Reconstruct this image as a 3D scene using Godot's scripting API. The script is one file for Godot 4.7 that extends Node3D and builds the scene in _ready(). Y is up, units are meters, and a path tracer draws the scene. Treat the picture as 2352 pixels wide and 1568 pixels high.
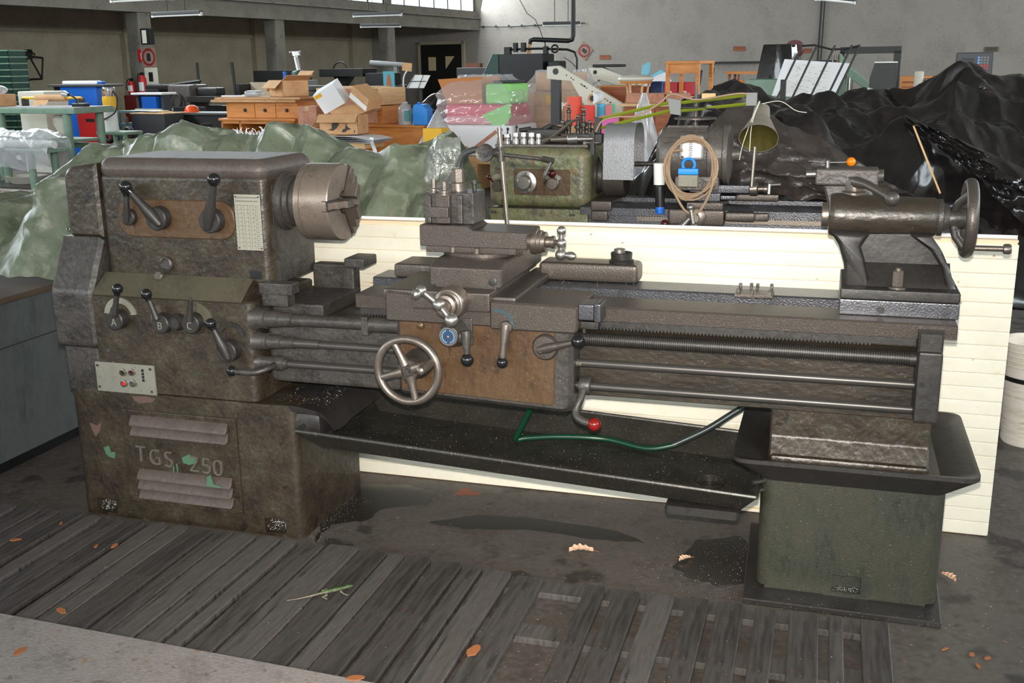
extends Node3D
# An old engine lathe in a storage hall, built object by object. Metres, y up; the lathe's bed runs along x.

const EYE := Vector3(2.6676, 1.6355, 3.1223)
const HALL_TURN := -0.136
var taken := {}
var mats := {}

class MB:
	var v := PackedVector3Array()
	var uv := PackedVector2Array()
	var t := Transform3D.IDENTITY
	func tri(a: Vector3, b: Vector3, c: Vector3):
		v.append(t * a); v.append(t * c); v.append(t * b)
	func quad(a: Vector3, b: Vector3, c: Vector3, d: Vector3):
		tri(a, b, c); tri(a, c, d)
	func at(p: Vector3, e := Vector3.ZERO):
		t = Transform3D(Basis.from_euler(e), p)
		return self
	func along(a: Vector3, b: Vector3):
		var y := (b - a).normalized()
		var h := Vector3.UP if absf(y.y) < 0.9 else Vector3.RIGHT
		var x := h.cross(y).normalized()
		t = t * Transform3D(Basis(x, y, x.cross(y)), a)
		return self
	func box(c: Vector3, s: Vector3, r := 0.0, n := 1):
		var h := s * 0.5
		r = minf(r, minf(h.x, minf(h.y, h.z)) * 0.999)
		for ax in 3:
			var i := (ax + 1) % 3
			var j := (ax + 2) % 3
			var li := _lines(h[i], r, n)
			var lj := _lines(h[j], r, n)
			for sg in [-1.0, 1.0]:
				for a in li.size() - 1:
					for b in lj.size() - 1:
						var p := []
						for q in [[a, b], [a + 1, b], [a + 1, b + 1], [a, b + 1]]:
							var w := Vector3.ZERO
							w[ax] = sg * h[ax]; w[i] = li[q[0]]; w[j] = lj[q[1]]
							if r > 0.0:
								var inn := w.clamp(-(h - Vector3.ONE * r), h - Vector3.ONE * r)
								var d := w - inn
								w = inn + d.normalized() * r
							p.append(c + w)
						if sg > 0: quad(p[0], p[1], p[2], p[3])
						else: quad(p[3], p[2], p[1], p[0])
		return self
	func _lines(h: float, r: float, n: int) -> Array:
		if r <= 0.0: return [-h, h]
		var o := []
		for k in n + 1: o.append(-h + r * (1.0 - tan(PI / 4 * (1.0 - float(k) / n))) if k > 0 else -h)
		var m := []
		for k in range(o.size() - 1, -1, -1): m.append(-o[k])
		return o + m
	func bx(x0: float, x1: float, y0: float, y1: float, z0: float, z1: float, r := 0.0, n := 1):
		return box(Vector3((x0 + x1) / 2, (y0 + y1) / 2, (z0 + z1) / 2), Vector3(absf(x1 - x0), absf(y1 - y0), absf(z1 - z0)), r, n)
	func lathe(prof: Array, seg := 24, a0 := 0.0, a1 := TAU):
		for k in seg:
			var p := a0 + (a1 - a0) * k / seg
			var q := a0 + (a1 - a0) * (k + 1) / seg
			var dp := Vector3(cos(p), 0, sin(p))
			var dq := Vector3(cos(q), 0, sin(q))
			for i in prof.size() - 1:
				var u: Vector2 = prof[i]
				var w: Vector2 = prof[i + 1]
				var A := dp * u.x + Vector3(0, u.y, 0)
				var B := dq * u.x + Vector3(0, u.y, 0)
				var Cc := dq * w.x + Vector3(0, w.y, 0)
				var D := dp * w.x + Vector3(0, w.y, 0)
				if u.x > 1e-6: tri(A, D, B) if w.x <= 1e-6 else quad(A, D, Cc, B)
				elif w.x > 1e-6: tri(A, D, Cc)
		return self
	func rod(a: Vector3, b: Vector3, r0: float, r1 := -1.0, seg := 14, bev := 0.0):
		if r1 < 0: r1 = r0
		var keep := t
		along(a, b)
		var L := (b - a).length()
		bev = minf(bev, L * 0.4)
		if bev > 0: lathe([Vector2(0, 0), Vector2(r0 - bev, 0), Vector2(r0, bev), Vector2(r1, L - bev), Vector2(r1 - bev, L), Vector2(0, L)], seg)
		else: lathe([Vector2(0, 0), Vector2(r0, 0), Vector2(r1, L), Vector2(0, L)], seg)
		t = keep
		return self
	func turned(a: Vector3, b: Vector3, prof: Array, seg := 18):   # prof: (radius, metres from a)
		var keep := t
		along(a, b)
		lathe(prof, seg)
		t = keep
		return self
	func ball(c: Vector3, r: float, seg := 16, sy := 1.0):
		var keep := t
		t = t * Transform3D(Basis(), c)
		var pr := []
		for k in seg / 2 + 1:
			var a := -PI / 2 + PI * k / (seg / 2)
			pr.append(Vector2(maxf(0, cos(a) * r) if k > 0 and k < seg / 2 else 0.0, sin(a) * r * sy))
		lathe(pr, seg)
		t = keep
		return self
	func ring(R: float, r: float, seg := 32, s2 := 10, sy := 1.0):
		for k in seg:
			for j in s2:
				var P := []
				for q in [[k, j], [k, j + 1], [k + 1, j + 1], [k + 1, j]]:
					var a: float = TAU * q[0] / seg
					var b: float = TAU * q[1] / s2
					P.append(Vector3(cos(a) * (R + r * cos(b)), r * sy * sin(b), sin(a) * (R + r * cos(b))))
				quad(P[0], P[1], P[2], P[3])
		return self
	func tube(pts: Array, rad, seg := 8, caps := true):
		var n := pts.size()
		var fr := []
		var up := Vector3.UP
		for i in n:
			var d: Vector3 = (pts[mini(i + 1, n - 1)] - pts[maxi(i - 1, 0)]).normalized()
			if i == 0 and absf(d.dot(up)) > 0.9: up = Vector3.RIGHT
			var x := up.cross(d).normalized()
			up = d.cross(x).normalized()
			fr.append([x, up])
		for i in n - 1:
			for k in seg:
				var P := []
				for q in [[i, k], [i, k + 1], [i + 1, k + 1], [i + 1, k]]:
					var a: float = TAU * q[1] / seg
					var rr: float = rad[q[0]] if rad is Array else rad
					P.append(pts[q[0]] + (fr[q[0]][0] * cos(a) + fr[q[0]][1] * sin(a)) * rr)
				quad(P[0], P[1], P[2], P[3])
		if caps:
			for e in [0, n - 1]:
				for k in seg:
					var a := TAU * k / seg
					var b := TAU * (k + 1) / seg
					var rr: float = rad[e] if rad is Array else rad
					var A: Vector3 = pts[e] + (fr[e][0] * cos(a) + fr[e][1] * sin(a)) * rr
					var B: Vector3 = pts[e] + (fr[e][0] * cos(b) + fr[e][1] * sin(b)) * rr
					if e == 0: tri(pts[e], B, A)
					else: tri(pts[e], A, B)
		return self
	func prism(poly: PackedVector2Array, z0: float, z1: float, bev := 0.0):   # poly in local xy, extruded from z0 up to z1
		var pl := PackedVector2Array()
		for p in poly:
			if pl.is_empty() or pl[-1].distance_to(p) > 1e-5: pl.append(p)
		if pl[0].distance_to(pl[-1]) < 1e-5: pl.remove_at(pl.size() - 1)
		if Geometry2D.is_polygon_clockwise(pl): pl.reverse()
		var ins := PackedVector2Array()
		var idx := PackedInt32Array()
		for tries in 4:
			ins = _inset(pl, bev)
			idx = Geometry2D.triangulate_polygon(ins if bev > 0 else pl)
			if not idx.is_empty(): break
			bev = bev * 0.5 if tries < 2 else 0.0
		_prism(pl, ins, idx, z0, z1, bev)
		return self
	func _inset(pl: PackedVector2Array, bev: float) -> PackedVector2Array:
		var n := pl.size()
		var ins := PackedVector2Array()
		for i in n:
			var a := pl[(i + n - 1) % n]
			var b := pl[i]
			var c := pl[(i + 1) % n]
			var n1 := Vector2(-(b - a).y, (b - a).x).normalized()
			var n2 := Vector2(-(c - b).y, (c - b).x).normalized()
			var m := (n1 + n2)
			var k := m.length_squared() / 2.0
			ins.append(b + m / maxf(k, 0.25) * bev)
		return ins
	func _prism(pl: PackedVector2Array, ins: PackedVector2Array, idx: PackedInt32Array, z0: float, z1: float, bev: float):
		var n := pl.size()
		var cap := ins if bev > 0 else pl
		for i in range(0, idx.size(), 3):
			var a := cap[idx[i]]
			var b := cap[idx[i + 1]]
			var c := cap[idx[i + 2]]
			if (b - a).cross(c - a) < 0:
				var s := b
				b = c; c = s
			tri(Vector3(a.x, a.y, z1), Vector3(b.x, b.y, z1), Vector3(c.x, c.y, z1))
			tri(Vector3(a.x, a.y, z0), Vector3(c.x, c.y, z0), Vector3(b.x, b.y, z0))
		for i in n:
			var j := (i + 1) % n
			var a := pl[i]
			var b := pl[j]
			quad(Vector3(a.x, a.y, z0 + bev), Vector3(b.x, b.y, z0 + bev), Vector3(b.x, b.y, z1 - bev), Vector3(a.x, a.y, z1 - bev))
			if bev > 0:
				var c := ins[i]
				var d := ins[j]
				quad(Vector3(a.x, a.y, z1 - bev), Vector3(b.x, b.y, z1 - bev), Vector3(d.x, d.y, z1), Vector3(c.x, c.y, z1))
				quad(Vector3(c.x, c.y, z0), Vector3(d.x, d.y, z0), Vector3(b.x, b.y, z0 + bev), Vector3(a.x, a.y, z0 + bev))
	func prism_y(poly: PackedVector2Array, y0: float, y1: float, bev := 0.0):   # poly as (x, z), extruded upwards
		var keep := t
		var f := PackedVector2Array()
		for p in poly: f.append(Vector2(p.x, -p.y))
		t = t * Transform3D(Basis(Vector3(1, 0, 0), Vector3(0, 0, -1), Vector3(0, 1, 0)), Vector3.ZERO)
		prism(f, y0, y1, bev)
		t = keep
		return self
	func prism_x(poly: PackedVector2Array, x0: float, x1: float, bev := 0.0):   # poly as (z, y), extruded along x
		var keep := t
		var f := PackedVector2Array()
		for p in poly: f.append(Vector2(-p.x, p.y))
		t = t * Transform3D(Basis(Vector3(0, 0, -1), Vector3(0, 1, 0), Vector3(1, 0, 0)), Vector3.ZERO)
		prism(f, x0, x1, bev)
		t = keep
		return self
	func sheet(nu: int, nv: int, fn: Callable):
		var g := []
		for i in nu + 1:
			var row := PackedVector3Array()
			for j in nv + 1: row.append(fn.call(float(i) / nu, float(j) / nv))
			g.append(row)
		for i in nu:
			for j in nv: quad(g[i][j], g[i + 1][j], g[i + 1][j + 1], g[i][j + 1])
		return self
	func mesh(smooth := 40.0) -> ArrayMesh:
		var n := v.size()
		var fn := PackedVector3Array()
		fn.resize(n / 3)
		var look := {}
		var keys := []
		keys.resize(n)
		for f in n / 3:
			var i := f * 3
			fn[f] = (v[i + 2] - v[i]).cross(v[i + 1] - v[i])
			for k in 3:
				var key := Vector3i((v[i + k] * 20000.0).round())
				keys[i + k] = key
				if look.has(key): look[key].append(f)
				else: look[key] = PackedInt32Array([f])
		var nn := PackedVector3Array()
		nn.resize(n)
		var c := cos(deg_to_rad(smooth))
		var un := PackedVector3Array()
		un.resize(n / 3)
		for f in n / 3: un[f] = fn[f].normalized()
		for i in n:
			var f := i / 3
			var s := Vector3.ZERO
			for g in look[keys[i]]:
				if un[g].dot(un[f]) > c: s += fn[g]
			nn[i] = s.normalized() if s.length_squared() > 1e-20 else Vector3.UP
		var arr := []
		arr.resize(Mesh.ARRAY_MAX)
		arr[Mesh.ARRAY_VERTEX] = v
		arr[Mesh.ARRAY_NORMAL] = nn
		if uv.size() == n: arr[Mesh.ARRAY_TEX_UV] = uv
		var m := ArrayMesh.new()
		m.add_surface_from_arrays(Mesh.PRIMITIVE_TRIANGLES, arr)
		return m

# ---- small helpers
func mb() -> MB: return MB.new()

func V(x: float, y: float, z: float) -> Vector3: return Vector3(x, y, z)

func rpoly(pts: Array, seg := 4) -> PackedVector2Array:   # entries (x, y, radius): a polygon with rounded corners
	var o := PackedVector2Array()
	var n := pts.size()
	for i in n:
		var b := Vector2(pts[i][0], pts[i][1])
		var r: float = pts[i][2] if pts[i].size() > 2 else 0.0
		if r <= 0:
			o.append(b); continue
		var a := Vector2(pts[(i + n - 1) % n][0], pts[(i + n - 1) % n][1])
		var c := Vector2(pts[(i + 1) % n][0], pts[(i + 1) % n][1])
		var d1 := (a - b).normalized()
		var d2 := (c - b).normalized()
		var half := acos(clampf(d1.dot(d2), -1, 1)) / 2
		var l := r / tan(half)
		for k in seg + 1:
			var s := float(k) / seg
			var p := b + d1 * l
			var q := b + d2 * l
			o.append(p.lerp(b, s).lerp(b.lerp(q, s), s))
	return o

func rrect(x0: float, x1: float, y0: float, y1: float, r: float, seg := 4) -> PackedVector2Array:
	return rpoly([[x0, y0, r], [x1, y0, r], [x1, y1, r], [x0, y1, r]], seg)

func curve(pts: Array, n := 8) -> Array:   # a smooth path through the points
	var o := []
	for i in pts.size() - 1:
		var a: Vector3 = pts[maxi(i - 1, 0)]
		var b: Vector3 = pts[i]
		var c: Vector3 = pts[i + 1]
		var d: Vector3 = pts[mini(i + 2, pts.size() - 1)]
		for k in n: o.append(b.cubic_interpolate(c, a, d, float(k) / n))
	o.append(pts[-1])
	return o

func numbered(called: String) -> String:
	if not taken.has(called):
		taken[called] = 0
		return called
	taken[called] += 1
	return "%s_%03d" % [called, taken[called]]

func tag(o: Node, label: String, category: String, group := "", kind := ""):
	if label: o.set_meta("label", label)
	if category: o.set_meta("category", category)
	if group: o.set_meta("group", group)
	if kind: o.set_meta("kind", kind)
	return o

func thing(called: String, label: String, category: String, where := Vector3.ZERO, turn := 0.0, group := "") -> Node3D:
	var o := Node3D.new()
	o.name = numbered(called)
	add_child(o)
	o.position = where
	o.rotation.y = turn
	tag(o, label, category, group)
	return o

func part(parent: Node, called: String, m, material: Material, smooth := 40.0) -> MeshInstance3D:
	var o := MeshInstance3D.new()
	o.mesh = m.mesh(smooth) if m is MB else m
	o.material_override = material
	o.cast_shadow = GeometryInstance3D.SHADOW_CASTING_SETTING_ON
	if parent == self: o.name = numbered(called)
	else: o.name = called
	parent.add_child(o, true)
	return o

func single(called: String, m, material: Material, label: String, category: String, group := "", smooth := 40.0) -> MeshInstance3D:
	var o := part(self, called, m, material, smooth)
	tag(o, label, category, group)
	return o

func again(o: Node3D, label: String, where: Vector3, turn := 0.0) -> Node3D:
	var base := String(o.name).split("_0")[0]
	var c: Node3D = o.duplicate()
	c.name = numbered(base)
	add_child(c)
	c.position = where
	c.rotation.y = turn
	c.set_meta("label", label)
	return c

func setting(called: String, m, material: Material, parent: Node = self) -> MeshInstance3D:
	var o := part(parent, called, m, material)
	if parent == self: o.set_meta("kind", "structure")
	return o

func hp(x: float, y: float, z: float) -> Vector3:   # hall coordinates (x across, z along the hall) to world
	return Vector3(EYE.x, 0, EYE.z) + Basis(Vector3.UP, HALL_TURN) * Vector3(x, y, z)

# ---- computed textures
func noise_bytes(size: int, seed_: int, freq: float, oct := 4, sx := 1, sy := 1) -> PackedByteArray:
	var n := FastNoiseLite.new()
	n.seed = seed_
	n.frequency = freq
	n.noise_type = FastNoiseLite.TYPE_SIMPLEX_SMOOTH
	n.fractal_octaves = oct
	var im := n.get_seamless_image(size / sx, size / sy)
	if sx > 1 or sy > 1: im.resize(size, size, Image.INTERPOLATE_CUBIC)
	im.convert(Image.FORMAT_L8)
	return im.get_data()

func grime(seed_: int, cols: Array, opt := {}) -> ImageTexture:
	# matter on a surface: two layers of mottling through a colour ramp, then patches of other matter and loose specks
	var size: int = opt.get("size", 512)
	var a := noise_bytes(size, seed_, opt.get("freq", 0.008), 4, opt.get("sx", 1), opt.get("sy", 1))
	var b := noise_bytes(size, seed_ + 1, opt.get("fine", 0.06), 3, opt.get("sx", 1), opt.get("sy", 1))
	var mix: float = opt.get("mix", 0.4)
	var ramp := []
	for i in 256:
		var f := float(i) / 255.0 * (cols.size() - 1)
		var k := mini(int(f), cols.size() - 2)
		ramp.append((cols[k] as Color).lerp(cols[k + 1], f - k))
	var out := PackedByteArray()
	out.resize(size * size * 3)
	for i in size * size:
		var c: Color = ramp[clampi(int((a[i] - 128) * (1.0 - mix) * 1.5 + (b[i] - 128) * mix * 1.5 + 128), 0, 255)]
		out[i * 3] = c.r8; out[i * 3 + 1] = c.g8; out[i * 3 + 2] = c.b8
	for p in opt.get("patches", []):   # [colour, threshold 0..255, seed, freq]
		var m := noise_bytes(size, p[2], p[3], 5, p[4] if p.size() > 4 else 1, p[5] if p.size() > 5 else 1)
		var pc: Color = p[0]
		for i in size * size:
			if m[i] > p[1]:
				var w := clampf((m[i] - p[1]) / 26.0, 0, 1) * 0.75
				out[i * 3] = int(lerpf(out[i * 3], pc.r8, w)); out[i * 3 + 1] = int(lerpf(out[i * 3 + 1], pc.g8, w)); out[i * 3 + 2] = int(lerpf(out[i * 3 + 2], pc.b8, w))
	var rng := RandomNumberGenerator.new()
	rng.seed = seed_ * 7 + 3
	for s in opt.get("specks", []):   # [colour, count, largest size]
		var sc: Color = s[0]
		for k in s[1]:
			var x := rng.randi() % size
			var y := rng.randi() % size
			var l := 1 + rng.randi() % int(s[2])
			var w := rng.randf_range(0.35, 1.0)
			for dx in l:
				for dy in maxi(1, l - rng.randi() % 2):
					var i := ((y + dy) % size) * size + (x + dx) % size
					out[i * 3] = int(lerpf(out[i * 3], sc.r8, w)); out[i * 3 + 1] = int(lerpf(out[i * 3 + 1], sc.g8, w)); out[i * 3 + 2] = int(lerpf(out[i * 3 + 2], sc.b8, w))
	var im := Image.create_from_data(size, size, false, Image.FORMAT_RGB8, out)
	im.generate_mipmaps()
	return ImageTexture.create_from_image(im)

func relief(seed_: int, freq: float, oct := 3, strength := 4.0, size := 512, sx := 1, sy := 1) -> ImageTexture:
	var im := Image.create_from_data(size, size, false, Image.FORMAT_L8, noise_bytes(size, seed_, freq, oct, sx, sy))
	im.convert(Image.FORMAT_RGBA8)
	im.bump_map_to_normal_map(strength)
	return ImageTexture.create_from_image(im)

func plain(col: Color, rough := 0.6, metal := 0.0) -> StandardMaterial3D:
	var m := StandardMaterial3D.new()
	m.albedo_color = col
	m.roughness = rough
	m.metallic = metal
	return m

func paint(tex: Texture2D, rough := 0.6, metal := 0.0, scale_ := 1.6, normal: Texture2D = null, ns := 0.5, tint := Color.WHITE) -> StandardMaterial3D:
	var m := plain(tint, rough, metal)
	m.albedo_texture = tex
	m.uv1_triplanar = true
	m.uv1_scale = Vector3.ONE * scale_
	if normal:
		m.normal_enabled = true
		m.normal_texture = normal
		m.normal_scale = ns
	return m

func c8(r: int, g: int, b: int) -> Color: return Color8(r, g, b)

func _ready():
	# camera
	var cam := Camera3D.new()
	cam.name = "camera"
	add_child(cam)
	cam.position = EYE
	cam.rotation = Vector3(-0.2552, 0.2943, -0.0132)
	cam.fov = rad_to_deg(2.0 * atan(784.0 / 2425.7))
	cam.near = 0.05
	cam.far = 200.0
	cam.current = true
	# overcast sky outside the hall
	var we := WorldEnvironment.new()
	we.name = "environment"
	var env := Environment.new()
	env.background_mode = Environment.BG_COLOR
	env.background_color = Color(0.8, 0.86, 0.92)
	env.background_energy_multiplier = 1.0
	env.tonemap_mode = Environment.TONE_MAPPER_LINEAR
	env.tonemap_exposure = 1.0
	env.sdfgi_enabled = true
	env.ssao_enabled = true
	env.ssil_enabled = true
	we.environment = env
	add_child(we)
	# the photographer's pop-up flash, a small lamp a hand's breadth above the lens
	var fl := SpotLight3D.new()
	fl.name = "camera_flash"
	add_child(fl)
	fl.position = EYE + cam.basis * Vector3(0.0, 0.10, 0.0)
	fl.rotation = cam.rotation
	fl.spot_angle = 38.0
	fl.spot_angle_attenuation = 1.2
	fl.spot_range = 60.0
	fl.spot_attenuation = 2.0
	fl.light_energy = FLASH
	fl.light_color = Color(1.0, 0.97, 0.93)
	fl.light_size = 0.02
	fl.shadow_enabled = true
	# daylight through the translucent panes of the clerestory, bay by bay
	for i in 9:
		var z := -33.0 + i * 5.6
		daylight(hp(-17.1, 4.35, z), -PI / 2 + HALL_TURN, Vector2(5.0, 1.6), DAY)
		daylight(hp(9.6, 4.35, z), PI / 2 + HALL_TURN, Vector2(5.0, 1.6), DAY)
	for i in 5: daylight(hp(-14.6 + i * 5.4, 4.35, 11.7), HALL_TURN, Vector2(5.0, 1.6), DAY)
	make_materials()
	build_hall()
	build_lathe()
	build_tailstock()
	build_floor_things()
	build_rear_lathe()
	build_covers()
	build_store_left()
	build_store_middle()
	build_store_right()
	build_lamps_and_signs()

const FLASH := 19.0
const DAY := 30.0

func daylight(where: Vector3, turn: float, size: Vector2, energy: float):
	var l := AreaLight3D.new()
	l.name = numbered("window_daylight")
	add_child(l)
	l.position = where
	l.rotation = Vector3(-0.25, turn, 0)
	l.area_size = size
	l.area_range = 80.0
	l.area_attenuation = 2.0
	l.light_energy = energy
	l.light_color = Color(0.93, 0.97, 1.0)
	l.shadow_enabled = true

func T(k: float) -> Color: return Color(k, k, k)   # evens out how dark a batch of paint is

func make_materials():
	var cast := relief(11, 0.03, 4, 5.0)
	var fine := relief(12, 0.12, 2, 3.0)
	var white_bits := [c8(190, 185, 175), 520, 2]
	var brown_bits := [c8(120, 74, 48), 120, 4]
	# machine paint under oil and dust
	var t_paint := grime(21, [c8(48, 40, 31), c8(64, 54, 43), c8(74, 65, 50), c8(92, 82, 70)], {"patches": [[c8(88, 60, 42), 196, 31, 0.03], [c8(66, 68, 52), 196, 32, 0.02], [c8(40, 34, 27), 190, 33, 0.012], [c8(104, 94, 84), 216, 40, 0.05]], "specks": [white_bits, brown_bits]})
	mats.paint = paint(t_paint, 0.38, 0.0, 1.7, cast, 0.3, T(0.76))
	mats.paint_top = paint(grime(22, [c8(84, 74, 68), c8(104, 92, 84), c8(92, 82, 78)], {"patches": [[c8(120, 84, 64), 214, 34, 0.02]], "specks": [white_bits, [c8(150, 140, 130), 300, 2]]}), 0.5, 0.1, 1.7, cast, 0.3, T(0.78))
	mats.iron = paint(grime(23, [c8(50, 47, 44), c8(68, 64, 60), c8(84, 78, 74), c8(64, 60, 58)], {"specks": [white_bits, brown_bits]}), 0.42, 0.25, 2.0, cast, 0.3, T(0.85))
	mats.black_iron = paint(grime(24, [c8(34, 32, 30), c8(52, 49, 46), c8(44, 42, 40)], {"specks": [[c8(170, 165, 155), 200, 2]]}), 0.45, 0.2, 2.0, cast, 0.1, T(0.95))
	mats.steel = paint(grime(25, [c8(104, 96, 90), c8(128, 120, 112), c8(118, 106, 96), c8(140, 132, 126)], {"fine": 0.15}), 0.36, 0.8, 2.5, fine, 0.12)
	mats.worn = paint(grime(26, [c8(84, 77, 72), c8(98, 90, 84), c8(92, 83, 76), c8(110, 102, 96)], {"patches": [[c8(92, 70, 54), 204, 41, 0.03]], "specks": [white_bits]}), 0.4, 0.55, 2.2, fine, 0.2, T(0.88))
	mats.bright = plain(c8(158, 153, 148), 0.34, 0.9)
	mats.blue_steel = paint(grime(27, [c8(70, 70, 72), c8(92, 92, 96), c8(80, 80, 86)], {"specks": [white_bits]}), 0.34, 0.7, 2.0, fine, 0.2)
	mats.apron = paint(grime(28, [c8(78, 56, 36), c8(92, 66, 42), c8(100, 74, 48), c8(86, 66, 46)], {"sy": 4, "patches": [[c8(62, 44, 30), 196, 43, 0.02, 1, 4]], "specks": [white_bits, [c8(50, 36, 24), 300, 2]]}), 0.42, 0.1, 1.8, cast, 0.2, T(0.82))
	mats.leg = paint(grime(29, [c8(56, 58, 46), c8(72, 74, 60), c8(80, 78, 62), c8(64, 66, 58)], {"sy": 3, "patches": [[c8(96, 74, 62), 226, 45, 0.04]], "specks": [[c8(170, 120, 104), 50, 4], [c8(40, 36, 28), 160, 3], white_bits]}), 0.42, 0.0, 1.7, fine, 0.15, T(0.68))
	mats.wrinkled = paint(grime(30, [c8(58, 52, 44), c8(76, 68, 58), c8(86, 76, 64)], {"sx": 3, "patches": [[c8(94, 70, 44), 184, 47, 0.02]], "specks": [white_bits]}), 0.34, 0.1, 1.7, relief(13, 0.05, 4, 5.0, 512, 2, 1), 0.18, T(0.74))
	mats.rod = paint(grime(41, [c8(62, 59, 56), c8(78, 74, 71), c8(70, 66, 63)], {"sx": 8}), 0.36, 0.5, 2.0)
	mats.chuck = paint(grime(42, [c8(116, 104, 93), c8(134, 121, 109), c8(124, 112, 100)]), 0.36, 0.6, 2.0, fine, 0.1)
	mats.knob = plain(c8(22, 22, 23), 0.18)
	mats.knob_red = plain(c8(112, 20, 18), 0.18)
	mats.knob_wine = plain(c8(62, 14, 16), 0.15)
	mats.knob_orange = plain(c8(238, 130, 10), 0.2)
	mats.index = paint(grime(33, [c8(72, 68, 56), c8(92, 87, 72), c8(82, 77, 64)], {"specks": [[c8(150, 130, 90), 260, 2]]}), 0.4, 0.3, 1.7)
	mats.switch_plate = paint(grime(35, [c8(122, 121, 109), c8(142, 141, 129), c8(132, 128, 115)], {"patches": [[c8(120, 104, 76), 200, 48, 0.03]]}), 0.38, 0.4, 2.0)
	mats.swarf = plain(c8(214, 212, 208), 0.4, 0.15)
	mats.tray = paint(grime(36, [c8(34, 33, 29), c8(46, 44, 39), c8(56, 53, 47)], {"specks": [[c8(180, 175, 160), 1400, 2]]}), 0.38, 0.2, 1.5, cast, 0.12)
	mats.hose = plain(c8(12, 50, 30), 0.3)
	mats.hose_dark = plain(c8(38, 46, 44), 0.35)
	mats.rubber = plain(c8(46, 50, 48), 0.5)
	mats.green_paint = plain(c8(70, 102, 78), 0.5)
	mats.lettering = paint(grime(39, [c8(86, 80, 74), c8(112, 106, 98)]), 0.35, 0.3, 3.0)
	mats.panel = paint(grime(37, [c8(214, 208, 190), c8(219, 214, 196), c8(223, 218, 202)], {"patches": [[c8(206, 196, 164), 214, 49, 0.02]], "specks": [[c8(150, 120, 90), 26, 3]]}), 0.32, 0.0, 0.8)
	mats.panel_edge = paint(grime(38, [c8(214, 184, 150), c8(232, 208, 178), c8(224, 196, 160)], {"sx": 8}), 0.6, 0.0, 2.0)
	mats.panel_white = plain(c8(238, 236, 232), 0.4)
	# timber of the duckboards, blackened by oil; three tones
	for k in 3:
		var d := [0, 8, -7][k] as int
		mats["slat%d" % k] = paint(grime(51 + k, [c8(50 + d, 47 + d, 45 + d), c8(64 + d, 60 + d, 57 + d), c8(74 + d, 69 + d, 66 + d), c8(58 + d, 54 + d, 52 + d)], {"sy": 8, "mix": 0.55, "patches": [[c8(84, 62, 46), 218, 61 + k, 0.012], [c8(42, 39, 36), 204, 64 + k, 0.02, 1, 8]], "specks": [[c8(170, 165, 155), 130, 2], [c8(166, 104, 60), 60, 3]]}), 0.55, 0.0, 1.5, relief(14 + k, 0.05, 3, 6.0, 512, 1, 12), 0.25)
	mats.floor = paint(grime(71, [c8(64, 58, 53), c8(76, 70, 65), c8(84, 78, 73), c8(74, 67, 61), c8(68, 62, 57)], {"size": 1024, "freq": 0.006, "patches": [[c8(44, 40, 37), 184, 72, 0.006], [c8(88, 66, 52), 214, 73, 0.01], [c8(92, 86, 82), 202, 74, 0.02]], "specks": [[c8(180, 175, 168), 900, 2], [c8(150, 96, 60), 200, 3]]}), 0.55, 0.0, 0.45, fine, 0.12)
	mats.plate = paint(grime(75, [c8(126, 119, 116), c8(142, 135, 131), c8(152, 144, 140), c8(134, 126, 121)], {"patches": [[c8(140, 108, 84), 206, 76, 0.02], [c8(108, 100, 95), 196, 77, 0.03]], "specks": [[c8(210, 205, 200), 240, 2], [c8(180, 110, 60), 60, 4]]}), 0.48, 0.25, 1.2, fine, 0.2)
	mats.wall = paint(grime(81, [c8(146, 139, 131), c8(156, 149, 140), c8(164, 157, 149), c8(152, 145, 136)], {"size": 1024, "freq": 0.004, "patches": [[c8(150, 142, 134), 205, 82, 0.006, 1, 2]]}), 0.9, 0.0, 0.16)
	mats.aisle_wall = paint(grime(84, [c8(168, 154, 130), c8(178, 165, 142), c8(188, 175, 152)], {"freq": 0.006}), 0.9, 0.0, 0.3)
	mats.concrete = paint(grime(86, [c8(108, 104, 94), c8(124, 120, 110), c8(132, 127, 116)], {"patches": [[c8(92, 85, 74), 206, 87, 0.012]]}), 0.9, 0.0, 0.4)
	mats.roof = plain(c8(196, 192, 184), 0.9)
	mats.dark = plain(c8(24, 23, 22), 0.5)
	mats.black = plain(c8(14, 14, 15), 0.45)
	mats.tarp = paint(grime(91, [c8(82, 90, 72), c8(96, 104, 86), c8(108, 114, 96)], {"patches": [[c8(150, 152, 140), 176, 92, 0.012], [c8(72, 80, 62), 180, 93, 0.01], [c8(120, 108, 92), 206, 90, 0.02]], "specks": [[c8(196, 198, 186), 500, 2]]}), 0.42, 0.0, 1.2, relief(17, 0.03, 4, 6.0), 0.25)
	mats.film = paint(grime(94, [c8(14, 13, 14), c8(24, 22, 22), c8(38, 33, 31)], {"patches": [[c8(58, 50, 45), 186, 95, 0.006]]}), 0.13, 0.0, 0.9, relief(18, 0.015, 3, 4.0), 0.1)
	mats.film_dusty = paint(grime(96, [c8(44, 39, 37), c8(66, 58, 54), c8(54, 48, 45)]), 0.4, 0.0, 0.9, fine, 0.3)
	mats.green_machine = paint(grime(97, [c8(78, 82, 56), c8(104, 108, 76), c8(94, 90, 68), c8(84, 76, 62)], {"patches": [[c8(112, 80, 48), 186, 98, 0.02], [c8(72, 64, 58), 180, 99, 0.015]], "specks": [white_bits, brown_bits]}), 0.4, 0.0, 1.6, cast, 0.4)
	mats.grey_machine = paint(grime(100, [c8(76, 70, 66), c8(98, 91, 86), c8(86, 80, 75)], {"specks": [white_bits]}), 0.45, 0.2, 1.6, cast, 0.4)
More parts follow.
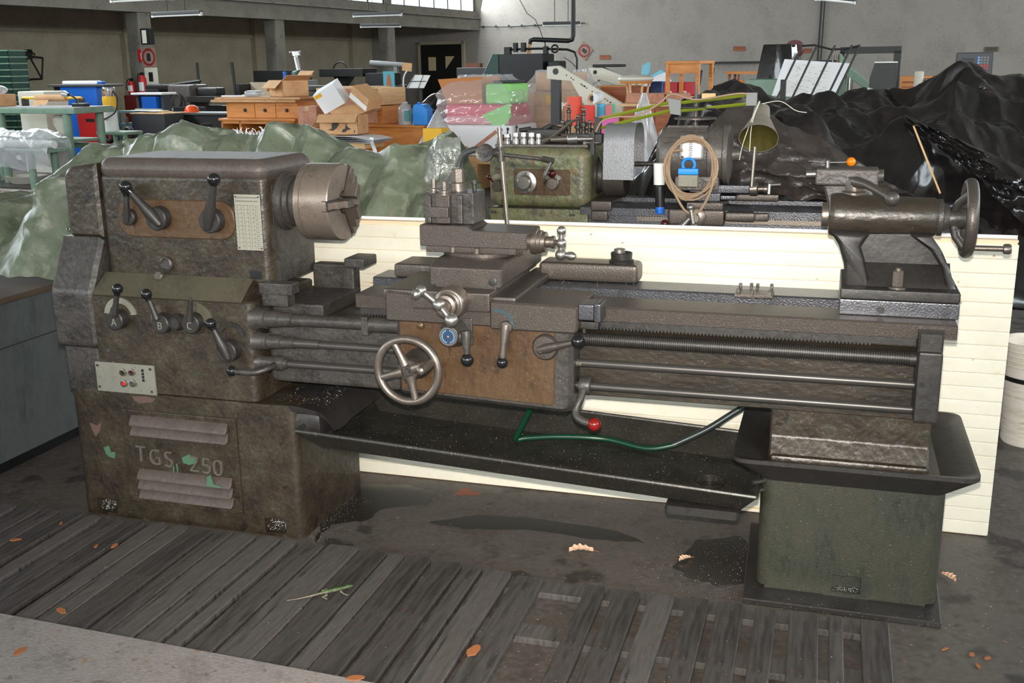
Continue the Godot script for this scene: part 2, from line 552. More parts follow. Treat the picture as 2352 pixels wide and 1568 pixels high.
	mats.guard = paint(grime(101, [c8(112, 112, 114), c8(130, 130, 132), c8(122, 120, 120)]), 0.45, 0.4, 1.6, fine, 0.2)
	mats.cabinet = paint(grime(102, [c8(84, 90, 90), c8(100, 106, 106), c8(92, 96, 94)], {"sy": 3, "patches": [[c8(80, 82, 78), 200, 103, 0.01, 1, 3]], "specks": [[c8(60, 50, 40), 60, 3]]}), 0.5, 0.0, 1.2, fine, 0.12, T(0.82))
	mats.oily_wood = paint(grime(104, [c8(58, 48, 38), c8(80, 66, 52), c8(70, 56, 43)], {"sx": 6}), 0.85, 0.0, 1.2)
	mats.wood = paint(grime(105, [c8(176, 104, 46), c8(204, 130, 62), c8(216, 146, 78)], {"sx": 8, "mix": 0.55}), 0.5, 0.0, 0.7)
	mats.wood_dark = paint(grime(106, [c8(122, 58, 24), c8(152, 78, 36), c8(168, 92, 46)], {"sx": 8, "mix": 0.55}), 0.45, 0.0, 0.7)
	mats.wood_pale = paint(grime(107, [c8(192, 150, 104), c8(212, 172, 124), c8(222, 186, 140)], {"sx": 8, "mix": 0.5}), 0.6, 0.0, 0.7)
	mats.carton = paint(grime(108, [c8(184, 138, 96), c8(202, 156, 112), c8(210, 166, 122)]), 0.8, 0.0, 0.9)
	mats.carton_red = paint(grime(109, [c8(170, 116, 92), c8(190, 136, 110), c8(160, 104, 84)]), 0.7, 0.0, 0.9)
	mats.paper = plain(c8(236, 236, 238), 0.8)
	mats.white = plain(c8(226, 226, 222), 0.5)
	mats.cream = plain(c8(214, 210, 194), 0.5)
	mats.bench_green = paint(grime(110, [c8(104, 130, 112), c8(122, 148, 128), c8(112, 136, 118)]), 0.5, 0.0, 0.9)
	mats.dark_green = plain(c8(30, 66, 54), 0.45)
	mats.blue = plain(c8(20, 96, 190), 0.4)
	mats.sky_blue = plain(c8(40, 140, 226), 0.3)
	mats.red = plain(c8(190, 24, 28), 0.4)
	mats.yellow = plain(c8(236, 180, 30), 0.45)
	mats.grey = plain(c8(120, 120, 118), 0.5)
	mats.dark_grey = plain(c8(62, 62, 62), 0.5)
	mats.chrome = plain(c8(225, 225, 225), 0.12, 1.0)
	mats.cord = plain(c8(150, 124, 98), 0.5)
	mats.leaf = plain(c8(206, 168, 140), 0.7)
	mats.leaf.backlight_enabled = true
	mats.leaf.backlight = Color(0.2, 0.14, 0.1)
	mats.chip_orange = plain(c8(146, 88, 48), 0.8)
	var wrap := plain(Color(0.92, 0.92, 0.93, 0.22), 0.08)
	wrap.transparency = BaseMaterial3D.TRANSPARENCY_ALPHA
	mats.wrap = wrap
	var cloudy := plain(Color(0.78, 0.78, 0.79, 0.5), 0.2)
	cloudy.transparency = BaseMaterial3D.TRANSPARENCY_ALPHA
	mats.cloudy = cloudy
	var pane := plain(c8(235, 245, 245), 0.4)
	pane.emission_enabled = true
	pane.emission = Color(0.94, 1.0, 0.97)
	pane.emission_energy_multiplier = 1.4
	mats.pane = pane
	var lit := plain(c8(240, 240, 235), 0.4)
	mats.tube_glass = lit

func build_hall():
	var turn := HALL_TURN
	var fl := setting("floor", mb().bx(-24, 10.6, -0.2, 0.0, -36, 13), mats.floor)
	_hall(fl)
	var bw := setting("wall_back", mb().bx(-23.5, 10.6, 0.0, 6.2, -35.7, -35.4), mats.wall)
	_hall(bw)
	# an industrial door with two lit panes in the far aisle corner
	var d := setting("door_1", mb().bx(-19.75, -18.05, 0.0, 2.42, -35.38, -35.3), mats.dark)
	_hall(d)
	part(d, "door_frame", mb().bx(-19.85, -19.75, 0, 2.52, -35.4, -35.27).bx(-18.05, -17.95, 0, 2.52, -35.4, -35.27).bx(-19.85, -17.95, 2.42, 2.52, -35.4, -35.27), mats.aisle_wall)
	part(d, "pane", mb().bx(-19.43, -19.12, 1.5, 1.98, -35.3, -35.29), plain(c8(226, 206, 160), 0.4))
	part(d, "pane", mb().prism(PackedVector2Array([V2(-18.72, 1.55), V2(-18.72, 2.0), V2(-18.35, 2.0)]), -35.3, -35.29), plain(c8(226, 206, 160), 0.4))
	var al := setting("wall_left", mb().bx(-22.2, -21.9, 0.0, 3.6, -35.4, 12), mats.aisle_wall)
	_hall(al)
	for i in 8:
		var z := -34.0 + i * 5.6
		part(al, "pilaster", mb().bx(-21.9, -21.72, 0, 3.4, z - 0.2, z + 0.2), mats.aisle_wall)
	part(al, "ledge", mb().bx(-21.9, -21.8, 2.6, 2.68, -35.3, 12), mats.aisle_wall)
	var ac := setting("trim_1", mb().bx(-22.2, -17.6, 3.45, 3.6, -35.4, 12), mats.concrete)
	_hall(ac)
	part(ac, "ceiling_beam", mb().bx(-21.9, -17.6, 3.2, 3.45, -29.5, -29.2).bx(-21.9, -17.6, 3.2, 3.45, -23.9, -23.6).bx(-21.9, -17.6, 3.2, 3.45, -18.9, -18.6), mats.concrete)
	# the row of columns carries a double beam; glazing above it
	var be := setting("trim_2", mb().bx(-17.75, -17.34, 2.87, 3.22, -35.4, 12, 0.01).bx(-17.7, -17.42, 3.22, 3.5, -35.4, 12, 0.01).bx(-17.75, -17.3, 3.26, 3.3, -35.4, 12), mats.concrete)
	_hall(be)
	part(be, "upper_wall", mb().bx(-17.7, -17.42, 5.15, 6.2, -35.4, 12), mats.concrete)
	var tn := 3
	for z in [-29.25, -23.6, -18.7, -12.5, -6.5, -0.5, 5.5]:
		var co := setting("trim_%d" % tn, mb().bx(-17.72, -17.36, 0, 2.87, z - 0.2, z + 0.2, 0.02).bx(-17.7, -17.4, 3.5, 5.15, z - 0.13, z + 0.13), mats.concrete)
		_hall(co)
		tn += 1
	var n := 1
	for i in 8:
		var z0: float = [-35.3, -29.1, -23.45, -18.55, -12.35, -6.35, -0.35, 5.65][i]
		var z1: float = [-29.4, -23.75, -18.85, -12.65, -6.65, -0.65, 5.35, 12.0][i]
		var w := setting("window_%d" % n, mb().bx(-17.6, -17.5, 3.5, 3.53, z0, z1).bx(-17.6, -17.5, 5.12, 5.15, z0, z1), mats.dark_grey)
		_hall(w)
		n += 1
		var k := 6
		for j in k:
			part(w, "pane", mb().bx(-17.57, -17.55, 3.53, 5.12, lerpf(z0, z1, float(j) / k) + 0.012, lerpf(z0, z1, float(j + 1) / k) - 0.012), mats.pane)
		for j in k + 1:
			var z := lerpf(z0, z1, float(j) / k)
			part(w, "mullion", mb().bx(-17.6, -17.52, 3.53, 5.12, z - 0.012, z + 0.012), mats.dark_grey)
	# right-hand wall with the same glazing, behind the camera's shoulder
	var rw := setting("wall_right", mb().bx(9.9, 10.3, 0, 3.5, -35.4, 12).bx(9.9, 10.3, 5.15, 6.2, -35.4, 12), mats.wall)
	_hall(rw)
	for i in 8:
		var z0 := -35.0 + i * 5.9
		var w := setting("window_%d" % n, mb().bx(10.0, 10.1, 3.5, 3.53, z0, z0 + 5.6).bx(10.0, 10.1, 5.12, 5.15, z0, z0 + 5.6), mats.dark_grey)
		_hall(w)
		n += 1
		for j in 6: part(w, "pane", mb().bx(10.03, 10.05, 3.53, 5.12, z0 + j * 0.933 + 0.012, z0 + (j + 1) * 0.933 - 0.012), mats.pane)
		part(w, "mullion", mb().bx(9.95, 10.2, 3.5, 5.15, z0 + 5.6, z0 + 5.9), mats.wall)
	var fw := setting("wall_front", mb().bx(-22.2, 10.3, 0, 3.5, 12, 12.3).bx(-22.2, 10.3, 5.15, 6.2, 12, 12.3), mats.wall)
	_hall(fw)
	for i in 5:
		var x0 := -17.2 + i * 5.4
		var w := setting("window_%d" % n, mb().bx(x0, x0 + 5.1, 3.5, 3.53, 12.05, 12.15).bx(x0, x0 + 5.1, 5.12, 5.15, 12.05, 12.15), mats.dark_grey)
		_hall(w)
		n += 1
		for j in 6: part(w, "pane", mb().bx(x0 + j * 0.85 + 0.012, x0 + (j + 1) * 0.85 - 0.012, 3.53, 5.12, 12.09, 12.11), mats.pane)
		part(w, "mullion", mb().bx(x0 + 5.1, x0 + 5.4, 3.5, 5.15, 12.0, 12.25), mats.wall)
	var ce := setting("ceiling", mb().bx(-17.75, 10.3, 6.2, 6.4, -35.7, 12.3), mats.roof)
	_hall(ce)

func V2(x: float, y: float) -> Vector2: return Vector2(x, y)

func _hall(o: Node3D):
	o.position = Vector3(EYE.x, 0, EYE.z)
	o.rotation.y = HALL_TURN

func lever(parent: Node, hub: Vector3, hr: float, tip: Vector3, kr: float, knob: Material, hub_mat: Material, r0 := 0.016, r1 := 0.009, hub_len := 0.03, back := 0.6):
	# a disc hub on the front face, a tapering arm and a ball on its end
	var m := mb()
	m.rod(hub - V(0, 0, 0.02), hub + V(0, 0, hub_len), hr, hr * 0.96, 22, 0.004)
	var a := hub + V(0, 0, hub_len)
	var d := tip - a
	m.tube([a - d.normalized() * hr * back, a + d * 0.18, a + d * 0.5, a + d * 0.86, tip], [r0 * 0.75, r0, (r0 + r1) * 0.45, r1, r1 * 0.9], 12)
	m.ball(a - d.normalized() * hr * (back - 0.15), r0 * 0.8, 10)
	var o := part(parent, "lever", m, hub_mat)
	if kr > 0.0:
		var k = mb().ball(tip, kr, 20)
		k.rod(tip - d.normalized() * kr * 1.25, tip - d.normalized() * kr * 0.7, kr * 0.55, kr * 0.62, 12)
		part(o, "knob", k, knob)
	return o

func bolt(parent: Node, at_: Vector3, dir: Vector3, r: float, h: float, material: Material, hex := true):
	var m := mb()
	m.rod(at_ - dir * 0.004, at_ + dir * h, r, r, 6 if hex else 14, h * 0.15)
	return part(parent, "bolt", m, material, 30)

func splash(parent: Node, pts: Array, z: float, col: Material):
	var p := PackedVector2Array()
	for q in pts: p.append(V2(q[0], q[1]))
	return part(parent, "paint_splash", mb().prism(p, z, z + 0.0006), col)

func text_image(w: int, h: int, bg: Color) -> Image:
	var im := Image.create(w, h, false, Image.FORMAT_RGB8)
	im.fill(bg)
	return im

func print_mat(im: Image, rough := 0.5, metal := 0.0) -> StandardMaterial3D:
	im.generate_mipmaps()
	var m := plain(Color.WHITE, rough, metal)
	m.albedo_texture = ImageTexture.create_from_image(im)
	return m

func card(w: float, h: float, th := 0.002) -> ArrayMesh:
	# a thin plate with its print on the front face (+z) in uv 0..1 and centred on its middle
	var m := mb()
	m.quad(V(-w / 2, -h / 2, th), V(w / 2, -h / 2, th), V(w / 2, h / 2, th), V(-w / 2, h / 2, th))
	m.uv = PackedVector2Array([V2(0, 1), V2(1, 0), V2(1, 1), V2(0, 1), V2(0, 0), V2(1, 0)])
	var b = mb().bx(-w / 2, w / 2, -h / 2, h / 2, 0, th - 0.0002)
	m.v.append_array(b.v)
	for i in b.v.size(): m.uv.append(V2(0.02, 0.02))
	return m.mesh()

func letters(parent: Node, txt: String, size: float, where: Vector3, material: Material, depth := 0.003, bold := 0.0, called := "lettering") -> MeshInstance3D:
	var tm := TextMesh.new()
	tm.text = txt
	var f := SystemFont.new()
	f.font_names = PackedStringArray(["Droid Sans"])
	if bold > 0:
		f.font_weight = 700
	tm.font = f
	tm.font_size = 32
	tm.pixel_size = size / 32.0
	tm.depth = depth
	tm.curve_step = 1.5
	var o := part(parent, called, tm, material)
	o.position = where
	return o

var lathe_root: Node3D

func build_lathe():
	var L := thing("engine_lathe", "large old engine lathe with grimy brown paint, chuck and handwheels in the foreground", "lathe")
	lathe_root = L
	# ---- pedestal under the headstock
	var m := mb()
	var foot := [[0.0, -0.51, 0.03], [0.93, -0.51, 0.03], [0.93, 0.0, 0.035], [0.862, 0.0], [0.862, -0.07], [0.778, -0.07], [0.778, 0.0], [0.15, 0.0], [0.15, -0.07], [0.062, -0.07], [0.062, 0.0], [0.0, 0.0, 0.035]]
	var full := rpoly([[0.0, -0.51, 0.03], [0.93, -0.51, 0.03], [0.93, 0.0, 0.04], [0.0, 0.0, 0.04]], 5)
	m.prism_y(full, 0.0, 0.012)
	m.prism_y(rpoly(foot, 5), 0.012, 0.068)
	m.prism_y(full, 0.068, 0.5)
	var ped := part(L, "pedestal", m, mats.paint)
	# chip chute at the pedestal's right shoulder
	var ch := mb()
	var lip := func(u: float): return 0.492 + 0.012 * sin(u * 4.2) - 0.055 * pow(maxf(0, u - 0.78) / 0.22, 2)
	ch.sheet(18, 8, func(u, v): return V(0.792 + 0.285 * u, lip.call(u) - 0.01 * sin(PI * minf(v * 3.0, 1.0)), 0.0 - v * 0.40))
	ch.sheet(18, 2, func(u, v): return V(0.792 + 0.285 * u, lip.call(u) - 0.014 * (1 - v) - 0.02 * (1 - v) * (1.0 - u), 0.0 - 0.006 * (1 - v)))
	part(ped, "chip_chute", ch, mats.black_iron)
	part(ped, "chute_block", mb().bx(0.79, 1.02, 0.38, 0.478, -0.42, -0.012, 0.03), mats.black_iron)
	# louvred cover
	var cov := part(L, "louvre_cover", mb().bx(0.22, 0.695, 0.07, 0.437, -0.004, 0.008, 0.004), mats.paint)
	var rows := [0.398, 0.36, 0.19, 0.152, 0.114]
	for i in 5:
		var y: float = rows[i]
		var x0 := 0.262 if i < 2 else 0.272
		var lm := mb()
		lm.prism_x(PackedVector2Array([V2(0.006, y + 0.022), V2(0.018, y + 0.012), V2(0.03, y - 0.006), V2(0.031, y - 0.014), V2(0.006, y - 0.014)]), x0, 0.664, 0.008)
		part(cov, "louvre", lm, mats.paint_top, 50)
	for q in [[0.232, 0.425], [0.683, 0.425], [0.235, 0.083], [0.683, 0.083]]: bolt(cov, V(q[0], q[1], 0.008), V(0, 0, 1), 0.006, 0.004, mats.paint, false)
	for q in [["T", 0.292, 0.270], ["G", 0.352, 0.263], ["S", 0.409, 0.259], ["2", 0.517, 0.252], ["5", 0.566, 0.249], ["0", 0.611, 0.246]]:
		var lt := letters(cov, q[0], 0.08, V(q[1], q[2], 0.012), mats.lettering, 0.01, 0.0, "raised_letter")
		lt.rotation.z = -0.02
	splash(cov, [[0.46, 0.27], [0.49, 0.285], [0.525, 0.275], [0.52, 0.255], [0.49, 0.245], [0.465, 0.25]], 0.0082, mats.green_paint)
	splash(cov, [[0.575, 0.215], [0.59, 0.225], [0.6, 0.19], [0.63, 0.185], [0.628, 0.178], [0.57, 0.18]], 0.0315, mats.green_paint)
	splash(cov, [[0.418, 0.245], [0.423, 0.245], [0.424, 0.205], [0.419, 0.21]], 0.0082, mats.green_paint)
	splash(cov, [[0.434, 0.245], [0.44, 0.244], [0.44, 0.198], [0.436, 0.2]], 0.0082, mats.green_paint)
	splash(ped, [[0.12, 0.275], [0.145, 0.285], [0.15, 0.26], [0.17, 0.262], [0.165, 0.235], [0.14, 0.24], [0.128, 0.25]], 0.0002, mats.green_paint)
	splash(ped, [[0.07, 0.37], [0.1, 0.36], [0.125, 0.375], [0.11, 0.335], [0.09, 0.315], [0.08, 0.34]], 0.0002, plain(c8(92, 70, 60), 0.5))
	splash(ped, [[0.27, 0.487], [0.33, 0.492], [0.37, 0.485], [0.35, 0.47], [0.3, 0.462], [0.28, 0.47]], 0.0002, plain(c8(86, 68, 62), 0.5))
	# ---- gear cover on the left
	m = mb()
	m.prism_x(rpoly([[-0.46, 0.5], [0.0, 0.5], [0.0, 0.66], [-0.46, 0.66]]), 0.0, 0.143, 0.006)
	m.prism_x(rpoly([[-0.46, 0.655, 0.02], [0.0, 0.655, 0.025], [0.0, 0.865, 0.06], [-0.095, 1.052], [-0.46, 1.052]], 5), -0.038, 0.143, 0.014)
	part(L, "gear_cover", m, mats.iron)
	m = mb()
	m.prism(rpoly([[0.005, 1.052, 0.015], [0.146, 1.052], [0.146, 1.318], [0.005, 1.30, 0.055]], 6), -0.46, -0.092, 0.022)
	part(L, "end_cover", m, mats.paint)
	# ---- gearbox
	m = mb()
	m.prism_y(rpoly([[0.147, -0.45], [0.79, -0.45], [0.79, 0.0, 0.04], [0.147, 0.0]], 5), 0.5, 0.862, 0.006)
	m.prism_x(PackedVector2Array([V2(0.0, 0.855), V2(-0.09, 0.918), V2(-0.2, 0.918), V2(-0.2, 0.855)]), 0.15, 0.76)
	var gb := part(L, "gearbox", m, mats.paint)
	m = mb()
	m.t = Transform3D(Basis(Vector3.RIGHT, -0.96), V(0.45, 0.8935, -0.043))
	m.box(Vector3.ZERO, V(0.605, 0.112, 0.004))
	part(gb, "index_plate", m, mats.index)
	for q in [[0.175, 0.84], [0.76, 0.845], [0.19, 0.655]]: bolt(gb, V(q[0], q[1], 0.0), V(0, 0, 1), 0.009, 0.003, mats.iron, false)
	# raised backing plates behind the levers
	part(gb, "lever_plate", mb().prism(rrect(0.42, 0.60, 0.742, 0.80, 0.028), 0.0, 0.012, 0.003), mats.paint)
	part(gb, "index_arc", arc_plate(V(0.262, 0.79, 0.003), 0.045, 0.066, 0.1, PI - 0.1, 0.004), mats.switch_plate)
	part(gb, "index_arc", arc_plate(V(0.445, 0.785, 0.003), 0.03, 0.058, 2.0, 3.5, 0.004), mats.index)
	part(gb, "index_arc", arc_plate(V(0.572, 0.79, 0.003), 0.03, 0.064, -0.2, 1.4, 0.004), mats.index)
	part(gb, "index_arc", arc_plate(V(0.705, 0.735, 0.003), 0.04, 0.055, 0.15, PI - 0.5, 0.004), mats.black_iron)
	var lv = lever(L, V(0.258, 0.778, 0.01), 0.036, V(0.296, 0.898, 0.05), 0.019, mats.knob, mats.black_iron, 0.013, 0.009, 0.03, -0.55)
	letters(lv, "A", 0.034, V(0.257, 0.772, 0.0405), mats.switch_plate, 0.002)
	lv = lever(L, V(0.445, 0.776, 0.01), 0.036, V(0.412, 0.885, 0.05), 0.019, mats.knob, mats.black_iron, 0.013, 0.009, 0.03, -0.55)
	letters(lv, "B", 0.034, V(0.446, 0.77, 0.0405), mats.switch_plate, 0.002)
	lv = lever(L, V(0.567, 0.783, 0.01), 0.036, V(0.585, 0.872, 0.05), 0.0, mats.knob, mats.black_iron, 0.013, 0.009, 0.03, -0.55)
	letters(lv, "C", 0.034, V(0.565, 0.777, 0.0405), mats.switch_plate, 0.002)
	part(lv, "stud", mb().rod(V(0.585, 0.868, 0.0485), V(0.589, 0.884, 0.054), 0.005), mats.steel)
	part(L, "push_button", mb().turned(V(0.5, 0.781, 0.0), V(0.5, 0.781, 0.1), [V2(0, 0), V2(0.03, 0), V2(0.03, 0.02), V2(0.022, 0.03), V2(0.022, 0.036), V2(0.019, 0.036), V2(0.018, 0.032), V2(0, 0.032)]), mats.black_iron)
	lever(L, V(0.7, 0.692, 0.01), 0.04, V(0.661, 0.795, 0.055), 0.019, mats.knob, mats.black_iron, 0.02)
	# switch plate
	var sp := part(L, "switch_plate", mb().bx(0.13, 0.38, 0.5, 0.611, 0.0, 0.007, 0.001), mats.switch_plate)
	for q in [[0.141, 0.598], [0.141, 0.517], [0.364, 0.598], [0.362, 0.513]]: bolt(sp, V(q[0], q[1], 0.007), V(0, 0, 1), 0.005, 0.003, mats.paint, false)
	for q in [[0.249, 0.579, mats.black], [0.249, 0.537, mats.red], [0.287, 0.582, mats.knob_wine], [0.288, 0.54, mats.dark_grey]]:
		var b := part(sp, "button", mb().turned(V(q[0], q[1], 0.006), V(q[0], q[1], 0.1), [V2(0, 0), V2(0.013, 0), V2(0.013, 0.008), V2(0.0095, 0.009), V2(0.009, 0.006), V2(0, 0.006)]), mats.steel)
		part(b, "button_cap", mb().rod(V(q[0], q[1], 0.009), V(q[0], q[1], 0.013), 0.0088, 0.008, 14, 0.001), q[2])
	for y in [0.591, 0.578, 0.566, 0.554]: part(sp, "slot", mb().bx(0.326, 0.336, y - 0.005, y + 0.005, 0.0065, 0.0085, 0.001), mats.black)
	# ---- headstock
	m = mb()
	m.box(V(0.48, 1.09, -0.28), V(0.67, 0.40, 0.36), 0.03, 2)
	var hs := part(L, "headstock", m, mats.paint)
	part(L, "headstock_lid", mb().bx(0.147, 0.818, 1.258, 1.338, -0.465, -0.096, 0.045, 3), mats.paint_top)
	for q in [[0.23, 1.325], [0.46, 1.325], [0.71, 1.322]]: bolt(hs, V(q[0], q[1], -0.115), V(0, 0.7, 0.7), 0.008, 0.003, mats.iron, false)
	part(hs, "casting_rib", mb().bx(0.80, 0.8185, 0.9, 1.0, -0.40, -0.16, 0.004), mats.iron)
	part(hs, "end_face", mb().bx(0.808, 0.8165, 0.9, 1.25, -0.43, -0.145, 0.004), mats.iron)
	part(hs, "lever_plate", mb().prism(rrect(0.222, 0.694, 1.06, 1.195, 0.066, 8), -0.1, -0.092, 0.003), mats.apron)
	lever(L, V(0.402, 1.132, -0.085), 0.043, V(0.314, 1.245, -0.03), 0.022, mats.knob, mats.black_iron, 0.021, 0.011)
	lever(L, V(0.616, 1.129, -0.085), 0.043, V(0.666, 1.277, -0.03), 0.022, mats.knob, mats.black_iron, 0.021, 0.013)
	lever(L, V(0.275, 1.131, -0.09), 0.03, V(0.292, 1.234, -0.06), 0.02, mats.knob, mats.black_iron, 0.013, 0.01, 0.02)
	# speed chart
	var im := text_image(96, 190, c8(150, 147, 133))
	for i in 12: im.fill_rect(Rect2i(0, 36 + i * 14, 96, 1), c8(88, 86, 78))
	for i in [24, 48, 68]: im.fill_rect(Rect2i(i, 36, 1, 154), c8(88, 86, 78))
	var rng := RandomNumberGenerator.new()
	rng.seed = 5
	for i in 34: im.fill_rect(Rect2i(5 + (i % 17) * 5, 8 + (i / 17) * 12, 3, 5), c8(88, 86, 78))
	for r in 11:
		for c in 4:
			im.fill_rect(Rect2i([9, 33, 56, 76][c], 40 + r * 14, 2, 6), c8(88, 86, 78))
			if c == 3: im.fill_rect(Rect2i(81, 41 + r * 14, 5, 5), c8(120, 118, 108))
	for i in 30: im.fill_rect(Rect2i(rng.randi() % 94, rng.randi() % 188, 2, 2), c8(122, 96, 60))
	var sc := part(L, "speed_chart", card(0.1, 0.193), print_mat(im, 0.4, 0.2))
	sc.position = V(0.746, 1.123, -0.0995)
	for q in [[0.702, 1.212], [0.79, 1.212], [0.702, 1.034], [0.79, 1.034]]: part(sc, "rivet", mb().at(-sc.position).ball(V(q[0], q[1], -0.097), 0.003, 8), mats.brass if mats.has("brass") else mats.paint)
	# oil sight, filler cap, chip pocket
	part(L, "oil_sight", mb().turned(V(0.407, 0.966, -0.105), V(0.407, 0.966, 0.1), [V2(0, 0), V2(0.026, 0), V2(0.026, 0.022), V2(0.02, 0.026), V2(0.017, 0.02), V2(0, 0.018)]), mats.iron)
	part(L, "filler_cap", mb().turned(V(0.384, 0.915, -0.085), V(0.384, 0.93, -0.06), [V2(0, 0), V2(0.014, 0), V2(0.018, 0.012), V2(0.018, 0.022), V2(0.014, 0.027), V2(0, 0.027)]), mats.steel)
	part(hs, "pocket", mb().bx(0.735, 0.78, 0.925, 0.955, -0.104, -0.097, 0.002), mats.black)
	# ---- spindle nose and chuck
	var ay := 1.182
	var az := -0.25
	part(L, "spindle_nose", mb().turned(V(0.80, ay, az), V(1, ay, az), [V2(0, 0), V2(0.105, 0), V2(0.105, 0.022), V2(0.1, 0.026), V2(0.098, 0.04), V2(0.09, 0.044), V2(0.088, 0.06), V2(0.078, 0.062), V2(0.076, 0.12), V2(0, 0.12)], 40), mats.iron)
	var ck := part(L, "chuck", mb().turned(V(0.903, ay, az), V(1.2, ay, az), [V2(0, 0), V2(0.126, 0), V2(0.133, 0.006), V2(0.134, 0.026), V2(0.131, 0.027), V2(0.131, 0.029), V2(0.134, 0.03), V2(0.134, 0.13), V2(0.13, 0.135), V2(0.042, 0.135), V2(0.04, 0.132), V2(0.04, 0.09), V2(0, 0.09)], 56), mats.chuck)
	for k in 3:
		var a := -PI * 0.5 + TAU * k / 3.0
		var jb := Basis(Vector3.RIGHT, a)
		var jm := mb()
		jm.t = Transform3D(jb, V(1.036, ay, az))
		jm.prism(PackedVector2Array([V2(-0.012, -0.018), V2(-0.012, -0.128), V2(0.012, -0.128), V2(0.012, -0.1), V2(0.03, -0.1), V2(0.03, -0.066), V2(0.048, -0.066), V2(0.048, -0.018)]), -0.013, 0.013, 0.0015)
		part(ck, "jaw", jm, mats.steel, 30)
		var sm := mb()
		sm.t = Transform3D(jb, V(1.036, ay, az))
		sm.bx(-0.018, 0.0025, -0.133, -0.03, -0.019, 0.019)
		part(ck, "jaw_slot", sm, mats.black_iron)
		var km := mb()
		km.t = Transform3D(Basis(Vector3.RIGHT, a + PI / 3 + 0.12), V(0.965, ay, az))
		km.turned(V(0, -0.124, 0), V(0, -0.2, 0), [V2(0, 0), V2(0.019, 0), V2(0.019, 0.0085), V2(0.013, 0.0095), V2(0.009, 0.0085), V2(0.007, 0.003), V2(0, 0.003)], 18)
		part(ck, "key_socket", km, mats.steel)
	# ---- bed
	m = mb()
	m.prism_x(PackedVector2Array([V2(-0.085, 0.6), V2(-0.085, 0.805), V2(-0.06, 0.83), V2(-0.06, 0.862), V2(-0.19, 0.862), V2(-0.19, 0.6)]), 1.17, 2.98)
	m.bx(1.17, 3.0, 0.6, 0.86, -0.46, -0.3, 0.01)
	m.bx(1.29, 2.99, 0.59, 0.66, -0.45, -0.09, 0.02)
	var bed := part(L, "bed", m, mats.wrinkled)
	part(bed, "gap_casting", mb().bx(0.80, 1.305, 0.56, 0.79, -0.44, -0.075, 0.02).bx(1.165, 1.305, 0.785, 0.86, -0.42, -0.08, 0.01), mats.iron)
	part(bed, "front_way", mb().prism_x(PackedVector2Array([V2(-0.035, 0.86), V2(-0.032, 0.9), V2(-0.037, 0.905), V2(-0.185, 0.905), V2(-0.19, 0.9), V2(-0.19, 0.86)]), 1.165, 3.038, 0.002), mats.worn)
	part(bed, "rear_way", mb().prism_x(PackedVector2Array([V2(-0.325, 0.87), V2(-0.325, 0.9), V2(-0.33, 0.905), V2(-0.465, 0.905), V2(-0.47, 0.9), V2(-0.47, 0.86), V2(-0.34, 0.86)]), 1.10, 3.038, 0.002), mats.blue_steel)
	part(bed, "inner_way", mb().prism_x(PackedVector2Array([V2(-0.2, 0.82), V2(-0.2, 0.862), V2(-0.235, 0.878), V2(-0.27, 0.862), V2(-0.31, 0.862), V2(-0.31, 0.82)]), 1.17, 3.0), mats.blue_steel)
	part(bed, "cross_web", mb().bx(1.2, 1.24, 0.7, 0.86, -0.33, -0.18).bx(1.7, 1.74, 0.7, 0.86, -0.33, -0.18).bx(2.4, 2.44, 0.7, 0.86, -0.33, -0.18).bx(2.94, 2.98, 0.62, 0.86, -0.33, -0.18), mats.black_iron)
	m = mb()   # rack: a bar with teeth underneath
	m.bx(1.18, 2.93, 0.838, 0.858, -0.058, -0.04)
	var x := 1.183
	while x < 2.8:
		m.prism(PackedVector2Array([V2(x, 0.839), V2(x + 0.0028, 0.83), V2(x + 0.0062, 0.83), V2(x + 0.009, 0.839)]), -0.058, -0.042)
		x += 0.0107
	part(bed, "rack", m, mats.black_iron, 20)
	for q in [2.12, 2.42, 2.72]: bolt(bed, V(q, 0.848, -0.042), V(0, 0, 1), 0.007, 0.004, mats.black_iron, false)
	part(bed, "gap_block", mb().bx(0.80, 0.925, 0.885, 0.925, -0.10, -0.04, 0.004).bx(0.80, 0.90, 0.84, 0.886, -0.11, -0.055, 0.004).bx(0.80, 1.0, 0.79, 0.84, -0.44, -0.12, 0.01), mats.iron)
	part(bed, "rear_block", mb().bx(0.98, 1.06, 0.93, 0.965, -0.46, -0.34, 0.006).bx(0.82, 0.99, 0.79, 0.93, -0.46, -0.40, 0.01), mats.iron)
	# end bracket that carries the screws
	m = mb()
	m.prism(rpoly([[2.935, 0.625, 0.01], [2.998, 0.625, 0.01], [3.0, 0.89], [2.932, 0.89]]), -0.09, 0.008, 0.006)
	m.bx(2.934, 3.0, 0.625, 0.835, -0.05, 0.026, 0.008)
	var br := part(L, "end_bracket", m, mats.black_iron)
	for q in [[2.95, 0.872, 0.008], [2.984, 0.872, 0.008], [2.984, 0.735, 0.026]]: part(br, "socket_screw", mb().turned(V(q[0], q[1], q[2] - 0.002), V(q[0], q[1], q[2] + 1), [V2(0, 0), V2(0.0095, 0), V2(0.0095, 0.004), V2(0.006, 0.004), V2(0.006, 0.001), V2(0, 0.001)]), mats.black_iron)
	part(br, "hole", mb().rod(V(2.95, 0.74, 0.02), V(2.95, 0.74, 0.0265), 0.009), mats.black)
	# ---- screw and rods
	m = mb()
	var prof := [V2(0, 0), V2(0.0215, 0)]
	x = 0.0
	while x < 0.99:
		prof.append(V2(0.0215, x + 0.0034)); prof.append(V2(0.0175, x + 0.0038)); prof.append(V2(0.0175, x + 0.0062)); prof.append(V2(0.0215, x + 0.0066))
		x += 0.0066
	prof.append(V2(0.0215, 1.02)); prof.append(V2(0, 1.02))
	m.turned(V(1.925, 0.798, -0.04), V(3, 0.798, -0.04), prof, 20)
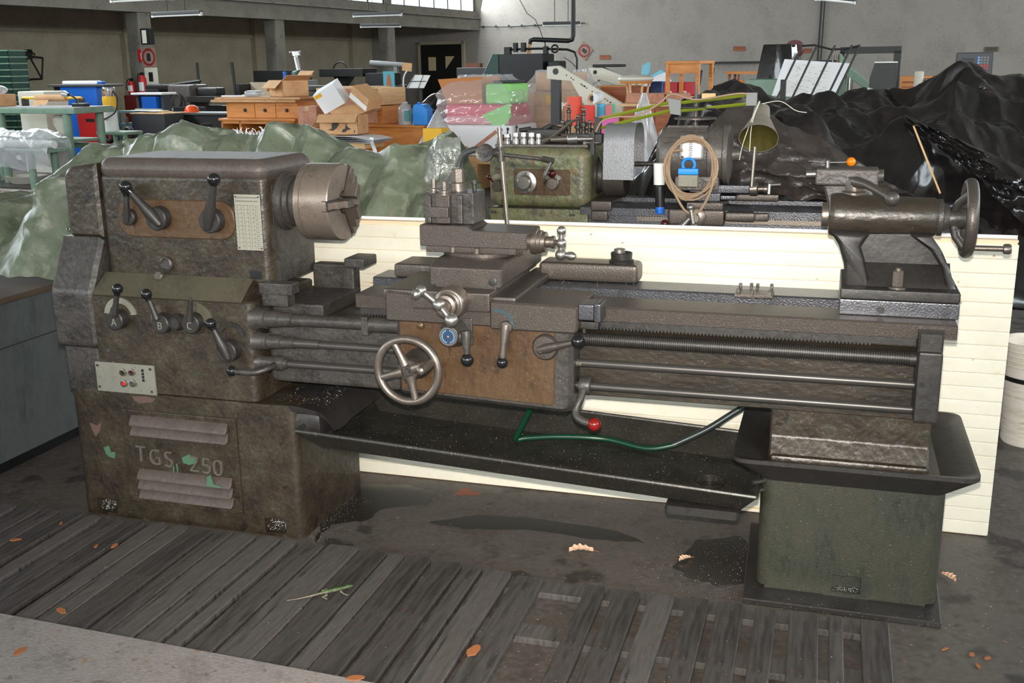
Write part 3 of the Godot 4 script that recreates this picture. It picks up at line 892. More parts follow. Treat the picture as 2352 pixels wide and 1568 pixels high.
	m.rod(V(0.86, 0.798, -0.04), V(1.93, 0.798, -0.04), 0.0165)
	part(L, "lead_screw", m, mats.black_iron, 25)
	part(L, "screw_cover", mb().rod(V(0.87, 0.8, -0.04), V(1.205, 0.802, -0.04), 0.0205, -1, 20).rod(V(1.2, 0.802, -0.04), V(1.33, 0.803, -0.04), 0.0265, -1, 20).bx(1.19, 1.215, 0.768, 0.832, -0.06, -0.012, 0.004), mats.iron)
	part(L, "feed_rod", mb().rod(V(0.84, 0.7185, -0.04), V(2.95, 0.7185, -0.04), 0.013, -1, 16).rod(V(0.84, 0.7185, -0.04), V(1.02, 0.7185, -0.04), 0.0165, -1, 18), mats.rod)
	var cr := part(L, "control_rod", mb().rod(V(0.84, 0.6426, -0.04), V(2.95, 0.6426, -0.04), 0.013, -1, 16), mats.rod)
	for q in [[0.80, 0.036, 0.025, 0.03], [0.7185, 0.03, 0.02, 0.03], [0.6426, 0.022, 0.018, 0.0]]:
		part(L, "bearing_boss", mb().turned(V(0.775, q[0], -0.04), V(2, q[0], -0.04), [V2(0, 0), V2(q[1] + 0.012, 0), V2(q[1], 0.03), V2(q[1], 0.05), V2(q[2] + 0.005, 0.052), V2(q[2] + 0.004, 0.1), V2(q[2], 0.102), V2(q[2], 0.12 + q[3]), V2(0, 0.12 + q[3])], 24), mats.iron)
	m = mb()
	m.turned(V(0.84, 0.6426, -0.04), V(1, 0.6426, -0.04), [V2(0, 0), V2(0.024, 0), V2(0.026, 0.01), V2(0.026, 0.035), V2(0.02, 0.04), V2(0, 0.04)])
	m.tube(curve([V(0.855, 0.6426, -0.04), V(0.85, 0.64, 0.02), V(0.81, 0.63, 0.05), V(0.733, 0.631, 0.055)], 6), 0.011, 10)
	var sl := part(L, "shift_lever", m, mats.iron)
	part(sl, "knob", mb().ball(V(0.728, 0.631, 0.055), 0.018, 18), mats.knob)
	# right-hand shift lever with the red ball
	m = mb()
	m.turned(V(1.935, 0.6426, -0.04), V(3, 0.6426, -0.04), [V2(0, 0), V2(0.028, 0), V2(0.03, 0.006), V2(0.03, 0.03), V2(0.026, 0.036), V2(0.018, 0.037), V2(0, 0.037)])
	m.tube(curve([V(1.952, 0.65, -0.03), V(1.945, 0.61, 0.0), V(1.935, 0.575, 0.02), V(1.95, 0.555, 0.035), V(1.985, 0.545, 0.04)], 6), 0.0125, 12)
	sl = part(L, "shift_lever", m, mats.iron)
	part(sl, "knob", mb().ball(V(2.0, 0.543, 0.041), 0.0215, 20), mats.knob_red)
	build_carriage(L)
	build_leg(L)

func arc_plate(c: Vector3, r0: float, r1: float, a0: float, a1: float, th: float) -> MB:
	var p := PackedVector2Array()
	for k in 13: p.append(V2(c.x, c.y) + Vector2.from_angle(lerpf(a0, a1, k / 12.0)) * r1)
	for k in 13: p.append(V2(c.x, c.y) + Vector2.from_angle(lerpf(a1, a0, k / 12.0)) * r0)
	return mb().prism(p, c.z - 0.003, c.z + th)

func build_carriage(L: Node3D):
	var m := mb()
	# saddle: front blocks, bridge and the wings on the ways
	m.prism(rpoly([[1.30, 0.835, 0.012], [1.7, 0.835], [1.7, 0.912], [1.30, 0.936, 0.012]]), -0.2, 0.03, 0.006)
	m.prism(rpoly([[1.66, 0.83, 0.012], [1.945, 0.83, 0.02], [1.945, 0.918, 0.008], [1.66, 0.922, 0.008]]), -0.2, 0.04, 0.006)
	m.bx(1.40, 1.665, 0.885, 0.948, -0.42, 0.05, 0.008)
	m.bx(1.29, 1.46, 0.905, 0.94, -0.30, 0.02, 0.008)
	m.bx(1.66, 1.74, 0.905, 0.932, -0.5, 0.02, 0.008)
	m.bx(1.18, 1.46, 0.905, 0.955, -0.50, -0.33, 0.01)
	m.bx(1.7, 2.05, 0.905, 0.97, -0.52, -0.40, 0.015)
	var sa := part(L, "saddle", m, mats.worn)
	part(sa, "way_wiper", mb().bx(1.945, 1.995, 0.875, 0.925, -0.05, 0.036, 0.006).bx(1.995, 2.018, 0.87, 0.93, -0.04, 0.04, 0.007), mats.blue_steel)
	part(sa, "way_wiper", mb().bx(1.93, 2.0, 0.835, 0.86, -0.05, -0.01, 0.004), mats.black_iron)
	bolt(sa, V(1.955, 0.838, -0.005), V(0, -1, 0), 0.007, 0.014, mats.black_iron, false)
	part(sa, "index_arc", arc_plate(V(1.69, 0.845, 0.041), 0.042, 0.054, -0.1, 1.9, 0.002), plain(c8(58, 72, 76), 0.4, 0.2))
	# coolant cup on the rear wing
	var cup := part(sa, "rear_cup", mb().at(V(1.985, 0.97, -0.455)).lathe([V2(0, 0), V2(0.042, 0), V2(0.044, 0.008), V2(0.036, 0.012), V2(0.038, 0.034), V2(0.033, 0.036), V2(0.03, 0.01), V2(0, 0.01)], 22), mats.black_iron)
	part(cup, "cap", mb().at(V(1.978, 0.98, -0.455)).lathe([V2(0, 0.0), V2(0.02, 0), V2(0.02, 0.036), V2(0.017, 0.038), V2(0, 0.036)], 18), mats.bright)
	# cross slide
	m = mb()
	m.prism_x(rpoly([[-0.50, 0.955], [-0.015, 0.955], [-0.015, 1.012, 0.008], [-0.06, 1.03, 0.01], [-0.50, 1.03]]), 1.44, 1.685, 0.005)
	m.bx(1.46, 1.665, 0.94, 0.962, -0.5, -0.02)
	var cs := part(L, "cross_slide", m, mats.worn)
	part(cs, "gib_screw", mb().turned(V(1.655, 0.972, -0.02), V(1.655, 0.972, 1), [V2(0, 0), V2(0.014, 0), V2(0.014, 0.008), V2(0.01, 0.01), V2(0.0, 0.009)]), mats.black_iron)
	part(cs, "swivel_base", mb().at(V(1.555, 1.02, -0.24)).lathe([V2(0, 0), V2(0.136, 0), V2(0.138, 0.004), V2(0.138, 0.02), V2(0.134, 0.024), V2(0, 0.024)], 48), mats.worn)
	for q in [[1.483, -0.122], [1.57, -0.112]]: bolt(cs, V(q[0], 1.044, q[1]), V(0, 1, 0), 0.009, 0.018, mats.steel)
	# cross feed dial and ball crank
	m = mb()
	m.turned(V(1.545, 0.918, 0.045), V(1.545, 0.918, 1), [V2(0, 0), V2(0.052, 0), V2(0.052, 0.05), V2(0.047, 0.056), V2(0.042, 0.057), V2(0.042, 0.064), V2(0.036, 0.068), V2(0.034, 0.085), V2(0.024, 0.088), V2(0.023, 0.1), V2(0, 0.1)], 30)
	var dial := part(L, "cross_feed_dial", m, mats.steel)
	ball_crank(dial, V(1.537, 0.93, 0.16), V(1.482, 0.972, 0.165), V(1.578, 0.884, 0.165), V(1.468, 0.962, 0.2), 0.019)
	# compound slide
	m = mb()
	m.prism(rpoly([[1.372, 1.062, 0.003], [1.74, 1.062, 0.003], [1.74, 1.115, 0.008], [1.555, 1.118, 0.01], [1.535, 1.132, 0.01], [1.372, 1.132, 0.004]]), -0.285, -0.115, 0.004)
	var cp := part(L, "compound_slide", m, mats.worn)
	part(cp, "slide_base", mb().bx(1.388, 1.70, 1.04, 1.064, -0.275, -0.125, 0.003), mats.worn)
	m = mb()
	m.turned(V(1.735, 1.075, -0.2), V(2, 1.075, -0.2), [V2(0, 0), V2(0.042, 0), V2(0.042, 0.02), V2(0.038, 0.022), V2(0.038, 0.034), V2(0.034, 0.036), V2(0.033, 0.048), V2(0.019, 0.05), V2(0.018, 0.064), V2(0.021, 0.066), V2(0.021, 0.076), V2(0.012, 0.078), V2(0, 0.09)], 28)
	var cd := part(L, "compound_dial", m, mats.steel)
	ball_crank(cd, V(1.833, 1.073, -0.2), V(1.834, 1.114, -0.2), V(1.832, 1.035, -0.2), V(1.885, 1.032, -0.19), 0.0165)
	# quick-change tool post
	m = mb()
	m.bx(1.392, 1.55, 1.132, 1.235, -0.275, -0.15, 0.004)
	m.bx(1.382, 1.405, 1.134, 1.226, -0.16, -0.138, 0.004).bx(1.495, 1.515, 1.134, 1.228, -0.16, -0.138, 0.004)
	var tp := part(L, "tool_post", m, mats.iron)
	part(tp, "clamp_bolt", mb().at(V(1.475, 1.235, -0.215)).lathe([V2(0, 0), V2(0.03, 0), V2(0.03, 0.026), V2(0.022, 0.028), V2(0, 0.028)], 24).rod(V(0, 0.026, 0), V(0, 0.075, 0), 0.022, 0.021, 6, 0.003), mats.steel, 30)
	var th := part(tp, "tool_holder", mb().bx(1.428, 1.475, 1.136, 1.232, -0.155, -0.125, 0.003).bx(1.415, 1.476, 1.158, 1.192, -0.13, -0.108, 0.002), mats.worn)
	part(th, "height_screw", mb().at(V(1.455, 1.23, -0.135)).lathe([V2(0, 0), V2(0.024, 0.0), V2(0.024, 0.004), V2(0.015, 0.005), V2(0.015, 0.009), V2(0.024, 0.01), V2(0.024, 0.014), V2(0.012, 0.016), V2(0, 0.016)], 22).rod(V(0, 0.015, 0), V(0, 0.042, 0), 0.009, 0.009, 6), mats.steel, 30)
	part(tp, "height_screw", mb().at(V(1.405, 1.232, -0.17)).lathe([V2(0, 0), V2(0.02, 0.0), V2(0.02, 0.004), V2(0.013, 0.005), V2(0.013, 0.009), V2(0.02, 0.01), V2(0.02, 0.014), V2(0.01, 0.016), V2(0, 0.016)], 22).rod(V(0, 0.015, 0), V(0, 0.045, 0), 0.008, 0.008, 6), mats.steel, 30)
	part(tp, "stop_screw", mb().at(V(1.535, 1.234, -0.21)).lathe([V2(0, 0), V2(0.008, 0), V2(0.008, 0.022), V2(0.011, 0.024), V2(0.011, 0.036), V2(0, 0.036)], 14), mats.black_iron)
	# indicator stand: a hose, a clamp, an upright and a long arm
	var st := part(L, "indicator_stand", mb().rod(V(1.585, 1.05, -0.42), V(1.558, 1.43, -0.42), 0.0085, -1, 12), mats.steel)
	var arm := part(st, "clamp_knob", mb().turned(V(1.512, 1.345, -0.41), V(1.512, 1.345, 1), [V2(0, 0), V2(0.03, 0), V2(0.032, 0.01), V2(0.03, 0.024), V2(0.024, 0.022), V2(0.012, 0.022), V2(0.012, 0.027), V2(0, 0.027)], 24), mats.iron)
	part(st, "clamp_sleeve", mb().rod(V(1.563, 1.315, -0.42), V(1.5605, 1.365, -0.42), 0.0145, -1, 16).rod(V(1.52, 1.345, -0.42), V(1.56, 1.343, -0.42), 0.015), mats.iron)
	part(st, "gauge_arm", mb().rod(V(1.57, 1.338, -0.42), V(1.72, 1.323, -0.42), 0.007).rod(V(1.71, 1.325, -0.42), V(1.752, 1.318, -0.42), 0.011, -1, 4).rod(V(1.745, 1.318, -0.42), V(1.722, 1.27, -0.41), 0.0058).rod(V(1.722, 1.27, -0.41), V(1.72, 1.264, -0.41), 0.003), mats.iron)
	part(st, "coolant_pipe", mb().tube(curve([V(1.40, 1.19, -0.42), V(1.403, 1.28, -0.42), V(1.42, 1.33, -0.42), V(1.46, 1.352, -0.42), V(1.5, 1.352, -0.42)], 8), 0.0115, 12), mats.rubber)
	# ---- apron
	m = mb()
	m.prism(rpoly([[1.33, 0.585, 0.025], [1.925, 0.562, 0.04], [1.925, 0.86], [1.33, 0.86]], 5), -0.1, 0.02, 0.014)
	var ap := part(L, "apron", m, mats.iron)
	part(ap, "front_plate", mb().prism(rpoly([[1.345, 0.605, 0.01], [1.865, 0.588, 0.01], [1.868, 0.85], [1.345, 0.85]]), 0.015, 0.024, 0.002), mats.apron)
	for q in [[1.93, 0.858], [1.93, 0.715]]: bolt(ap, V(1.925, q[1], -0.03), V(1, 0, 0), 0.007, 0.016, mats.steel)
	part(ap, "plug", mb().turned(V(1.42, 0.825, 0.022), V(1.42, 0.825, 1), [V2(0, 0), V2(0.014, 0), V2(0.012, 0.008), V2(0.006, 0.012), V2(0, 0.013)]), mats.apron)
	part(ap, "plug", mb().turned(V(1.638, 0.795, 0.022), V(1.638, 0.795, 1), [V2(0, 0), V2(0.008, 0), V2(0.005, 0.006), V2(0, 0.007)]), mats.apron)
	# feed selector with the blue disc
	m = mb()
	m.turned(V(1.54, 0.812, 0.022), V(1.525, 0.814, 1), [V2(0, 0), V2(0.05, 0), V2(0.044, 0.03), V2(0.034, 0.05), V2(0.033, 0.068), V2(0.03, 0.07), V2(0, 0.069)], 26)
	m.bx(1.5, 1.6, 0.77, 0.86, 0.02, 0.034, 0.005)
	m.rod(V(1.545, 0.81, 0.06), V(1.59, 0.805, 0.065), 0.024, 0.02, 18, 0.004)
	var fs := part(L, "feed_selector", m, mats.iron)
	var dm := text_image(128, 128, c8(34, 58, 84))
	for i in 128:
		for j in 128:
			var d := V2(i - 64, j - 64)
			if d.length() > 58: dm.set_pixel(i, j, c8(120, 110, 96))
			elif absf(d.length() - 46) < 5 and int((d.angle() + PI) * 9.0) % 2 == 0 and absf(d.x) > 10: dm.set_pixel(i, j, c8(150, 168, 180))
			elif d.length() < 7: dm.set_pixel(i, j, c8(170, 130, 100))
	var disc := mb()
	for k in 28:
		var a := TAU * k / 28
		var b := TAU * (k + 1) / 28
		disc.tri(V(0, 0, 0), V(cos(a), sin(a), 0) * 0.0285, V(cos(b), sin(b), 0) * 0.0285)
		disc.uv.append_array(PackedVector2Array([V2(0.5, 0.5), V2(0.5 + cos(b) / 2, 0.5 - sin(b) / 2), V2(0.5 + cos(a) / 2, 0.5 - sin(a) / 2)]))
	var dd := part(fs, "index_disc", disc, print_mat(dm, 0.4, 0.1))
	dd.position = V(1.539, 0.8125, 0.0935)
	m = mb()
	m.tube([V(1.595, 0.83, 0.08), V(1.597, 0.80, 0.085), V(1.598, 0.775, 0.088), V(1.6, 0.755, 0.09)], [0.017, 0.016, 0.011, 0.009], 14)
	lv_knob(part(fs, "selector_lever", m, mats.iron), V(1.601, 0.74, 0.092), 0.021)
	# drop lever
	m = mb()
	m.turned(V(1.717, 0.842, 0.02), V(1.717, 0.842, 1), [V2(0, 0), V2(0.022, 0), V2(0.022, 0.03), V2(0.018, 0.036), V2(0, 0.037)])
	m.tube([V(1.717, 0.85, 0.05), V(1.716, 0.83, 0.054), V(1.712, 0.79, 0.058), V(1.709, 0.755, 0.06), V(1.708, 0.742, 0.06)], [0.016, 0.0155, 0.0105, 0.012, 0.0095], 14)
	lv_knob(part(L, "half_nut_lever", m, mats.steel), V(1.707, 0.73, 0.061), 0.0185)
	# clutch lever pointing right
	m = mb()
	m.turned(V(1.84, 0.782, 0.02), V(1.84, 0.782, 1), [V2(0, 0), V2(0.042, 0), V2(0.042, 0.016), V2(0.036, 0.024), V2(0, 0.026)], 26)
	m.tube([V(1.822, 0.772, 0.042), V(1.85, 0.783, 0.05), V(1.9, 0.8, 0.06), V(1.94, 0.812, 0.066)], [0.013, 0.016, 0.0105, 0.009], 12)
	var cl := part(L, "clutch_lever", m, mats.worn)
	for q in [[1.832, 0.772], [1.848, 0.785], [1.868, 0.79]]: bolt(cl, V(q[0], q[1], 0.052), V(0, 0, 1), 0.005, 0.006, mats.steel, false)
	lv_knob(cl, V(1.953, 0.816, 0.068), 0.0215)
	# big handwheel
	var c := V(1.41, 0.70, 0.12)
	m = mb()
	m.at(c, V(PI / 2, 0, 0)).ring(0.1035, 0.0135, 56, 12, 1.1)
	var hw := part(L, "apron_handwheel", m, mats.steel)
	part(hw, "hub", mb().turned(V(c.x, c.y, 0.02), V(c.x, c.y, 1), [V2(0, 0), V2(0.05, 0), V2(0.048, 0.03), V2(0.04, 0.045), V2(0.038, 0.09), V2(0.034, 0.102), V2(0.02, 0.104), V2(0.018, 0.107), V2(0.008, 0.107), V2(0.007, 0.112), V2(0, 0.112)], 28), mats.iron)
	for a in [1.35, 2.05, 3.45, 5.0]:
		var aa: float = [0.35, 2.05, 3.45, 4.95][[1.35, 2.05, 3.45, 5.0].find(a)]
		var d := V(cos(aa), sin(aa), 0)
		part(hw, "spoke", mb().tube([c + d * 0.02 + V(0, 0, -0.005), c + d * 0.05 + V(0, 0, -0.002), c + d * 0.1], [0.02, 0.013, 0.0125], 10), mats.steel)
	part(hw, "crank_grip", mb().turned(V(1.497, 0.735, 0.125), V(1.486, 0.727, 0.21), [V2(0, 0), V2(0.013, 0), V2(0.012, 0.01), V2(0.0145, 0.03), V2(0.0155, 0.065), V2(0.0135, 0.085), V2(0.008, 0.09), V2(0.0, 0.091)], 18), mats.steel)

func lv_knob(parent: Node, p: Vector3, r: float): part(parent, "knob", mb().ball(p, r, 20), mats.knob)

func ball_crank(parent: Node, c: Vector3, a: Vector3, b: Vector3, grip: Vector3, r: float):
	var m := mb()
	m.tube([a, c, b], r * 0.5, 10)
	m.ball(c, r * 1.05, 18)
	m.ball(a, r * 0.95, 18)
	m.ball(b, r * 1.15, 18)
	var o := part(parent, "ball_crank", m, mats.bright)
	var from := a if a.distance_to(grip) < b.distance_to(grip) else b
	var L := from.distance_to(grip)
	part(o, "grip", mb().turned(from, grip, [V2(0, 0), V2(r * 0.45, 0), V2(r * 0.5, L * 0.25), V2(r * 0.85, L * 0.6), V2(r * 0.8, L * 0.8), V2(r * 0.45, L * 0.98), V2(0, L)]), mats.bright)

func build_leg(L: Node3D):
	var m := mb()
	var y0 := 0.02
	# right-hand foot with one pocket in its lower edge
	var full := rpoly([[2.512, -0.5, 0.03], [3.052, -0.5, 0.03], [3.052, -0.03, 0.045], [2.512, -0.03, 0.045]], 6)
	var notch := rpoly([[2.512, -0.5, 0.03], [3.052, -0.5, 0.03], [3.052, -0.03, 0.045], [2.83, -0.03], [2.83, -0.075], [2.744, -0.075], [2.744, -0.03], [2.512, -0.03, 0.045]], 6)
	m.prism_y(rpoly([[2.54, -0.48], [3.02, -0.48], [3.02, -0.034], [2.86, -0.034], [2.85, -0.028], [2.725, -0.028], [2.715, -0.034], [2.54, -0.034]]), y0, y0 + 0.012)
	m.prism_y(full, y0 + 0.008, y0 + 0.014)
	m.prism_y(notch, y0 + 0.014, 0.092)
	m.prism_y(full, 0.092, 0.40)
	var leg := part(L, "leg", m, mats.leg)
	part(L, "foot_pad", mb().prism_y(PackedVector2Array([V2(2.46, -0.52), V2(3.08, -0.52), V2(3.06, 0.06), V2(2.48, 0.06)]), 0.0, 0.02, 0.003), mats.black_iron)
	# flared collar that catches coolant around the leg
	var ring_lo := rrect(2.512, 3.052, -0.5, -0.03, 0.045, 6)
	var ring_hi := rrect(2.425, 3.135, -0.60, 0.03, 0.05, 6)
	var ring_in := rrect(2.437, 3.123, -0.588, 0.018, 0.045, 6)
	var ring_fl := rrect(2.53, 3.035, -0.49, -0.05, 0.04, 6)
	var lv := [[ring_lo, 0.385], [ring_hi, 0.455], [ring_hi, 0.468], [ring_in, 0.468], [ring_fl, 0.425]]
	m = mb()
	var n := ring_lo.size()
	for k in lv.size() - 1:
		for i in n:
			var j := (i + 1) % n
			var A: Vector2 = lv[k][0][i]
			var B: Vector2 = lv[k][0][j]
			var C: Vector2 = lv[k + 1][0][j]
			var D: Vector2 = lv[k + 1][0][i]
			m.quad(V(A.x, lv[k][1], A.y), V(D.x, lv[k + 1][1], D.y), V(C.x, lv[k + 1][1], C.y), V(B.x, lv[k][1], B.y))
	m.prism_y(ring_fl, 0.40, 0.4255)
	part(leg, "drip_collar", m, mats.black_iron)
	m = mb()
	m.prism_x(rpoly([[-0.46, 0.42], [-0.085, 0.42], [-0.085, 0.445, 0.01], [-0.12, 0.5, 0.02], [-0.12, 0.61], [-0.46, 0.61]], 4), 2.53, 3.0, 0.012)
	m.bx(2.535, 3.0, 0.42, 0.452, -0.46, -0.07, 0.01)
	part(leg, "bed_column", m, mats.paint)
	# sloping chip tray between the legs
	var T := func(x: float, y: float, z: float): return V(x, y - (x - 0.95) * 0.049, z)
	m = mb()
	var rim := [[0.955, 0.045], [2.505, 0.045], [2.505, -0.53], [0.955, -0.53]]
	var low := [[1.02, -0.015], [2.46, -0.015], [2.46, -0.42], [1.06, -0.42]]
	for k in 4:
		var a = rim[k]
		var b = rim[(k + 1) % 4]
		var c = low[(k + 1) % 4]
		var d = low[k]
		m.quad(T.call(a[0], 0.432, a[1]), T.call(b[0], 0.432, b[1]), T.call(c[0], 0.366, c[1]), T.call(d[0], 0.366, d[1]))
		m.quad(T.call(a[0], 0.424, a[1] + 0.002), T.call(d[0], 0.358, d[1]), T.call(c[0], 0.358, c[1]), T.call(b[0], 0.424, b[1] + 0.002))
		m.tube([T.call(a[0], 0.43, a[1]), T.call(b[0], 0.43, b[1])], 0.0075, 8)
	# floor of the tray around the drain hole
	var hc := V2(2.34, -0.19)
	var hr := 0.05
	var ps := PackedVector2Array([V2(1.02, -0.015), V2(2.46, -0.015), V2(2.46, -0.42), V2(1.06, -0.42)])
	var N := 28
	for k in N:
		var a := TAU * k / N
		var b := TAU * (k + 1) / N
		var pa := hc + Vector2.from_angle(a) * hr
		var pb := hc + Vector2.from_angle(b) * hr
		var qa := hc + Vector2.from_angle(a) * 0.075
		var qb := hc + Vector2.from_angle(b) * 0.075
		m.quad(T.call(pa.x, 0.366, pa.y), T.call(pb.x, 0.366, pb.y), T.call(qb.x, 0.366, qb.y), T.call(qa.x, 0.366, qa.y))
		m.quad(T.call(pa.x, 0.330, pa.y), T.call(pb.x, 0.330, pb.y), T.call(pb.x, 0.366, pb.y), T.call(pa.x, 0.366, pa.y))
	var outer := Geometry2D.clip_polygons(ps, _circle(hc, 0.0745, N))
	var strips := [[1.0, 2.265], [2.415, 2.47]]
	for s in strips:
		var cp := Geometry2D.intersect_polygons(ps, PackedVector2Array([V2(s[0], -0.5), V2(s[1], -0.5), V2(s[1], 0.1), V2(s[0], 0.1)]))
		for poly in cp: _flat(m, poly, T)
	var mid := Geometry2D.intersect_polygons(ps, PackedVector2Array([V2(2.265, -0.5), V2(2.415, -0.5), V2(2.415, -0.19), V2(2.265, -0.19)]))
	for poly in mid:
		for q in Geometry2D.clip_polygons(poly, _circle(hc, 0.0745, N)): _flat(m, q, T)
	mid = Geometry2D.intersect_polygons(ps, PackedVector2Array([V2(2.265, -0.19), V2(2.415, -0.19), V2(2.415, 0.1), V2(2.265, 0.1)]))
	for poly in mid:
		for q in Geometry2D.clip_polygons(poly, _circle(hc, 0.0745, N)): _flat(m, q, T)
	var tr := part(L, "chip_tray", m, mats.tray, 30)
	part(tr, "drain_cup", mb().at(V(2.34, 0.20, -0.19)).lathe([V2(0, 0), V2(0.05, 0), V2(0.053, 0.1), V2(0.052, 0.1), V2(0.048, 0.006), V2(0, 0.006)], 24), mats.black_iron)
	part(tr, "coolant", mb().at(V(2.34, 0.255, -0.19)).lathe([V2(0, 0), V2(0.049, 0), V2(0.049, 0.006), V2(0, 0.006)], 24), plain(c8(10, 10, 11), 0.03))
	part(tr, "bracket", mb().rod(V(2.49, 0.375, -0.02), V(2.53, 0.375, -0.05), 0.008).rod(V(2.49, 0.345, -0.02), V(2.53, 0.345, -0.05), 0.008), mats.black_iron)
	part(tr, "drain_sump", mb().prism_x(PackedVector2Array([V2(0.0, 0.25), V2(0.0, 0.278), V2(-0.38, 0.278), V2(-0.3, 0.24)]), 2.22, 2.455, 0.01), mats.black_iron)
	# coolant hose lying in the tray
	part(L, "coolant_hose", mb().tube(curve([V(1.76, 0.62, -0.2), V(1.72, 0.50, -0.24), V(1.66, 0.38, -0.27), V(1.645, 0.345, -0.285), V(1.68, 0.348, -0.305), V(1.8, 0.345, -0.36), V(1.95, 0.335, -0.40), V(2.1, 0.325, -0.37), V(2.2, 0.345, -0.38)], 8), 0.0105, 12), mats.hose)
	part(L, "coolant_hose", mb().tube(curve([V(2.19, 0.342, -0.378), V(2.3, 0.395, -0.42), V(2.4, 0.46, -0.46), V(2.5, 0.52, -0.5), V(2.56, 0.55, -0.5)], 8), 0.0115, 12), mats.hose_dark)
	swarf_stuff(L)

func _circle(c: Vector2, r: float, n: int) -> PackedVector2Array:
	var p := PackedVector2Array()
	for k in n: p.append(c + Vector2.from_angle(TAU * k / n) * r)
	return p

func _flat(m: MB, poly: PackedVector2Array, T: Callable):
	var idx := Geometry2D.triangulate_polygon(poly)
	for i in range(0, idx.size(), 3):
		var a := poly[idx[i]]
		var b := poly[idx[i + 1]]
		var c := poly[idx[i + 2]]
		if (b - a).cross(c - a) > 0:
			var s := b
			b = c; c = s
		m.tri(T.call(a.x, 0.366, a.y), T.call(b.x, 0.366, b.y), T.call(c.x, 0.366, c.y))

func swarf_stuff(L: Node3D):
	# loose chips and turnings in the pockets, on the chute and in the tray
	var rng := RandomNumberGenerator.new()
	rng.seed = 77
	var m := mb()
	var put := func(p: Vector3, s: float):
		var d := V(rng.randf_range(-1, 1), rng.randf_range(-0.25, 0.5), rng.randf_range(-1, 1)).normalized()
		var e := d.cross(V(rng.randf_range(-1, 1), 1, rng.randf_range(-1, 1))).normalized()
		m.tri(p - d * s, p + e * s * 0.5, p + d * s)
		m.tri(p - d * s * 0.6 + e * s, p + e * s * 0.5, p + d * s)
	for k in 420: put.call(V(rng.randf_range(0.065, 0.147), 0.014 + rng.randf() * 0.035, -0.012 - rng.randf() * 0.05), rng.randf_range(0.001, 0.0035))
	for k in 420: put.call(V(rng.randf_range(0.781, 0.859), 0.014 + rng.randf() * 0.04, -0.012 - rng.randf() * 0.05), rng.randf_range(0.001, 0.0035))
	for k in 160: put.call(V(rng.randf_range(2.747, 2.827), 0.036, -0.035 - rng.randf() * 0.035), rng.randf_range(0.001, 0.0025))
	for k in 500:
		var x := 0.83 + rng.randf() * 0.2
		put.call(V(x, 0.501, -0.03 - pow(rng.randf(), 0.7) * 0.33), rng.randf_range(0.0008, 0.003))
	for k in 700:
		var x := rng.randf_range(1.1, 2.45)
		var z := rng.randf_range(-0.4, -0.03)
		if V2(x - 2.34, z + 0.19).length() < 0.056: continue
		put.call(V(x, 0.368 - (x - 0.95) * 0.049, z), rng.randf_range(0.0008, 0.0022))
	for k in 160: put.call(V(rng.randf_range(1.75, 2.05), 0.907, rng.randf_range(-0.46, -0.34)), rng.randf_range(0.0008, 0.0022))
	var o := part(L, "swarf", m, mats.swarf, 5)
	o.set_meta("kind", "stuff")

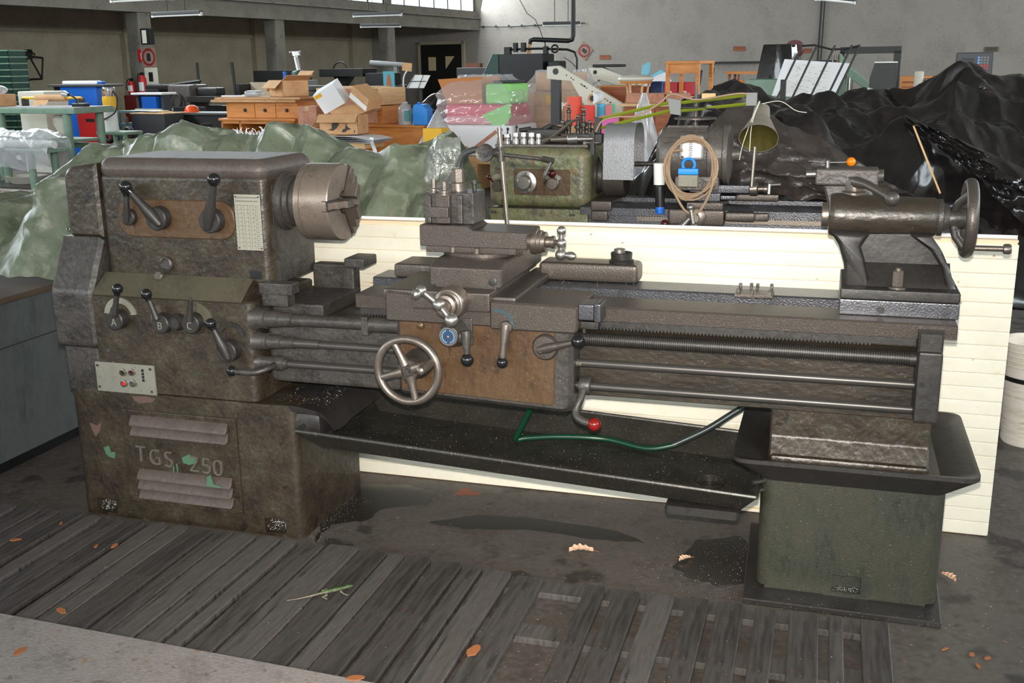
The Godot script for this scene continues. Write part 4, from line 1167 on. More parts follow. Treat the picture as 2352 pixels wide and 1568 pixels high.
func build_tailstock():
	var L := lathe_root
	var ay := 1.182
	var az := -0.25
	var m := mb()
	# base plate and body casting with a scooped front
	m.bx(2.712, 3.045, 0.905, 0.952, -0.42, -0.10, 0.004)
	var base := part(L, "tailstock_base", m, mats.blue_steel)
	bolt(base, V(2.83, 0.925, -0.10), V(0, 0, 1), 0.01, 0.006, mats.black_iron, false)
	m = mb()
	m.prism(rpoly([[2.712, 0.952], [3.045, 0.952], [3.04, 0.985, 0.01], [3.01, 1.03, 0.06], [2.96, 1.12, 0.02], [2.94, 1.15], [2.68, 1.15], [2.70, 1.10, 0.04], [2.72, 1.04, 0.03], [2.724, 0.98]], 5), -0.40, -0.215, 0.004)
	m.bx(2.712, 3.045, 0.952, 0.985, -0.42, -0.10, 0.005)
	# ribs that frame the scoop
	m.prism(rpoly([[2.724, 0.975], [2.80, 0.975], [2.776, 1.06, 0.04], [2.762, 1.10, 0.02], [2.785, 1.14], [2.672, 1.145], [2.70, 1.104, 0.04], [2.718, 1.05, 0.03]], 5), -0.23, -0.15, 0.012)
	m.prism(rpoly([[3.012, 0.975], [3.042, 0.975], [3.03, 0.995, 0.02], [3.018, 1.034, 0.03], [2.99, 1.094, 0.05], [2.955, 1.14], [2.90, 1.14], [2.958, 1.098, 0.06], [2.994, 1.042, 0.04]], 5), -0.23, -0.15, 0.007)
	m.prism_x(PackedVector2Array([V2(-0.145, 0.98), V2(-0.16, 1.0), V2(-0.22, 1.05), V2(-0.22, 0.98)]), 2.76, 3.02)
	var body := part(L, "tailstock_body", m, mats.black_iron, 50)
	part(body, "clamp_nut", mb().rod(V(2.872, 0.985, -0.135), V(2.872, 0.99, -0.135), 0.026).rod(V(2.872, 0.99, -0.135), V(2.872, 1.038, -0.135), 0.0165, -1, 6, 0.002).rod(V(2.872, 1.036, -0.135), V(2.872, 1.045, -0.135), 0.009), mats.steel, 30)
	# barrel
	part(L, "tailstock_barrel", mb().turned(V(2.665, ay, az), V(4, ay, az), [V2(0, 0), V2(0.054, 0), V2(0.062, 0.004), V2(0.067, 0.02), V2(0.066, 0.05), V2(0.062, 0.12), V2(0.059, 0.24), V2(0.058, 0.3), V2(0.052, 0.313), V2(0, 0.315)], 40), mats.wrinkled, 50)
	part(L, "quill", mb().turned(V(2.645, ay, az), V(3, ay, az), [V2(0.012, 0.03), V2(0.016, 0.0), V2(0.036, 0), V2(0.038, 0.003), V2(0.038, 0.05)], 28), mats.steel)
	part(L, "barrel_end", mb().turned(V(2.975, ay, az), V(4, ay, az), [V2(0, 0), V2(0.053, 0), V2(0.055, 0.003), V2(0.055, 0.014), V2(0.042, 0.017), V2(0.04, 0.032), V2(0.026, 0.034), V2(0.025, 0.06), V2(0, 0.06)], 30), mats.iron)
	# quill lock
	m = mb()
	m.turned(V(2.735, 1.235, -0.265), V(2.735, 2, -0.265), [V2(0, 0), V2(0.036, 0), V2(0.035, 0.016), V2(0.027, 0.02), V2(0.026, 0.05), V2(0.02, 0.06), V2(0, 0.062)], 22)
	m.tube([V(2.738, 1.282, -0.25), V(2.77, 1.28, -0.2), V(2.8, 1.268, -0.16), V(2.83, 1.255, -0.13)], [0.018, 0.013, 0.012, 0.013], 12)
	var q := part(L, "quill_lock", m, mats.worn)
	part(q, "lock_ball", mb().ball(V(2.838, 1.25, -0.12), 0.021, 16), mats.iron)
	part(L, "oil_plug", mb().rod(V(2.9, 1.185, -0.195), V(2.9, 1.185, -0.19), 0.004), mats.black)
	# handwheel seen nearly edge on
	m = mb()
	m.at(V(3.062, ay, az), V(0, 0, PI / 2)).ring(0.104, 0.0145, 52, 12, 1.2)
	var hw := part(L, "tailstock_handwheel", m, mats.worn)
	part(hw, "hub", mb().turned(V(3.0, ay, az), V(4, ay, az), [V2(0, 0), V2(0.03, 0), V2(0.033, 0.02), V2(0.03, 0.06), V2(0.014, 0.064), V2(0, 0.065)], 22), mats.iron)
	for k in 3:
		var a := 0.6 + TAU * k / 3
		part(hw, "spoke", mb().tube([V(3.02, ay, az) + V(0, cos(a), sin(a)) * 0.02, V(3.03, ay, az) + V(0, cos(a), sin(a)) * 0.06, V(3.06, ay, az) + V(0, cos(a), sin(a)) * 0.1], [0.014, 0.0115, 0.0125], 10), mats.iron)
	part(hw, "crank_grip", mb().turned(V(3.07, 1.10, -0.21), V(4, 1.10, -0.21), [V2(0, 0), V2(0.0085, 0), V2(0.0085, 0.088), V2(0.014, 0.09), V2(0.0155, 0.096), V2(0.0155, 0.106), V2(0.012, 0.111), V2(0, 0.112)], 18), mats.steel)
	# a bright bracket left lying across the ways
	var w := thing("steel_bracket", "small milled steel bracket left lying between the lathe's bed ways", "bracket", V(2.4, 0.924, -0.335))
	part(w, "strip", mb().bx(-0.01, 0.11, -0.018, -0.008, -0.02, 0.07, 0.001), mats.worn)
	for p in [[0.0, -0.04], [0.035, -0.05], [0.055, -0.045], [0.1, -0.05], [0.0, 0.05], [0.045, 0.06], [0.1, 0.055]]:
		part(w, "lug", mb().bx(p[0] - 0.005, p[0] + 0.005, -0.012, 0.006, p[1] - 0.012, p[1] + 0.012, 0.001), mats.iron)

func build_floor_things():
	var rng := RandomNumberGenerator.new()
	rng.seed = 301
	# ---- duckboard: separate boards nailed on three battens
	var db := thing("duckboard", "dark oily wooden duckboard of parallel slats laid in front of the lathe", "duckboard")
	var spots := [[-0.32, -0.22], [-0.2, -0.11], [-0.09, -0.025], [-0.01, 0.073], [0.099, 0.161], [0.181, 0.263], [0.273, 0.348], [0.373, 0.447], [0.461, 0.532], [0.534, 0.63], [0.645, 0.708], [0.715, 0.8], [0.818, 0.896], [0.914, 0.964], [0.981, 1.068], [1.079, 1.195], [1.201, 1.302], [1.308, 1.366], [1.372, 1.461], [1.48, 1.575], [1.589, 1.647], [1.66, 1.751], [1.77, 1.862], [2.006, 2.066], [2.096, 2.177], [2.206, 2.282], [2.321, 2.388], [2.414, 2.492], [2.525, 2.588], [2.624, 2.708], [2.738, 2.778], [2.826, 2.906]]
	for i in spots.size():
		var w: float = spots[i][1] - spots[i][0]
		var z0: float = 0.095 + clampf((spots[i][0] - 1.4) * 0.1, 0, 0.05) + rng.randf_range(-0.006, 0.006)
		var z1: float = 1.06 + rng.randf_range(-0.02, 0.02)
		var m := mb()
		var h := 0.022
		m.prism_y(rpoly([[-w / 2, 0.0, 0.012], [w / 2, 0.0, 0.016], [w / 2 + rng.randf_range(-0.004, 0.004), (z1 - z0) * 0.5], [w / 2, z1 - z0], [-w / 2, z1 - z0], [-w / 2 + rng.randf_range(-0.004, 0.004), (z1 - z0) * 0.5]], 3), 0.0, h, 0.003)
		var o := part(db, "slat", m, mats["slat%d" % (rng.randi() % 3)])
		o.position = V((spots[i][0] + spots[i][1]) / 2, 0.0225 + rng.randf_range(-0.0015, 0.0025), z0)
		o.rotation.y = rng.randf_range(-0.006, 0.006)
	for z in [0.155, 0.43, 0.92]: part(db, "batten", mb().bx(-0.33, 2.91, 0.001, 0.0225, z - 0.04, z + 0.04, 0.002), mats.slat1)
	# ---- sheet of steel lying over the near left corner
	var sp := single("steel_sheet", mb().prism_y(PackedVector2Array([V2(-0.6, 0.785), V2(0.332, 0.806), V2(0.95, 0.826), V2(1.7, 0.85), V2(1.72, 1.5), V2(-0.6, 1.45)]), 0.0485, 0.0515), mats.plate, "scratched grey steel sheet lying on the duckboard in the near left corner", "metal sheet")
	# ---- cream sandwich panel leaning along the back of the lathe
	var pn := thing("insulation_panel", "long cream ribbed insulation panel standing on edge behind the lathe", "panel", V(0, 0, -0.654))
	var y := 0.004
	for k in 21:
		var h := 0.0495
		var fm := mb()
		fm.prism_x(PackedVector2Array([V2(-0.006, y), V2(-0.0012, y + 0.0012), V2(0.0, y + 0.004), V2(0.0, y + h - 0.004), V2(-0.0012, y + h - 0.0012), V2(-0.006, y + h)]), 0.25, 3.272)
		part(pn, "rib", fm, mats.panel, 30)
		y += h
	part(pn, "core", mb().bx(0.25, 3.268, 0.002, 1.05, -0.045, -0.005), mats.panel_edge)
	part(pn, "back_sheet", mb().bx(0.25, 3.272, 0.0, 1.068, -0.052, -0.045), mats.panel_white)
	part(pn, "edge_strip", mb().bx(0.25, 3.27, 1.05, 1.058, -0.045, -0.004), mats.panel_edge)
	# rust runs on the panel, with their own outline
	for q in [[1.95, 0.452, 0.10], [2.2, 0.45, 0.16], [2.36, 0.445, 0.08], [0.99, 0.81, 0.12], [2.55, 0.02, 0.2]]:
		var p := PackedVector2Array()
		for k in 12:
			var a := TAU * k / 12
			p.append(V2(q[0] + cos(a) * q[2] * rng.randf_range(0.3, 1.0), q[1] + sin(a) * 0.006 * rng.randf_range(0.4, 1.0)))
		part(pn, "rust_stain", mb().prism(p, 0.0, 0.0003), plain(c8(206, 168, 112), 0.6))
	# ---- grey cabinet at the left, with an oily board on top
	var cb := thing("grey_cabinet", "grey-blue steel cabinet with oily board top at the left edge", "cabinet", V(-0.57, 0, -0.3))
	part(cb, "body", mb().bx(-1.1, 0.0, 0.06, 0.53, -0.75, 1.3, 0.004), mats.cabinet)
	part(cb, "upper_panel", mb().bx(-1.1, 0.003, 0.533, 0.715, -0.75, 1.3, 0.004), mats.cabinet)
	part(cb, "plinth", mb().bx(-1.06, -0.04, 0.0, 0.06, -0.7, 1.25), mats.black)
	part(cb, "board_top", mb().bx(-1.12, 0.02, 0.715, 0.742, -0.8, 1.32, 0.008), mats.oily_wood)
	# ---- bucket behind the panel's right end
	var bk := thing("plastic_bucket", "dirty white plastic bucket behind the right end of the cream panel", "bucket", V(3.56, 0, -1.75))
	part(bk, "shell", mb().lathe([V2(0, 0), V2(0.10, 0), V2(0.105, 0.01), V2(0.135, 0.44), V2(0.142, 0.44), V2(0.142, 0.46), V2(0.135, 0.46), V2(0.13, 0.44), V2(0.1, 0.02), V2(0, 0.02)], 32), paint(grime(121, [c8(196, 186, 170), c8(222, 214, 202), c8(208, 196, 178)], {"sx": 3, "patches": [[c8(150, 120, 86), 186, 122, 0.02, 3, 1]]}), 0.4, 0.0, 1.5))
	part(bk, "band", mb().lathe([V2(0.128, 0.29), V2(0.1285, 0.29), V2(0.1295, 0.31), V2(0.128, 0.31)], 32), mats.black)
	for k in 4: part(bk, "rim_hoop", mb().at(V(0, 0.36 + k * 0.022, 0)).ring(0.134 + k * 0.0015, 0.003, 32, 6), mats.panel)
	# ---- leaves
	oak_leaf("large curled dry oak leaf on the floor under the chip tray", V(1.915, 0.004, -0.155), 0.4, 1.0)
	oak_leaf("small dry oak leaf on the floor left of the right-hand lathe foot", V(2.268, 0.004, -0.19), 0.9, 0.62)
	oak_leaf("dry leaf half hidden behind the right-hand lathe foot", V(3.11, 0.004, -0.28), 2.2, 0.75)
	# ---- orange bark and wood chips, each on its own
	var n := 0
	var ch := [[1.785, 0.0, 0.62, 0.032, "largest orange bark chip, on the near middle slats"], [1.525, 0.0, 0.84, 0.026, "torn orange leaf scrap at the edge of the steel sheet"], [0.50, 0.0, 0.74, 0.026, "long orange wood chip beside the steel sheet's edge"], [0.31, 0.0, 0.33, 0.014, "orange crumb on a slat in front of the louvres"], [0.0, 0.0, 0.36, 0.02, "flat orange chip at the left end of the duckboard"], [0.06, 0.0, 0.2, 0.012, "small orange crumb on the leftmost slats"], [0.37, 0.0, 0.31, 0.02, "orange chip on the slats below the louvred cover"], [0.55, 0.0, 0.97, 0.024, "orange chip lying on the steel sheet"]]
	for c in ch:
		var yy := 0.049 if c[2] < 0.8 else 0.0525
		chip(c[4], V(c[0], yy, c[2]), c[3], rng)
	for c in [[3.06, 0.18, "pale chip on the bare floor right of the duckboard"], [3.13, 0.19, "curled pale chip on the floor at the far right"], [3.14, 0.25, "pale chip nearest the right edge of the floor"], [3.17, 0.2, "rightmost pale chip on the bare floor"]]: chip(c[2], V(c[0], 0.003, c[1]), 0.013, rng)
	# rust-coloured spot and oil on the concrete
	stain("rust_spot", "round orange rust spot on the floor under the chip tray", V(1.355, 0.0006, -0.56), 0.06, 0.045, c8(122, 62, 34), rng)
	spill("dark wet oil stain on the floor beside the headstock pedestal", [[0.974, 0.011], [0.968, -0.14], [1.085, -0.212], [1.097, -0.327], [1.252, -0.411], [1.234, -0.531], [1.085, -0.576], [0.948, -0.54], [0.93, -0.506], [0.93, -0.295], [0.929, -0.13]], 0.22, rng)
	spill("long dark oil streak on the floor under the chip tray", [[1.305, -0.251], [1.468, -0.376], [1.7, -0.397], [1.97, -0.371], [2.111, -0.296], [1.959, -0.273], [1.664, -0.289], [1.48, -0.239]], 0.35, rng)
	spill("dark oily patch on the floor left of the right-hand foot", [[2.227, -0.136], [2.286, -0.362], [2.431, -0.438], [2.491, -0.345], [2.503, -0.084], [2.396, -0.039], [2.293, -0.073]], 0.3, rng)
	# swarf on the floor
	var m2 := mb()
	var put := func(p: Vector3, s: float):
		var d := V(rng.randf_range(-1, 1), rng.randf_range(-0.1, 0.3), rng.randf_range(-1, 1)).normalized()
		var e := d.cross(V(rng.randf_range(-1, 1), 1, rng.randf_range(-1, 1))).normalized()
		m2.tri(p - d * s, p + e * s * 0.5, p + d * s)
	for k in 500: put.call(V(0.94 + rng.randf() * rng.randf() * 0.12, 0.003, rng.randf_range(-0.4, 0.05)), rng.randf_range(0.0008, 0.002))
	for k in 700: put.call(V(2.46 - pow(rng.randf(), 1.6) * 0.35, 0.002, rng.randf_range(-0.42, 0.08)), rng.randf_range(0.0007, 0.0022))
	for k in 260: put.call(V(rng.randf_range(2.45, 3.1), 0.022 if rng.randf() < 0.3 else 0.003, rng.randf_range(0.02, 0.1)), rng.randf_range(0.0008, 0.002))
	for k in 300: put.call(V(rng.randf_range(1.0, 3.3), 0.003, rng.randf_range(-0.6, 0.08)), rng.randf_range(0.0008, 0.002))
	for k in 240: put.call(V(rng.randf_range(0.0, 2.9), 0.05, rng.randf_range(0.12, 0.78)), rng.randf_range(0.0008, 0.002))
	var sw := single("floor_swarf", m2, mats.swarf, "fine glittering metal swarf scattered over floor and slats", "swarf", "", 5)
	sw.set_meta("kind", "stuff")
	lizard()

func stain(called: String, label: String, c: Vector3, rx: float, rz: float, col: Color, rng: RandomNumberGenerator, rough := 0.5):
	var p := PackedVector2Array()
	for k in 40:
		var a := TAU * k / 40
		var s := 0.75 + 0.2 * sin(a * 3 + rx * 20) + 0.1 * sin(a * 7 + 1) + rng.randf_range(-0.06, 0.06)
		p.append(V2(cos(a) * rx * s, sin(a) * rz * s))
	var o := single(called, mb().prism_y(p, 0.0, 0.0004), plain(col, rough), label, "stain")
	o.position = c

func spill(label: String, pts: Array, rough: float, rng: RandomNumberGenerator):
	# oil soaked into the concrete, with a ragged edge
	var p := PackedVector2Array()
	for i in pts.size():
		var a := V2(pts[i][0], pts[i][1])
		var b := V2(pts[(i + 1) % pts.size()][0], pts[(i + 1) % pts.size()][1])
		var n := V2(-(b - a).y, (b - a).x).normalized()
		for k in 6: p.append(a.lerp(b, k / 6.0) + n * rng.randf_range(-0.008, 0.008))
	var o := single("oil_stain", mb().prism_y(p, 0.0, 0.0004), plain(c8(40, 37, 34), rough), label, "stain", "oil stains")
	o.position.y = 0.0003

func chip(label: String, c: Vector3, s: float, rng: RandomNumberGenerator):
	var p := PackedVector2Array()
	var el := rng.randf_range(0.35, 0.6)
	var rot := rng.randf() * TAU
	for k in 11:
		var a := TAU * k / 11
		p.append(V2(cos(a) * s * rng.randf_range(0.8, 1.1), sin(a) * s * el * rng.randf_range(0.8, 1.1)).rotated(rot))
	var o := single("bark_chip", mb().prism_y(p, -0.001, 0.002, 0.0005), mats.chip_orange, label, "bark chip", "bark chips on the floor")
	o.position = c

func oak_leaf(label: String, c: Vector3, turn: float, s: float):
	# lobed outline, cupped along the midrib
	var t := thing("oak_leaf", label, "leaf", c, turn, "dry oak leaves")
	var m := mb()
	var N := 26
	var wid := func(u: float): return (0.020 * sin(PI * pow(u, 0.8)) + 0.004) * (0.72 + 0.34 * cos(u * TAU * 4.2))
	var P := func(u: float, v: float): 
		var w: float = wid.call(u)
		return V((u - 0.5) * 0.085, 0.012 * v * v + 0.006 * sin(u * 4.0) + 0.004, v * w) * s
	for i in N:
		for j in 8:
			var a := float(i) / N
			var b := float(i + 1) / N
			var v0 := -1.0 + j * 0.25
			m.quad(P.call(a, v0), P.call(a, v0 + 0.25), P.call(b, v0 + 0.25), P.call(b, v0))
	part(t, "blade", m, mats.leaf, 60)
	part(t, "stalk", mb().tube([V(0.04, 0.004, 0) * s, V(0.05, 0.003, 0.004) * s, V(0.06, 0.001, 0.01) * s], 0.0008, 5), mats.chip_orange)

func lizard():
	# a wall lizard: one skin from a field of tapered capsules, meshed as surface nets
	var c := V(1.231, 0.0475, 0.426)
	var pts := [V(0.078, 0.011, -0.032), V(0.066, 0.011, -0.027), V(0.054, 0.010, -0.02), V(0.03, 0.010, -0.008), V(0.008, 0.010, 0.004), V(-0.01, 0.009, 0.012), V(-0.04, 0.006, 0.026), V(-0.075, 0.004, 0.04), V(-0.11, 0.003, 0.05)]
	var rad := [0.003, 0.0054, 0.0042, 0.0057, 0.0054, 0.004, 0.0029, 0.002, 0.0014]
	var caps := []
	for i in pts.size() - 1: caps.append([pts[i], pts[i + 1], rad[i], rad[i + 1]])
	var limbs := [[V(0.048, 0.009, -0.016), V(0.048, 0.007, 0.0), V(0.058, 0.003, 0.006), V(0.066, 0.0022, 0.01)], [V(0.05, 0.009, -0.02), V(0.045, 0.007, -0.034), V(0.056, 0.003, -0.04), V(0.064, 0.0022, -0.04)], [V(0.004, 0.008, 0.008), V(0.008, 0.006, 0.022), V(-0.004, 0.003, 0.028), V(0.006, 0.0022, 0.034)], [V(0.004, 0.008, 0.002), V(-0.004, 0.006, -0.012), V(-0.014, 0.003, -0.014), V(-0.006, 0.0022, -0.022)]]
	for l in limbs:
		caps.append([l[0], l[1], 0.0032, 0.0026]); caps.append([l[1], l[2], 0.0026, 0.0019]); caps.append([l[2], l[3], 0.0019, 0.0017])
		for a in [-0.9, -0.45, 0.0, 0.45, 0.9]:
			var d: Vector3 = (l[3] - l[2])
			d.y = 0
			d = d.normalized().rotated(Vector3.UP, a)
			caps.append([l[3], l[3] + d * (0.008 if absf(a) < 0.6 else 0.006), 0.0014, 0.001])
	var h := 0.0016
	var lo := V(-0.116, -0.002, -0.056)
	var n := Vector3i(130, 14, 72)
	var field := {}
	for cp in caps:
		var a: Vector3 = cp[0]
		var b: Vector3 = cp[1]
		var pad := maxf(cp[2], cp[3]) + 0.005
		var i0 := Vector3i(((a.min(b) - Vector3.ONE * pad - lo) / h).floor()).max(Vector3i.ZERO)
		var i1 := Vector3i(((a.max(b) + Vector3.ONE * pad - lo) / h).ceil()).min(n)
		var ab := b - a
		var l2 := maxf(ab.length_squared(), 1e-12)
		for x in range(i0.x, i1.x + 1):
			for y in range(i0.y, i1.y + 1):
				for z in range(i0.z, i1.z + 1):
					var p := lo + V(x, y, z) * h
					var t := clampf((p - a).dot(ab) / l2, 0, 1)
					var d: float = (p - a - ab * t).length() - lerpf(cp[2], cp[3], t)
					var k := Vector3i(x, y, z)
					if field.has(k):
						var e: float = field[k]
						var q := maxf(0.0022 - absf(d - e), 0.0) / 0.0022
						field[k] = minf(d, e) - q * q * 0.0022 * 0.25
					else: field[k] = d
	var vid := {}
	var vs := PackedVector3Array()
	for k in field:
		var sum := Vector3.ZERO
		var cnt := 0
		var f := []
		var ok := true
		for o in 8:
			var kk: Vector3i = k + Vector3i(o & 1, (o >> 1) & 1, (o >> 2) & 1)
			if not field.has(kk):
				ok = false; break
			f.append(field[kk])
		if not ok: continue
		for e in [[0, 1], [2, 3], [4, 5], [6, 7], [0, 2], [1, 3], [4, 6], [5, 7], [0, 4], [1, 5], [2, 6], [3, 7]]:
			if (f[e[0]] < 0) != (f[e[1]] < 0):
				var t: float = f[e[0]] / (f[e[0]] - f[e[1]])
				var A := V(e[0] & 1, (e[0] >> 1) & 1, (e[0] >> 2) & 1)
				var B := V(e[1] & 1, (e[1] >> 1) & 1, (e[1] >> 2) & 1)
				sum += A.lerp(B, t); cnt += 1
		if cnt > 0:
			vid[k] = vs.size()
			vs.append(lo + (Vector3(k) + sum / cnt) * h)
	var m := mb()
	for k in vid:
		if not field.has(k): continue
		for ax in 3:
			var d := Vector3i.ZERO
			d[ax] = 1
			var k2: Vector3i = k + d
			if not field.has(k2): continue
			var s0: bool = field[k] < 0
			if s0 == (field[k2] < 0): continue
			var u := Vector3i.ZERO
			var w := Vector3i.ZERO
			u[(ax + 1) % 3] = 1
			w[(ax + 2) % 3] = 1
			var q := [k, k - u, k - u - w, k - w]
			if not (vid.has(q[1]) and vid.has(q[2]) and vid.has(q[3])): continue
			var P := []
			for e in q: P.append(vs[vid[e]])
			if s0: m.quad(P[0], P[1], P[2], P[3])
			else: m.quad(P[3], P[2], P[1], P[0])
	var am := m.mesh(80)
	var arr := am.surface_get_arrays(0)
	var cols := PackedColorArray()
	var rng := RandomNumberGenerator.new()
	rng.seed = 9
	var fn := FastNoiseLite.new()
	fn.frequency = 180.0
	for p in arr[Mesh.ARRAY_VERTEX]:
		# green back, cream belly, a dark netted band along the flank
		var yy: float = p.y
		var col := Color(0.16, 0.13, 0.095)
		if p.x > -0.03 and p.x < 0.09 and absf(p.z - (-0.0 - p.x * 0.42)) < 0.016:
			if yy > 0.0115: col = Color(0.05, 0.1, 0.025)
			elif yy > 0.0075: col = Color(0.04, 0.035, 0.02) if fn.get_noise_3d(p.x, p.y, p.z) > 0.0 else Color(0.15, 0.14, 0.08)
			else: col = Color(0.2, 0.18, 0.15)
		cols.append(col)
	arr[Mesh.ARRAY_COLOR] = cols
	var out := ArrayMesh.new()
	out.add_surface_from_arrays(Mesh.PRIMITIVE_TRIANGLES, arr)
	var mt := plain(Color.WHITE, 0.5)
	mt.vertex_color_use_as_albedo = true
	var o := thing("lizard", "small green and brown wall lizard resting on the duckboard slats", "lizard", c, 0.26)
	part(o, "body", out, mt)
	part(o, "eye", mb().ball(V(0.07, 0.0145, -0.0235), 0.0014, 8), mats.knob)
	part(o, "eye", mb().ball(V(0.067, 0.0145, -0.0335), 0.0014, 8), mats.knob)

func build_rear_lathe():
	var R := thing("rear_lathe", "second smaller lathe with greenish headstock standing behind the cream panel", "lathe", V(0, 0, -1.9))
	var m := mb()
	m.bx(1.03, 1.545, 0.955, 1.25, -0.45, 0.0, 0.05, 3)
	m.bx(1.035, 1.54, 0.0, 0.955, -0.44, -0.003, 0.01)
	var hs := part(R, "headstock", m, mats.green_machine)
	part(hs, "seam", mb().bx(1.03, 1.505, 0.952, 0.956, -0.01, 0.0015), mats.black)
	part(hs, "top_plate", mb().bx(1.06, 1.53, 1.247, 1.262, -0.43, -0.03, 0.005), mats.grey_machine)
	part(hs, "lever_plate", mb().prism(rrect(1.168, 1.452, 1.02, 1.145, 0.012), 0.0, 0.006, 0.002), mats.apron)
	for q in [[1.03, 0.93], [1.047, 0.93], [1.435, 0.925], [1.45, 0.925]]: bolt(hs, V(q[0] + 0.02, q[1], 0.0), V(0, 0, 1), 0.006, 0.002, mats.black_iron, false)
	# dials
	var d := part(R, "speed_dial", mb().turned(V(1.228, 1.082, 0.004), V(1.228, 1.082, 1), [V2(0, 0), V2(0.056, 0), V2(0.055, 0.008), V2(0.038, 0.012), V2(0.034, 0.016), V2(0.033, 0.044), V2(0.03, 0.047), V2(0, 0.048)], 32), mats.bright)
	part(d, "pin", mb().rod(V(1.232, 1.126, 0.012), V(1.232, 1.126, 0.022), 0.005).rod(V(1.246, 1.042, 0.012), V(1.248, 1.034, 0.03), 0.005), mats.steel)
	part(d, "notch", mb().bx(1.173, 1.19, 1.08, 1.084, 0.008, 0.0125), mats.black)
	d = part(R, "selector_dial", mb().turned(V(1.088, 1.062, 0.0), V(1.088, 1.062, 1), [V2(0, 0), V2(0.03, 0), V2(0.028, 0.03), V2(0.026, 0.036), V2(0, 0.036)], 24), mats.worn)
	part(d, "index_arc", arc_plate(V(1.09, 1.075, 0.002), 0.026, 0.045, 0.5, 2.5, 0.003), mats.switch_plate)
	part(d, "knob", mb().ball(V(1.048, 1.105, 0.03), 0.013, 14).rod(V(1.085, 1.065, 0.03), V(1.05, 1.103, 0.03), 0.005), mats.knob_wine)
	d = part(R, "selector_dial", mb().turned(V(1.369, 1.078, 0.004), V(1.369, 1.078, 1), [V2(0, 0), V2(0.032, 0), V2(0.031, 0.02), V2(0.027, 0.024), V2(0.026, 0.038), V2(0, 0.039)], 24), mats.steel)
	part(d, "index_arc", arc_plate(V(1.369, 1.08, 0.008), 0.03, 0.047, 0.5, 2.64, 0.003), mats.switch_plate)
	part(d, "knob", mb().ball(V(1.372, 1.13, 0.045), 0.021, 16), mats.knob_wine)
	# spindle, chuck and its curved guard
	part(R, "spindle_nose", mb().turned(V(1.53, 1.1, -0.2), V(3, 1.1, -0.2), [V2(0, 0), V2(0.09, 0), V2(0.09, 0.025), V2(0.08, 0.03), V2(0.078, 0.06), V2(0, 0.06)], 30), mats.iron)
	part(R, "chuck", mb().turned(V(1.585, 1.1, -0.2), V(3, 1.1, -0.2), [V2(0, 0), V2(0.1, 0), V2(0.105, 0.008), V2(0.105, 0.1), V2(0.1, 0.108), V2(0.03, 0.108), V2(0.03, 0.06), V2(0, 0.06)], 36), mats.worn)
	m = mb()
	var path := rpoly([[0.0, 1.10], [-0.02, 1.36, 0.1], [-0.3, 1.36, 0.12], [-0.3, 1.13]], 10)
	for i in path.size() - 1:
		var a := path[i]
		var b := path[i + 1]
		if i == path.size() - 1: break
		m.quad(V(1.612, a.y, a.x), V(1.76, a.y, a.x), V(1.76, b.y, b.x), V(1.612, b.y, b.x))
		m.quad(V(1.76, a.y, a.x - 0.003), V(1.612, a.y, a.x - 0.003), V(1.612, b.y - 0.003, b.x - 0.002), V(1.76, b.y - 0.003, b.x - 0.002))
	part(R, "chuck_guard", m, mats.guard, 50)
	part(R, "guard_rod", mb().rod(V(1.74, 1.165, -0.15), V(1.86, 1.165, -0.15), 0.011), mats.iron)
	# bed
	m = mb()
	m.bx(1.5, 3.3, 0.55, 0.95, -0.36, -0.03, 0.01)
	m.prism_x(PackedVector2Array([V2(0.0, 0.93), V2(0.0, 0.965), V2(-0.03, 0.985), V2(-0.1, 0.985), V2(-0.1, 0.93)]), 1.5, 3.3, 0.002)
	m.prism_x(PackedVector2Array([V2(-0.26, 0.93), V2(-0.26, 0.985), V2(-0.36, 0.985), V2(-0.36, 0.93)]), 1.5, 3.3, 0.002)
	var bed := part(R, "bed", m, mats.blue_steel)
	m = mb().bx(1.78, 3.2, 0.905, 0.926, -0.028, -0.005)
	var x := 1.78
	while x < 2.64:
		m.prism(PackedVector2Array([V2(x, 0.925), V2(x + 0.003, 0.933), V2(x + 0.006, 0.933), V2(x + 0.009, 0.925)]), -0.028, -0.006)
		x += 0.0125
	part(bed, "rack", m, mats.steel, 20)
	part(bed, "gap_piece", mb().bx(1.555, 1.66, 0.95, 1.0, -0.3, 0.02, 0.01).bx(1.555, 1.64, 0.9, 0.952, -0.1, 0.015, 0.01), mats.worn)
	# carriage, slides and cranks
	m = mb()
	m.bx(1.935, 2.2, 0.895, 0.975, -0.36, 0.05, 0.015)
	m.bx(2.2, 2.34, 0.92, 0.965, -0.33, 0.045, 0.012).bx(2.335, 2.40, 0.925, 0.962, -0.33, 0.04, 0.008)
	m.bx(2.02, 2.19, 0.97, 1.005, -0.36, 0.03, 0.006)
	m.bx(2.2, 2.43, 0.985, 1.02, -0.32, -0.22, 0.008)
	var cr := part(R, "saddle", m, mats.worn)
	part(cr, "compound_slide", mb().bx(2.02, 2.30, 1.04, 1.078, -0.24, -0.06, 0.005).bx(2.05, 2.17, 1.005, 1.042, -0.22, -0.02, 0.004).bx(2.17, 2.24, 1.01, 1.03, -0.24, -0.05, 0.004), mats.blue_steel)
	d = part(cr, "slide_dial", mb().turned(V(2.3, 1.055, -0.14), V(4, 1.055, -0.14), [V2(0, 0), V2(0.034, 0), V2(0.034, 0.03), V2(0.03, 0.034), V2(0.015, 0.036), V2(0.015, 0.06), V2(0.02, 0.062), V2(0.02, 0.078), V2(0, 0.08)], 24), mats.steel)
	part(d, "crank", mb().rod(V(2.385, 1.03, -0.13), V(2.387, 1.08, -0.14), 0.01, -1, 12, 0.002).rod(V(2.39, 1.075, -0.14), V(2.44, 1.078, -0.13), 0.008, 0.009, 12, 0.002), mats.bright)
